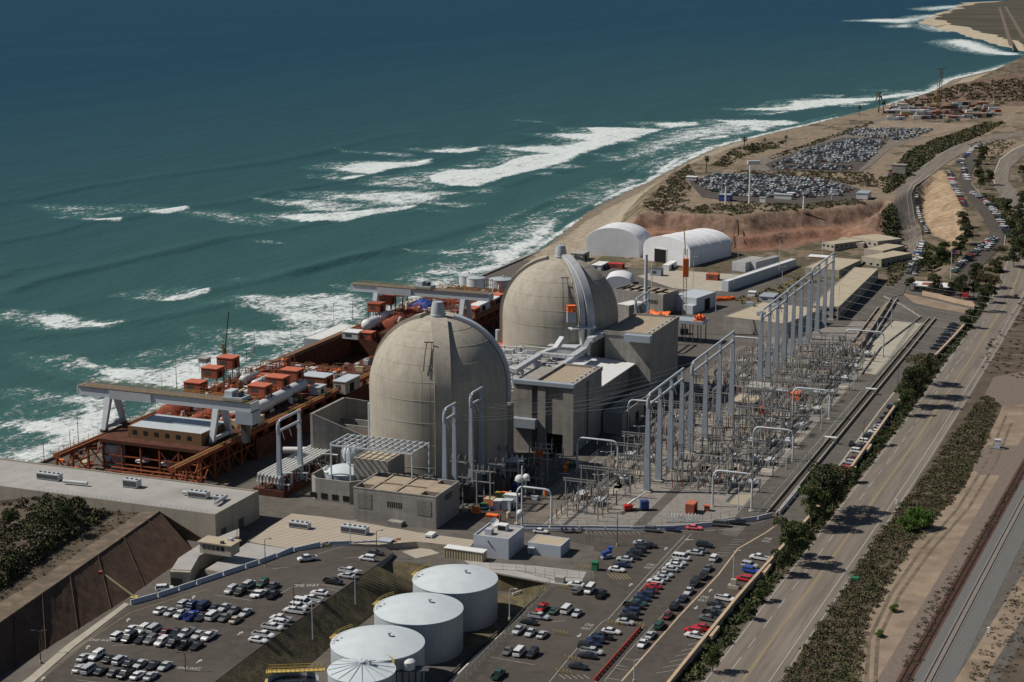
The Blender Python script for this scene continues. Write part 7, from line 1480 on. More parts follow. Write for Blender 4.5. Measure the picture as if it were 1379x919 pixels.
for k, (x, y, h, m) in enumerate(((50, 180, 9, 'steel_dark'), (205, 430, 9, 'steel_dark'), (305, 590, 12, 'steel_grey'), (535, 410, 12, 'steel_grey'), (508, 75, 9, 'steel_grey'), (650, 130, 9, 'steel_dark'))):
    px, py = Z5(x, y); lamp(px, py, 2.5 if k < 2 else (-3 if k < 4 else 0), h, ('dark lamp post by the grey flat roof', 'dark lamp post among the white vehicles by the grassy slope', 'pale lamp post on a concrete block at the foot of the grassy slope, nearer one', 'pale lamp post on a concrete block at the foot of the grassy slope, farther one', 'pale lamp post in front of the panelled roof block', 'dark lamp post next to the guard kiosk')[k], 'lamp posts of the left car park', False, m)
t = thing('manlift', 'yellow boom lift reaching with its orange basket up the brown slope', 'boom lift', P(181, 808, 3), 0); obj('base', MB().box(-1, 1, -1, 1, -3, 1), 'yellow', t); obj('arm', MB().bar((0, 0, 1), (-9.5, 3, 7), .35), 'tan_metal', t); obj('basket', MB().box(-10.6, -9.4, 2.4, 3.5, 6.6, 7.6), 'red_oxide', t)
vh = car(PL(222, 796), R(10), 'w', 'u', 'white vehicle half hidden behind the white barriers below the slope', 'cars in the car parks')
# ================================================================== buildings beyond the domes
def arch_tent(lab, A_, B_, C_, h, wall_h, door=None, z=0, ribsn=5, group='white arched fabric tents'):
    a, b, c = Vector(P(*A_, z)), Vector(P(*B_, z)), Vector(P(*C_, z)); w = (b-a).length; ex = (b-a).normalized(); ey = Vector((-ex.y, ex.x, 0)); L_ = abs((c-b).dot(ey))
    t = thing('arched_tent', lab, 'tent', (a+b)/2, math.atan2(ex.y, ex.x), group); n = 20
    prof = [(-w/2, 0), (-w/2, wall_h)]+[(-w/2*math.cos(math.pi*k/n)*1.0, wall_h+(h-wall_h)*math.sin(math.pi*k/n)**.9) for k in range(1, n)]+[(w/2, wall_h), (w/2, 0)]
    obj('canopy', MB().rings([[(x, y, zz) for x, zz in prof] for y in (0, L_)], True, True, False), 'fabric_white', t, 30)
    for k in range(ribsn):
        y = .3+k*(L_-.6)/(ribsn-1); obj('rib', MB().tube([(x*1.005, y, zz+.05) for x, zz in prof], .14, 5), 'fabric_white', t)
    if door:
        x0, x1, hh = door; d = obj('doorway', MB().box(x0, x1, -.12, -.02, 0, hh), 'dark_void', t); obj('frame', MB().box(x0-.4, x0, -.3, -.02, 0, hh).box(x1, x1+.4, -.3, -.02, 0, hh).box(x0-.4, x1+.4, -.3, -.02, hh, hh+.7), 'white_paint', d)
    return t
arch_tent('large closed white arched tent, left one below the red bluff', (789, 346), (861, 350), (866, 341), 19, 9.5, group='large white arched tents')
arch_tent('large white arched tent with a dark doorway, right one below the red bluff', (866, 352), (929, 361), (970, 347), 17.2, 9, (-9, 0, 9), group='large white arched tents')
arch_tent('small white arched tent just right of the farther dome', (814, 387), (850, 388), (862, 380), 6.5, 2.2)
def b3(name, lab, A_, B_, C_, z1, wall='beige_wall', roof='beige_roof', z0=0, para=.15, win=0, rows=1, group=None):
    """box from three top corners in the photo: near-left, near-right, far-right; free orientation"""
    a, b, c = Vector(P(*A_, z1)), Vector(P(*B_, z1)), Vector(P(*C_, z1)); ex = (b-a).normalized(); ey = Vector((-ex.y, ex.x, 0)); w = (b-a).length; d = abs((c-b).dot(ey)); o = (a+b)/2+ey*d/2; o.z = z0
    t = thing(name, lab, 'building', o, math.atan2(ex.y, ex.x), group); r = shell(t, w, d, z1-z0, wall, roof, para)
    H_ = z1-z0
    for j in range(rows):
        for k in range(win):
            x = -w/2+(k+.5)*w/win; zz = H_*(j+.35)/rows; obj('window', MB().box(x-.9, x+.9, -d/2-.06, -d/2-.003, zz, zz+1.3), 'glass_dark', t)
        ns = max(2, int(win*d/w)) if win else 0
        for k in range(min(ns, 16)):
            y = -d/2+(k+.5)*d/ns; zz = H_*(j+.35)/rows; obj('window', MB().box(w/2+.003, w/2+.06, y-.9, y+.9, zz, zz+1.3), 'glass_dark', t)
    return t, w, d, H_, r
t, w, d, h, r = b3('concrete_hall', 'concrete hall with a panelled roof behind the farther dome at its right', (826, 389), (893, 397), (903, 389), 11, 'concrete', 'roof_gravel', para=.8)
mb = MB(); [mb.box(-w/2+3+k*w/6, -w/2+3.6+k*w/6, -d/2+.5, d/2-.5, h-.8, h-.2) for k in range(5)]; mb.box(-w/2+.5, w/2-.5, -.3, .3, h-.8, h-.25); obj('roof_beam', mb, 'dark_void', r)
mb = MB(); [mb.box(-w/2+w*.7+k*.9, -w/2+w*.7+.5+k*.9, -d/2-.06, -d/2-.003, 5.5, 7.5) for k in range(7)]; obj('slot_window', mb, 'dark_void', t)
b3('low_block', 'pale roofed low concrete block tucked right behind the farther dome', (828, 409), (847, 412), (852, 404), 9, 'concrete', 'white_pipe')
b3('long_building', 'long beige roofed office building at the far right end of the switchyard', (1093, 411.5), (1129, 414), (1186, 362), 7, win=4, rows=2)
b3('flat_roof_building', 'broad building with a pale beige flat roof behind the switchyard', (975, 426), (1058, 436), (1082, 413), 7.5, 'concrete', 'beige_roof')
for k, (x, y) in enumerate(((1025, 425), (1010, 412), (1046, 415))): X = P(x, y, 7.4); one('air_unit', MB().box(-2, 2, -1.5, 1.5, 0, 1.8).box(-1.6, 1.6, -1.1, 1.1, 1.8, 2), 'steel_blue', '%s blue grey air unit on the broad beige flat roof' % ('left', 'middle', 'right')[k], 'air conditioner', X, -A, 'air units on the broad beige roof')
t, w, d, h, r = b3('grey_building', 'grey flat roofed metal building with a dark side door behind the scaffold platform', (904, 398), (938, 402), (956, 392), 8, 'steel_grey', 'steel_grey'); obj('doorway', MB().box(w/2+.003, w/2+.07, -2, 4, 0, 6), 'dark_void', t); obj('lean_to', MB().box(w/2-6, w/2, -d/2-4, -d/2-.003, 0, 4.5), 'steel_grey', t)
t, w, d, h, r = b3('long_wall_building', 'very long narrow grey building with a pale roof line below the red bluff', (972, 378), (981, 379), (1083, 350), 6, 'steel_grey', 'white_pipe')
b3('box_building', 'beige ribbed box building, left one of the pair behind the long grey building', (986, 352), (1004, 354), (1013, 345), 6, 'duct_white', 'roof_grey', group='pair of box buildings'); b3('box_building', 'beige ribbed box building, right one of the pair behind the long grey building', (1010, 352), (1018, 353), (1040, 344), 6, 'duct_white', 'roof_grey', group='pair of box buildings')
b3('office', 'two storey cream office with rows of windows at the foot of the red bluff', (1107, 326), (1124, 329), (1150, 322), 8, win=3, rows=2); b3('office', 'cream office with a long roof linking the offices under the bluff', (1122, 325), (1163, 328), (1172, 322), 7.2, win=7, rows=1)
b3('office', 'cream office with the highest roof at the back of the office group', (1147, 318), (1182, 325), (1207, 320), 9.5, win=5, rows=2); b3('office', 'stepped cream office with a dark blue door nearest the road below the bluff', (1160, 345), (1187, 349), (1199, 337), 7, win=3, rows=1); b3('office', 'small stepped cream office roof between the taller offices', (1164, 335), (1189, 338), (1203, 329), 8, win=3, rows=1)
b3('flat_roof_building', 'low pale flat roofed building between the offices and the long building', (1084, 360), (1130, 364), (1162, 350), 5, 'beige_wall', 'beige_roof', win=0)
boxon('shipping_container', 'brick red container standing alone on the pale ground by the tents', 'container', 960, 377, 0, 7, 5, 3.4, 'red_oxide', 'red_roof', oh=.05)
boxon('shipping_container', 'long white trailer in front of the tent with the dark doorway', 'trailer', 902, 362, 0, 4, 17, 3.2, 'white_paint', 'white_paint', oh=.05); boxon('shipping_container', 'dark grey container beside the long white trailer', 'container', 884, 371, 0, 7, 5, 4, 'steel_blue', 'steel_dark', oh=.05)
boxon('shipping_container', 'dark red box between the left tent and the small tent', 'container', 830, 361, 0, 9, 5, 2.6, 'red_oxide', 'red_paint', oh=.05); boxon('white_shelter', 'low white roofed shelter left of the dark red box', 'shelter', 808, 362, 0, 6, 14, 3, 'duct_white', 'white_paint')
boxon('grey_shed', 'small grey flat roofed shed on the sea wall beside the left tent', 'shed', 781, 351, 0, 8, 12, 5, 'concrete', 'roof_grey')
boxon('shelter', 'white covered shelter with an orange front near the offices', 'shelter', 1105, 352, 0, 14, 8, 3, 'orange', 'white_paint'); boxon('white_tank_shed', 'small white shed among the shrubs beside the long grey building', 'shed', 1013, 399, 0, 4, 4, 2.4, 'white_paint', 'white_paint'); boxon('solar_roof', 'low shelter with striped grey and white roof panels', 'shelter', 1035, 404, 0, 8, 12, 2.6, 'steel_grey', 'steel_blue'); boxon('cabin', 'blue grey cabin at the foot of the broad flat roofed building', 'cabin', 1027, 449, 0, 8, 4, 3.4, 'steel_blue', 'steel_grey')
# crane, scaffold platform with orange nets
t = thing('lattice_crane', 'orange and yellow lattice crane rising behind the scaffold platform', 'crane', P(921, 450), 0)
mb = MB(); n = 20
for k in range(n):
    z0, z1 = 3+k*2, 5+k*2
    for dx, dy in ((-.8, -.8), (.8, -.8), (.8, .8), (-.8, .8)): mb.bar((dx, dy, z0), (dx, dy, z1), .16)
    mb.bar((-.8, -.8, z0), (.8, -.8, z1), .1); mb.bar((.8, .8, z0), (-.8, .8, z1), .1)
obj('mast', mb, 'tan_metal', t); obj('base', MB().box(-2, 2, -2, 2, 0, 3), 'steel_dark', t); obj('machinery', MB().box(-1.2, 1.6, -1.2, 1.2, 29, 38), 'orange', t); obj('jib', MB().bar((0, 0, 40), (-.8, 3, 54), .5), 'yellow', t)
t = gthing('scaffold_platform', 'blue grey scaffold platform on dark posts draped with bright orange nets', 'scaffold', *G(905, 428, 11)); w_, d_ = 34, 10
obj('platform', MB().box(-w_/2, w_/2, -d_/2, d_/2, 9.5, 11), 'steel_blue', t)
for k in range(9):
    for y in (-4.5, 4.5): obj('post', MB().bar((-w_/2+1+k*4, y, 0), (-w_/2+1+k*4, y, 9.5), .4), 'steel_dark', t)
for k, (x0, x1) in enumerate(((-13, -2), (12, 16))):
    mb = MB(); nn = 8; vs = [(x0+(x1-x0)*i/nn, -4+8*j/nn, 11+1.2+q.uniform(-.9, 1.5)) for i in range(nn+1) for j in range(nn+1)]; mb.add(vs, [(i*(nn+1)+j, (i+1)*(nn+1)+j, (i+1)*(nn+1)+j+1, i*(nn+1)+j+1) for i in range(nn) for j in range(nn)])
    mb.box(x0, x1, -4, 4, 11, 11.6); obj('orange_net', mb, 'orange', t)
mb = MB(); nn = 10; vs = [(-9+18*i/nn, -2+4*j/nn, .8+q.uniform(0, 1.2)) for i in range(nn+1) for j in range(nn+1)]; mb.add(vs, [(i*(nn+1)+j, (i+1)*(nn+1)+j, (i+1)*(nn+1)+j+1, i*(nn+1)+j+1) for i in range(nn) for j in range(nn)]); mb.box(-9, 9, -2, 2, 0, .9)
one('orange_netting', mb, 'orange', 'strip of orange netting on the ground right of the grey metal building', 'netting', P(969, 405), R(20))
one('tall_pole', MB().lathe((0, 0, 0), [(1.1, 0), (.8, 34)], 12), 'steel_grey', 'stout tall grey pole right of the farther dome', 'pole', P(869, 430), smooth=40); one('tall_pole', MB().lathe((0, 0, 0), [(.35, 0), (.2, 26)], 10), 'steel_grey', 'thin grey pole close beside the stout tall one', 'pole', P(877, 420), smooth=40)
for k, (x, y, h) in enumerate(((933, 394, 20), (988, 392, 15), (1049, 372, 24), (994, 352, 16), (1107, 350, 22), (964, 420, 10), (1053, 388, 12), (1013, 300, 0), (1129, 420, 14), (1200, 440, 13), (1181, 455, 10))):
    if h: lamp(x, y, 0, h, 'slender grey light pole beyond the domes, number %s in the scattered set' % ('one two three four five six seven eight nine ten eleven'.split()[k]), 'light poles beyond the domes', two=k % 2 == 0)
for k, (u, v) in enumerate(((-2, 112), (52, 116), (110, 116.5), (180, 116), (30, 134), (95, 136), (190, 133))): X = W(u, v); px = (u, v); t = lamp(700, 700, 0, 9.5, ('lamp post on the switchyard side of the green fence' if k < 4 else 'dark lamp post along the outer road')+', '+('nearest', 'second', 'third', 'farthest', 'nearest', 'second', 'farthest')[k], 'lamp posts by the outer road', m='steel_grey' if k < 4 else 'steel_dark'); t.location = X
# ground patches in the middle distance
poly('pale_ground', [(858, 372), (900, 362), (990, 352), (1040, 335), (1100, 340), (1060, 352), (985, 392), (940, 392), (905, 388)], 'concrete_slab', .02)
poly('asphalt_patch', [(940, 395), (985, 400), (1090, 365), (1160, 352), (1210, 350), (1200, 385), (1185, 400), (1140, 440), (1090, 440), (960, 440)], 'asphalt_old', .024)
poly('garden_strip', [(985, 405), (1080, 372), (1130, 366), (1128, 374), (1085, 385), (1045, 402), (1010, 412)], 'dry_grass', .03)
poly('tan_slope', [(1145, 470), (1165, 440), (1195, 405), (1208, 400), (1180, 440), (1165, 465)], 'dirt', .03); poly('concrete_apron', [(1165, 470), (1200, 432), (1240, 436), (1252, 425), (1180, 505), (1150, 500), (1140, 480)], 'concrete_slab', .034)
poly('curved_road', [(1185, 402), (1196, 392), (1220, 380), (1240, 398), (1262, 415), (1290, 425), (1290, 440), (1265, 470), (1220, 520), (1205, 520), (1245, 440), (1235, 425), (1205, 412)], 'asphalt_old', .04)
poly('tan_slope', [(1215, 395), (1240, 400), (1310, 417), (1308, 424), (1265, 416), (1230, 408)], 'dirt', .05)
mb = MB(); pts = [Vector(P(x, y)) for x, y in ((1242, 398), (1262, 402), (1285, 408), (1313, 414), (1310, 424))]; mb.rings([[(p.x, p.y-.3, 0), (p.x, p.y+.3, 0), (p.x, p.y+.3, 2.6), (p.x, p.y-.3, 2.6)] for p in pts]); one('curved_wall', mb, 'wall_tan', 'curved tan wall around the road end near the guard house', 'wall')
for k in range(3):
    mb = MB(); a_, b_ = [Vector(P(*p)) for p in (((1158, 470), (1200, 405)), ((1166, 472), (1208, 404)), ((1148, 462), (1183, 415)))[k]]; mb.rings([[(p.x-.3, p.y, 0), (p.x+.3, p.y, 0), (p.x+.3, p.y, 1.6-k*.3), (p.x-.3, p.y, 1.6-k*.3)] for p in (a_, b_)]); one('ramp_wall', mb, 'concrete', ('middle', 'right', 'left')[k]+' low wall of the ramps beside the long office building', 'wall', group='ramp walls')
# guard house and flag
X = PW(1254, 392); t = thing('guard_house', 'low guard house with a white and red roof below the flagpole', 'building', X, -A); obj('wall', MB().box(-9, 9, -5, 5, 0, 3.4), 'beige_wall', t); r = obj('roof', MB().box(-11, 11, -7, 7, 3.4, 3.8), 'white_paint', t); obj('roof_patch', MB().box(-5, 2, -4, 3, 3.81, 4.0), 'red_oxide', r)
for k in range(5): obj('window', MB().box(-8+k*3.4, -6+k*3.4, -5.06, -5.003, 1.2, 2.6), 'glass_dark', t)
X = PW(1280, 376); t = thing('flagpole', 'white flagpole flying a red white and blue striped flag', 'flagpole', X, 0); obj('pole', MB().lathe((0, 0, 0), [(.22, 0), (.1, 17)], 8), 'white_paint', t)
fl = MB(); fl.m = 0; 
for s in range(7):
    fl.m = 0 if s % 2 == 0 else 1; z0 = 14.2+s*.36; x0 = .1 if s < 3 else 1.8; fl.add([(x0, .0, z0), (2.6, .25, z0), (4.4, -.1, z0), (4.4, -.1, z0+.36), (2.6, .25, z0+.36), (x0, 0, z0+.36)], [(0, 1, 4, 5), (1, 2, 3, 4)])
fl.m = 2; fl.add([(.1, 0, 15.28), (1.8, .12, 15.28), (1.8, .12, 16.72), (.1, 0, 16.72)], [(0, 1, 2, 3)]); obj('flag', fl, ['red_paint', 'white_paint', 'blue_paint'], t)
one('portable_cabin', MB().box(-1.6, 1.6, -1.6, 1.6, 0, 3.8), 'red_paint', 'bright red booth standing beside the road near the guard house', 'booth', PW(1300, 400), -A)
# sea wall walkway right of the farther dome
one('walkway_wall', MB().box(-.4, .4, 0, 150, 0, 1.4), 'concrete', 'dark low wall along the beach walkway left of the tents', 'wall', W(300, -122, 0), -A)
# ================================================================== roads on the rising ground
def rib_px(name, L_, R_, m, z=.25, n=10):
    def res(l):
        pu = [PG(*p)[:2] for p in l]; o = []
        for a, b in zip(pu[:-1], pu[1:]):
            for k in range(n): o.append((a[0]+(b[0]-a[0])*k/n, a[1]+(b[1]-a[1])*k/n))
        return o+[pu[-1]]
    A_, B_ = res(L_), res(R_); mb = MB(); rows = []
    K = 5
    for k in range(K+1):
        row_ = []
        for a, b in zip(A_, B_):
            u, v = a[0]+(b[0]-a[0])*k/K, a[1]+(b[1]-a[1])*k/K; row_.append(W(u, v, Hs(u, v)+z))
        rows.append(row_)
    for k in range(K): mb.strip(rows[k], rows[k+1])
    return struct(name, mb, m, 60)
rib_px('hill_road', [(1209, 345), (1210, 320), (1207, 290), (1205, 262), (1216, 245), (1240, 226), (1270, 205), (1290, 195), (1332, 183), (1379, 178)], [(1247, 345), (1243, 320), (1232, 290), (1228, 262), (1234, 250), (1255, 236), (1284, 214), (1306, 203), (1340, 190), (1379, 184)], 'road_grey', .3)
rib_px('hill_road', [(1199, 402), (1205, 390), (1212, 372), (1216, 350)], [(1216, 398), (1222, 385), (1238, 362), (1246, 346)], 'asphalt_old', .3)
rib_px('upper_road', [(1268, 400), (1290, 372), (1306, 352), (1330, 328), (1333, 310), (1320, 290), (1303, 268), (1290, 244), (1296, 222), (1312, 205)], [(1290, 404), (1308, 376), (1324, 358), (1350, 332), (1352, 312), (1341, 292), (1322, 268), (1306, 248), (1308, 232), (1318, 215)], 'asphalt', .3)
rib_px('interchange_road', [(1365, 290), (1345, 262), (1337, 245), (1342, 222), (1360, 205), (1400, 188)], [(1392, 290), (1372, 262), (1358, 245), (1360, 228), (1376, 212), (1410, 200)], 'road_grey', .3)
rib_px('interchange_kerb', [(1339, 250), (1337, 238), (1346, 215), (1364, 202), (1400, 186)], [(1340.5, 250), (1338.5, 238), (1347.5, 216), (1365, 203.4), (1401, 187)], 'concrete_slab', .5, 4)
for l in ([(1229, 318), (1224, 290), (1221, 262), (1227, 249), (1246, 234)], [(1241, 335), (1240, 318), (1230, 290), (1226, 262), (1232, 251), (1252, 237)], [(1240, 227), (1270, 206), (1290, 196)], [(1352, 332), (1354, 312), (1343, 292), (1324, 268), (1308, 248)]): rib_px('edge_line', l, [(x+.8, y+.1) for x, y in l], 'marking_white', .42, 4)
one('bus', MB().box(-5, 5, -1.3, 1.3, .4, 3.0).box(-4.6, 4.6, -1.33, 1.33, 1.5, 2.4).tube([(-3.4, -1.2, .4), (-3.4, 1.2, .4)], .45, 10).tube([(3.4, -1.2, .4), (3.4, 1.2, .4)], .45, 10), 'white_paint', 'white bus parked at the edge of the upper lot near the beach', 'bus', PW(1015, 222, .2), R(5))
# ------------------------------------------------ far car parks
def flat(name, l, m, z): mb = MB().sheet([W(*G(x, y, 20))[:2] for x, y in l], 20+z); return struct(name, mb, m)
flat('far_lot', [(928, 246), (960, 234), (1060, 236), (1122, 243), (1158, 255), (1152, 270), (1080, 276), (1000, 273), (945, 266)], 'asphalt', .25)
flat('far_lot', [(1000, 232), (1018, 214), (1085, 198), (1135, 178), (1165, 168), (1205, 154), (1290, 150), (1379, 142), (1379, 160), (1310, 172), (1245, 186), (1200, 200), (1175, 222), (1160, 232)], 'road_grey', .25)
flat('far_lot', [(1030, 222), (1085, 200), (1135, 186), (1200, 186), (1180, 206), (1165, 222), (1155, 231), (1040, 231)], 'asphalt', .32)
flat('grey_sand', [(1150, 176), (1205, 158), (1300, 160), (1310, 170), (1250, 184), (1180, 182)], 'dirt', .3)
def inpoly(x, y, l):
    c = False; n = len(l)
    for i in range(n):
        (x0, y0), (x1, y1) = l[i], l[(i+1) % n]
        if (y0 > y) != (y1 > y) and x < (x1-x0)*(y-y0)/(y1-y0)+x0: c = not c
    return c
far = []
q = random.Random(77)
for pl, dens, jit in (([(934, 246), (962, 236), (1058, 238), (1118, 245), (1150, 256), (1140, 264), (1080, 268), (1000, 266), (950, 258)], .9, .8), ([(1040, 222), (1085, 203), (1130, 192), (1168, 188), (1192, 193), (1180, 207), (1166, 219)], .92, .8), ([(1138, 182), (1162, 173), (1200, 174), (1258, 175), (1240, 183), (1215, 190), (1180, 187)], .85, 1), ([(1040, 224), (1150, 225), (1148, 230), (1040, 229)], .7, .5), ([(1250, 160), (1330, 150), (1340, 156), (1270, 168)], .18, 2), ([(1200, 158), (1250, 152), (1260, 158), (1215, 166)], .05, 2)):
    pu = [G(x, y, 20) for x, y in pl]; u0, u1 = min(p[0] for p in pu), max(p[0] for p in pu); v0, v1 = min(p[1] for p in pu), max(p[1] for p in pu)
    u = u0; k = 0
    while u < u1:
        v = v0
        while v < v1:
            if inpoly(u, v, pu) and q.random() < dens: far.append((u+q.uniform(-.3, .3)*jit, v+q.uniform(-.2, .2)*jit, 20.35, HU+R(q.uniform(-4, 4))+(R(180) if q.random() < .5 else 0), 0))
            v += 2.75
        u += 5.6 if k % 2 == 0 else 10.5; k += 1
def along(l, n, off=0, h=None, grp=None):
    pu = [PG(*p) for p in l]; pts = [Vector((p[0], p[1], 0)) for p in pu]; tot = sum((b-a).length for a, b in zip(pts[:-1], pts[1:])); o = []
    for k in range(n):
        s = (k+.5)*tot/n
        for a, b in zip(pts[:-1], pts[1:]):
            L_ = (b-a).length
            if s <= L_: p = a.lerp(b, s/L_); d = b-a; ang = math.atan2(d.x*CA-d.y*SA, d.x*SA+d.y*CA); o.append((p.x, p.y, Hs(p.x, p.y)+.35, ang+(R(60) if h else 0))); break
            s -= L_
    return o
sides = [('on the shoulder below the tan cutting', along([(1234, 262), (1236, 285), (1241, 300), (1248, 316)], 16)), ('between the tan cutting and the upper road', along([(1279, 233), (1284, 250), (1292, 265), (1300, 280)], 18, h=1)), ('along the pale kerb right of the upper road', along([(1309, 262), (1325, 270), (1338, 285), (1350, 303), (1358, 320)], 24, h=1)),
         ('at the top end of the upper road', along([(1290, 222), (1300, 212), (1312, 200), (1322, 196)], 12, h=1)), ('in the left line before the guard house trees', along([(1224, 372), (1230, 355), (1238, 340), (1241, 328)], 12, h=1)), ('in the right line before the guard house trees', along([(1229, 373), (1237, 357), (1243, 344)], 8, h=1)),
         ('in the slanting row right of the flagpole', along([(1284, 369), (1300, 352), (1320, 336), (1336, 322)], 22, h=1)), ('in the dark row behind the slanting one', along([(1325, 340), (1335, 330), (1340, 322)], 7, h=1)), ('beside the clump of trees on the upper road', along([(1297, 222), (1299, 232), (1304, 245)], 8, h=1)), ('at the foot of the red bluff turn', along([(1196, 240), (1205, 236), (1215, 232)], 5)), ('at the bend near the beige curved wall', along([(1283, 350), (1290, 342)], 0) or [])]
cols = 'wwwwssssskkkkkkgggnntmew'; types = 'aaaauuupv'
for phrase, l in sides:
    for n_, (u, v, z, an) in enumerate(l):
        c = q.choice(cols+'wwwsrb'); k_ = q.choice(types); cn = CC[c]; car(W(u, v, z), an, c, k_, '%s %s, %s from the near or left end %s' % (CW.get(cn, cn), WD[KD[k_]], ordw(n_+1), phrase) if 0 else 'small distant %s %s parked %s' % (CW.get(cn, cn), WD[KD[k_]], phrase), '%s %ss %s' % (cn, KD[k_], phrase))
far.sort(key=lambda f: f[0]); avail = max(0, 296-NC[0]); M_ = {}
def simple(kind, cn):
    if (kind, cn) in M_: return M_[kind, cn]
    d = CT_[kind]; mb = MB(); mb.m = 0; mb.add(d['b'].v, d['b'].f); mb.m = 1; mb.add(d['g'].v, d['g'].f); mb.box(-1.8, -1.1, -.92, .92, .05, .5); mb.box(1.1, 1.8, -.92, .92, .05, .5); M_[kind, cn] = (mesh('car', mb, ['car_'+cn, 'glass_dark']), mb); return M_[kind, cn]
for n_, (u, v, z, an, _) in enumerate(far[:avail]):
    cn = CC[q.choice(cols)]; kd = KD[q.choice(types)]; me, _m = simple(kd, cn)
    o = bpy.data.objects.new('parked_car', me); COL.objects.link(o); o.location = W(u, v, z); o.rotation_euler = (0, 0, an)
    tag(o, 'tiny %s %s in the crowded car park above the red bluff' % (CW.get(cn, cn), WD[kd]), {'suv': 'SUV', 'pickup': 'pickup truck', 'van': 'van', 'sedan': 'car'}[kd], '%s %ss above the red bluff' % (CW.get(cn, cn), kd))
names = sorted(set(CC.values())); mb = MB()
for (u, v, z, an, _) in far[avail:]:
    cn = CC[q.choice(cols)]; kd = KD[q.choice(types)]; d = CT_[kd]; X = W(u, v, z); c_, s_ = math.cos(an), math.sin(an)
    for part, mi in ((d['b'], names.index(cn)), (d['g'], len(names))):
        mb.m = mi; mb.add([(X[0]+x*c_-y*s_, X[1]+x*s_+y*c_, X[2]+zz) for x, y, zz in part.v], part.f)
if mb.v: tag(obj('parked_cars', mb, ['car_'+n for n in names]+['glass_dark']), 'dense far rows of parked cars in the upper lots beyond the red bluff', 'cars', kind='stuff')
# structures on the terrace
def fb(name, lab, px, py, w, d, h, wall, roof, rz=-A, cat='building', group=None):
    X = W(*G(px, py, 20.3), 20.3) if py < 290 else PW(px, py); X = (*X[:2], 20.3); t = thing(name, lab, cat, X, rz, group); obj('wall', MB().box(-w/2, w/2, -d/2, d/2, 0, h), wall, t); obj('roof', MB().box(-w/2-.3, w/2+.3, -d/2-.3, d/2+.3, h, h+.4), roof, t); return t
fb('blue_hut', 'small dark blue hut on the terrace edge above the red bluff', 977, 270, 8, 7, 4, 'blue_paint', 'steel_blue'); fb('white_tent', 'small white canopy at the left end of the terrace car park', 932, 243, 8, 6, 2.6, 'duct_white', 'white_paint', cat='canopy')
fb('toilet_row', 'row of pale cabins at the right part of the terrace car park', 1055, 268, 12, 4, 3, 'silver_tank', 'duct_white'); fb('red_trailer', 'small red and white trailer beside the row of pale cabins', 1065, 266, 5, 4, 3, 'red_oxide', 'white_paint', cat='trailer'); fb('striped_shed', 'pale striped shed with blue bays near the end of the bluff', 1163, 267, 8, 14, 4, 'silver_tank', 'steel_blue')
fb('white_sign', 'small white board standing on the terrace above the bluff', 1027, 273, 4, .6, 3.4, 'white_paint', 'white_paint', cat='sign')
fb('concrete_tank', 'round shouldered grey block among the trees at the end of the terrace', 1211, 236, 10, 8, 8, 'concrete', 'concrete')
fb('long_building', 'long white roofed building across the distant storage yard', 1218, 153, 40, 6, 3.4, 'duct_white', 'white_paint', R(-4))
for k in range(120):
    x = q.uniform(1228, 1345) if k % 4 else q.uniform(1195, 1260); y = q.choice((141, 144, 146, 149, 152, 156, 158))+(1345-x)*.03; w = q.uniform(4, 13); m_ = q.choice(['white_paint', 'duct_white', 'red_oxide', 'rust_steel', 'steel_grey', 'steel_dark', 'steel_dark', 'tan_metal', 'duct_white'])
    one('trailer', MB().box(-w/2, w/2, -1.5, 1.5, .6, q.uniform(2.4, 4.2)).box(-w/2+.4, w/2-.4, -1.2, 1.2, 0, .58), m_, 'stored trailer or machine in the distant yard beyond the car parks', 'trailer', (*W(*G(x, y, 20))[:2], 20.3), R(q.uniform(-12, 12)), 'trailers in the distant storage yard')
for k, (x, y, h, l) in enumerate(((1265, 150, 46, 'tall brownish lattice crane in the distant storage yard'), (1262, 147, 30, 'shorter yellow crane next to the tall brownish one'))):
    X = (*W(*G(x, y, 20))[:2], 20); t = thing('distant_crane', l, 'crane', X, 0); obj('mast', MB().bar((-1.4, 0, 0), (-1.0, 0, h), .5).bar((1.4, 0, 0), (1.0, 0, h), .5), ('tan_brown', 'yellow')[k], t); obj('jib', MB().bar((-5, 0, h), (6, 0, h+1), .7), ('tan_brown', 'yellow')[k], t); mb = MB(); [mb.bar((-1.5, 0, z), (1.5, 0, z+4), .4) for z in range(0, h-4, 4)]; obj('lattice', mb, ('tan_brown', 'yellow')[k], t)
for k, (x, y, h) in enumerate(((1009, 275, 26), (977, 277, 13), (1082, 283, 9))):
    X = (*W(*G(x, y, 20))[:2], 20); t = thing('mast_pole', ('tall white pole standing above the red bluff', 'shorter pale pole left of the tall white one on the bluff', 'short pole on the bluff edge')[k], 'pole', X, 0); obj('pole', MB().lathe((0, 0, 0), [(.7, 0), (.5, h)], 8), 'white_pipe', t); obj('footing', MB().box(-1, 1, -1, 1, 0, .6), 'concrete_slab', t)
for k in range(14):
    x, y = [(1060, 185), (1090, 181), (1120, 176), (1150, 172), (1180, 168), (1210, 164), (1240, 160), (1270, 158), (1100, 196), (1140, 186), (1190, 178), (1230, 170), (972, 250), (1120, 262)][k]
    X = (*W(*G(x, y+9, 20))[:2], 20); one('light_pole', MB().lathe((0, 0, 0), [(.3, 0), (.2, 11)], 6).box(-1, 1, -.3, .3, 11, 11.3), 'steel_grey', 'thin light pole in the far car parks beyond the red bluff', 'light pole', X, 0, 'light poles of the far car parks')
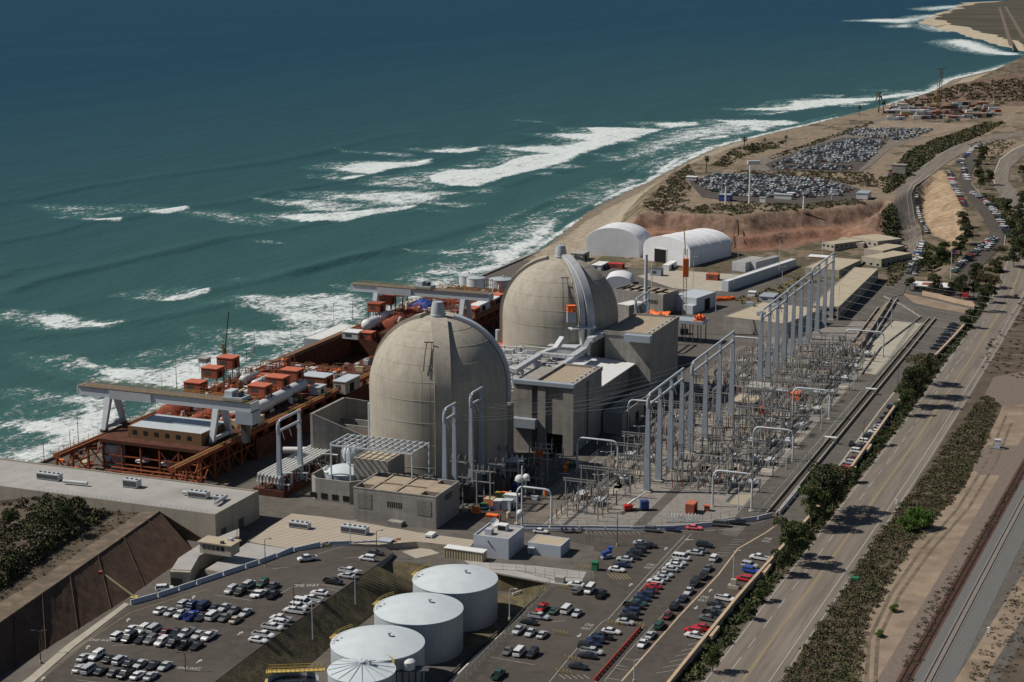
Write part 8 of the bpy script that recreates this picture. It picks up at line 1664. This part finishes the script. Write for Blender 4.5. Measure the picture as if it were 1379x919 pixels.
# bluff ladder cable
one('bluff_cable', MB().tube([W(*PG(985, 335)[:2], PG(985, 335)[2]+1), W(*PG(992, 300)[:2], PG(992, 300)[2]+1), W(*PG(997, 285)[:2], PG(997, 285)[2]+1)], .3, 5).tube([W(*PG(1002, 330)[:2], PG(1002, 330)[2]+1), W(*PG(997, 286)[:2], PG(997, 286)[2]+1)], .3, 5), 'steel_dark', 'dark pair of lines running up the red bluff', 'cable')
# ================================================================== vegetation
LM = ['leaf_dark', 'leaf_mid', 'leaf_bright', 'leaf_olive', 'leaf_dry']
def leafball(mb, c, r, n, s, q, flat=1.0, shellp=.75):
    for _ in range(n):
        th = q.uniform(0, 2*math.pi); ph = math.acos(q.uniform(-.35, 1)); rr = r*(q.random()**.33 if q.random() > shellp else q.uniform(.8, 1.08))
        p = Vector((c[0]+rr*math.sin(ph)*math.cos(th), c[1]+rr*math.sin(ph)*math.sin(th), c[2]+rr*math.cos(ph)*flat))
        a = Vector((q.gauss(0, 1), q.gauss(0, 1), q.gauss(0, 1))).normalized(); b = a.cross(Vector((q.gauss(0, 1), q.gauss(0, 1), q.gauss(0, 1)))).normalized(); z = s*q.uniform(.6, 1.3)
        mb.add([p-a*z, p+b*z*.7, p+a*z, p-b*z*.7], [(0, 1, 2, 3)])
def scrub(name, lab, pts, size, qn, leaf=.5, mix=(1, 2, 0, 5, 3), kind='stuff', cat='scrub'):
    q = random.Random(hash(name+lab) % 9999 if 0 else len(pts)*7+3); mb = MB(); ms = [i for i, w in enumerate(mix) for _ in range(w)]
    for X in pts:
        mb.m = q.choice(ms); r = q.uniform(*size); leafball(mb, (X[0], X[1], X[2]-.1*r), r, qn, leaf*(r/1.2)**.5, q, .75)
    return tag(obj(name, mb, LM), lab, cat, kind=kind)
def rand_poly(l, n, f, q, gate=True):
    x0, x1, y0, y1 = min(p[0] for p in l), max(p[0] for p in l), min(p[1] for p in l), max(p[1] for p in l); o = []
    # sample on the ground, not in the picture
    pu = [f(x, y)[:2] for x, y in l]; u0, u1 = min(p[0] for p in pu), max(p[0] for p in pu); v0, v1 = min(p[1] for p in pu), max(p[1] for p in pu); k = 0
    while len(o) < n and k < n*60:
        k += 1; u, v = q.uniform(u0, u1), q.uniform(v0, v1)
        if inpoly(u, v, pu) and (not gate or math.sin(u*.13+3*math.sin(v*.11))+math.sin(v*.23+u*.05) > q.uniform(-2.2, .9)): o.append((u, v))
    return o
q = random.Random(5); g0_ = lambda x, y: G(x, y, 0)
L_ = [(1040, 945), (1064, 900), (1079, 882), (1112, 827), (1138, 790), (1162, 753), (1182, 722), (1207, 690), (1246, 640), (1296, 570), (1326, 532), (1345, 545), (1330, 590), (1300, 650), (1270, 690), (1225, 742), (1198, 782), (1186, 812), (1164, 855), (1156, 945)]
pts = [W(u, v, 0) for u, v in rand_poly(L_, 2700, g0_, q, False)]; scrub('roadside_scrub', 'mixed green and brown scrub between the highway and the dirt track', pts, (.5, 1.6), 44, .28, (1, 2, 0, 8, 5))
L_ = [(1305, 500), (1330, 465), (1379, 400), (1460, 330), (1480, 380), (1379, 510), (1340, 505)]; pts = [W(u, v, 0) for u, v in rand_poly(L_, 420, g0_, q)]; scrub('roadside_scrub', 'brown scrub right of the upper highway beyond the gravel turnout', pts, (.5, 1.3), 24, .4, (1, 1, 0, 3, 8))
pts = [W(u, vr(u)+q.uniform(14.5, 26), 0) for u in [q.uniform(-190, 100) for _ in range(620)]]; scrub('roadside_scrub', 'dry brown bushes in a band right of the railway', pts, (.3, 1.1), 24, .3, (1, 0, 0, 3, 8))
pts = [W(u, q.uniform(wl(u)+1.2, cv(u)-10.5), 0) for u in [q.uniform(-210, 400) for _ in range(800)]]; scrub('hedge', 'dense dark hedge in the ditch between the tan wall and the highway', pts, (1.0, 2.2), 60, .36, (7, 3, 0, 2, 0), cat='hedge')
pts = [W(u, v, 0) for u, v in rand_poly([(1210, 940), (1222, 870), (1252, 812), (1300, 745), (1379, 630), (1379, 645), (1310, 755), (1262, 835), (1232, 915)], 260, g0_, q)]; scrub('track_scrub', 'small dark bushes between the two dirt tracks', pts, (.3, 1.0), 26, .28, (3, 1, 0, 5, 6))
bl = []
for _ in range(430):
    i = q.randrange(0, 118); k = q.random()
    if k < .33: t_ = q.random(); a_, b_ = e1[i], e2[i]; p = a_.lerp(b_, t_); m_ = 1
    elif k < .75: t_ = q.random(); a_, b_ = e2[i], e3[i]; p = a_.lerp(b_, t_)
    else: t_ = q.random(); a_, b_ = e3[i], e4[i]; p = a_.lerp(b_, t_)
    bl.append(p)
scrub('bluff_scrub', 'dark bushes covering the planted bluff above the brown slope', bl, (.8, 2.4), 85, .34, (5, 2, 0, 6, 3))
scrub('bluff_scrub', 'low dry plants along the top path of the brown slope', [g1[i].lerp(e1[i], q.random()) for i in [q.randrange(0, 118) for _ in range(170)]], (.3, .9), 22, .3, (2, 1, 0, 3, 5))
def zone(lab, l, n, size, mix, qn=20, leaf=.8, name='hill_scrub'):
    pts = [W(u, v, Hs(u, v)) for u, v in rand_poly(l, int(n*2.2), PG, q)]; scrub(name, lab, pts, (size[0]*.55, size[1]*.72), max(12, int(qn*.8)), leaf*.72, (mix[0], mix[1], mix[2], mix[3]+1, mix[4]+2))
zone('dark dense thicket along the slope left of the climbing road', [(1192, 262), (1200, 235), (1225, 205), (1260, 190), (1330, 166), (1352, 166), (1330, 178), (1270, 203), (1236, 226), (1210, 250)], 1500, (2.6, 4.6), (5, 2, 0, 4, 2), 24, 1.0)
zone('green planted strip along the top edge of the red bluff', [(935, 278), (1000, 272), (1080, 276), (1150, 268), (1170, 275), (1120, 281), (1040, 285), (990, 290), (930, 287)], 260, (1.0, 2.2), (3, 3, 0, 6, 1), 20, .8)
zone('scrubby seaward slope left of the terrace car park', [(862, 282), (880, 262), (905, 238), (928, 222), (938, 240), (925, 262), (930, 285), (880, 287)], 330, (1.0, 2.4), (3, 1, 0, 6, 5), 20, .8)
zone('planted bank between the two far car parks', [(975, 236), (1000, 230), (1160, 232), (1195, 240), (1190, 256), (1150, 250), (1100, 240), (1000, 238)], 260, (1.2, 2.4), (2, 2, 0, 7, 2), 20, .9)
zone('dark trees and bushes below the bend of the climbing road', [(1185, 300), (1200, 275), (1208, 300), (1212, 330), (1195, 345), (1188, 330)], 110, (1.6, 3.2), (6, 3, 0, 2, 0), 26, .9)
zone('bushes on the bank between the offices and the line of cars', [(1208, 345), (1220, 335), (1222, 360), (1205, 385), (1195, 385), (1195, 360)], 120, (1.2, 2.6), (3, 2, 0, 5, 3), 24, .8)
zone('scrub on the bank right of the upper road', [(1325, 262), (1345, 268), (1379, 300), (1400, 340), (1379, 350), (1362, 330), (1352, 300), (1340, 280)], 300, (1.2, 2.8), (5, 2, 0, 4, 2), 24, .9)
zone('scrub at the foot of the tan cutting', [(1243, 325), (1262, 335), (1290, 345), (1275, 362), (1250, 352)], 110, (1.2, 2.6), (4, 4, 1, 2, 1), 26, .8)
zone('scrub of the interchange island', [(1300, 195), (1340, 188), (1370, 192), (1345, 210), (1330, 225), (1320, 205)], 120, (.8, 1.8), (1, 1, 0, 3, 6), 16, .9)
zone('patches of shrubs between the beach and the upper lots', [(960, 222), (985, 205), (1010, 195), (1060, 190), (1048, 200), (1000, 212), (975, 226)], 130, (1.5, 3.2), (4, 1, 0, 4, 2), 18, 1.1)
zone('thin dark line of bushes along the upper lot edge', [(1035, 212), (1085, 195), (1140, 176), (1175, 164), (1178, 167), (1140, 181), (1085, 200), (1038, 217)], 130, (1.4, 2.6), (3, 1, 0, 5, 3), 18, 1.0)
zone('sparse brown scrub over the far headland field', [(1200, 140), (1290, 115), (1400, 103), (1400, 138), (1300, 135)], 380, (1.5, 4), (1, 0, 0, 3, 8), 14, 1.6)
pts = [W(u, v, 0) for u, v in rand_poly([(985, 405), (1080, 372), (1130, 366), (1128, 374), (1085, 385), (1045, 402), (1010, 412)], 90, g0_, q)]; scrub('garden_scrub', 'low shrubs in the garden strip beside the long grey building', pts, (.7, 1.7), 24, .5, (3, 3, 0, 4, 1))
q2 = random.Random(9); mbh = MB(); ptsf = []
for _ in range(700): u_, v_ = q2.uniform(3500, 7500), q2.uniform(-350, 500); ptsf.append(W(u_, v_, 4))
# individual trees: tapered trunk with limbs, crown of leaf clumps
def treemesh(seed, h, r, m, leaf, nb=11, dens=150, low=.3, tight=.42):
    q = random.Random(seed); tk = MB(); base = Vector((0, 0, 0)); p1 = Vector((q.uniform(-.3, .3), q.uniform(-.3, .3), h*.45)); tk.tube([base, p1*.5+Vector((.1, 0, 0)), p1, Vector((p1.x*1.5, p1.y, h*.8))], .32*h/12, 8, .07)
    cr = MB(); cs = []
    for k in range(nb):
        a = k*2.4+q.uniform(-.4, .4); rr = r*q.uniform(.25, .8); z = h*q.uniform(low, .92); rr *= (1-.45*abs(z/h-.6)); c = Vector((rr*math.cos(a), rr*math.sin(a), z)); cs.append(c); tk.tube([p1*q.uniform(.6, 1), c*.6+Vector((0, 0, z*.25)), c], .1*h/12, 5, .04)
    for c in cs+[Vector((0, 0, h*.85))]: leafball(cr, c, r*tight*q.uniform(.7, 1.25), int(dens*1.7), leaf*.72, q, .8, .5)
    return mesh('trunk', tk, 'trunk', 40), mesh('crown', cr, m)
TT = [treemesh(1, 13, 5.2, 'leaf_dark', .38, 13, 210), treemesh(2, 12, 4.6, 'leaf_mid', .38, 11, 200), treemesh(3, 10, 4.6, 'leaf_dark', .4, 10, 200, .25), treemesh(4, 14, 5.5, 'leaf_olive', .36, 14, 190, .35, .36), treemesh(5, 5, 3.6, 'leaf_bright', .3, 10, 260, .2, .5), treemesh(6, 8, 3.4, 'leaf_mid', .34, 9, 170, .3)]
def tree(k, X, lab, s=1.0, grp=None, name='tree', cat='tree', rz=None):
    t = thing(name, lab, cat, X, q.uniform(0, 6) if rz is None else rz, grp); t.scale = (s, s, s*q.uniform(.92, 1.1)); obj('trunk', TT[k][0], None, t); obj('crown', TT[k][1], None, t); return t
hw = [(1108, 700, 0, 1.4, 'tall dark tree standing by the wall opposite the switchyard corner, front one'), (1093, 712, 1, 1.25, 'leafy tree left of the tall dark tree by the wall'), (1122, 688, 3, 1.2, 'tree behind the tall dark tree by the wall opposite the switchyard corner'), (1066, 762, 1, 1.2, 'bright leafy tree overhanging the corner of the right car park'), (1054, 775, 2, .8, 'small dark tree at the car park corner, nearer one'), (1079, 750, 5, 1.1, 'slim tree right of the bright leafy tree at the car park corner'),
      (1228, 548, 0, 1.3, 'dark tree in the hedge beside the middle of the tan wall, nearer one'), (1240, 535, 3, 1.35, 'dark tree in the hedge beside the middle of the tan wall, middle one'), (1250, 518, 2, 1.3, 'dark tree in the hedge beside the middle of the tan wall, farther one'), (1216, 560, 1, .85, 'small leafy tree at the near end of the middle hedge trees'), (1302, 442, 5, 1.2, 'round dark tree at the far end of the tan wall'), (1150, 650, 5, .7, 'small bush like tree behind the cars along the tan wall'), (1185, 600, 5, .75, 'small green tree behind the parked cars higher up the tan wall'), (1025, 810, 5, .7, 'small green tree behind the wall at the red cars'), (960, 905, 1, .6, 'small tree at the bottom end of the tan wall'), (1010, 835, 5, .6, 'little tree behind the wall at the white pickup')]
for x, y, k, s, l in hw: tree(k, P(x, y), l, s, 'trees in the highway hedge')
up = [(1322, 420), (1311, 402), (1327, 392), (1340, 378), (1352, 368), (1335, 400), (1313, 385), (1330, 408), (1345, 360), (1360, 352)]
for n_, (x, y) in enumerate(up): tree((0, 2, 3)[n_ % 3], P(x, y), 'dark tree in the roadside grove beside the upper highway, %s from its near end' % ordw(n_+1), .95, 'roadside grove by the upper highway')
gh = [(1225, 392), (1258, 398), (1247, 362), (1254, 368), (1270, 352), (1263, 358), (1240, 365), (1300, 330), (1293, 345), (1303, 318), (1296, 310), (1288, 352), (1282, 398), (1293, 403)]
for n_, (x, y) in enumerate(gh): tree((2, 0, 1)[n_ % 3], PW(x, y), 'bushy tree around the guard house and flagpole, %s in the cluster' % ordw(n_+1), (.75, .95, .9)[n_ % 3], 'trees around the guard house')
rt = [(1372, 300), (1365, 330), (1372, 345), (1378, 322), (1360, 315), (1355, 290), (1376, 280), (1318, 245), (1316, 232), (1322, 222), (1325, 212), (1320, 255), (1332, 250), (1377, 240), (1383, 255), (1365, 360)]
for n_, (x, y) in enumerate(rt): tree((0, 2, 1)[n_ % 3], PW(x, y), 'dark round tree between the upper road and the interchange, %s of the scattered line' % ordw(n_+1), .9, 'trees by the interchange')
tree(4, P(1240, 712), 'bright green round bush at the edge of the scrub by the dirt track', 1.1, name='bush', cat='bush'); tree(4, P(1222, 716), 'smaller bright green bush beside the round bright one', .8, name='bush', cat='bush'); tree(4, P(1203, 824), 'small green bush between the dirt tracks, upper one', .38, name='bush', cat='bush'); tree(4, P(1184, 858), 'small green bush between the dirt tracks, lower one', .34, name='bush', cat='bush')
tree(5, P(1333, 468), 'small bright bush beside the upper highway edge', .35, name='bush', cat='bush'); tree(2, e3[52]+Vector((0, 0, -1)), 'big dark bush at the top of the planted bluff, right one', .55, name='bush', cat='bush'); tree(2, e2[24]+Vector((2, 1, -1)), 'big dark bush against the warehouse wall on the bluff', .62, name='bush', cat='bush'); tree(0, e2[14]+Vector((-2, 0, -2)), 'big dark bush at the corner of the bluff under the warehouse roof', .5, name='bush', cat='bush')
# palms
pt, pc = MB(), MB(); pt.tube([(0, 0, 0), (.1, 0, 4), (.2, .1, 8.5)], .32, 8, .2)
for k in range(26):
    a = k*2.4; el = q.uniform(-.9, 1.1); L2 = 2.6; d = Vector((math.cos(a)*math.cos(el), math.sin(a)*math.cos(el), math.sin(el))); n_ = Vector((-math.sin(a), math.cos(a), 0)); o_ = Vector((.2, .1, 8.5)); m_ = o_+d*L2*.6+Vector((0, 0, .2)); e_ = o_+d*L2+Vector((0, 0, -.9))
    pc.add([o_, m_-n_*.45, e_, m_+n_*.45], [(0, 1, 2, 3)])
PT = (mesh('trunk', pt, 'trunk', 40), mesh('crown', pc, 'leaf_dark'))
for n_, (x, y, s) in enumerate(((951, 232, 1.3), (1002, 203, 1.2), (1004, 211, .9), (1183, 152, 2.2), (1189, 155, 1.6), (1157, 156, 1.1), (1058, 196, .9), (1030, 198, .8), (1219, 142, .8))):
    t = thing('palm_tree', 'palm tree on the low bluff above the beach, %s from the left' % ordw(n_+1), 'palm tree', PW(x, y), q.uniform(0, 6), 'palm trees above the beach'); t.scale = (s*1.15, s*1.15, s); obj('trunk', PT[0], None, t); obj('crown', PT[1], None, t)
# beach people: tiny standing figures
def person(X, lab, top):
    mb = MB(); mb.m = 0; mb.lathe((-.1, 0, 0), [(.07, 0), (.1, .85)], 6); mb.lathe((.1, 0, 0), [(.07, 0), (.1, .85)], 6); mb.m = 1; mb.lathe((0, 0, .82), [(.17, 0), (.2, .3), (.24, .55), (.1, .65)], 8); mb.lathe((-.27, 0, .85), [(.05, 0), (.07, .5)], 6); mb.lathe((.27, 0, .85), [(.05, 0), (.07, .5)], 6); mb.m = 2; mb.lathe((0, 0, 1.47), [(.05, 0), (.11, .1), (.11, .2), (.04, .3)], 8)
    one('person', mb, ['rubber', top, 'wall_tan'], lab, 'person', X, 0, smooth=40)
person(PW(867, 261), 'tiny person in dark clothes walking on the sand below the scrubby slope', 'rubber'); person(PW(840, 275), 'tiny person in a grey top standing on the beach nearer the surf', 'steel_grey')
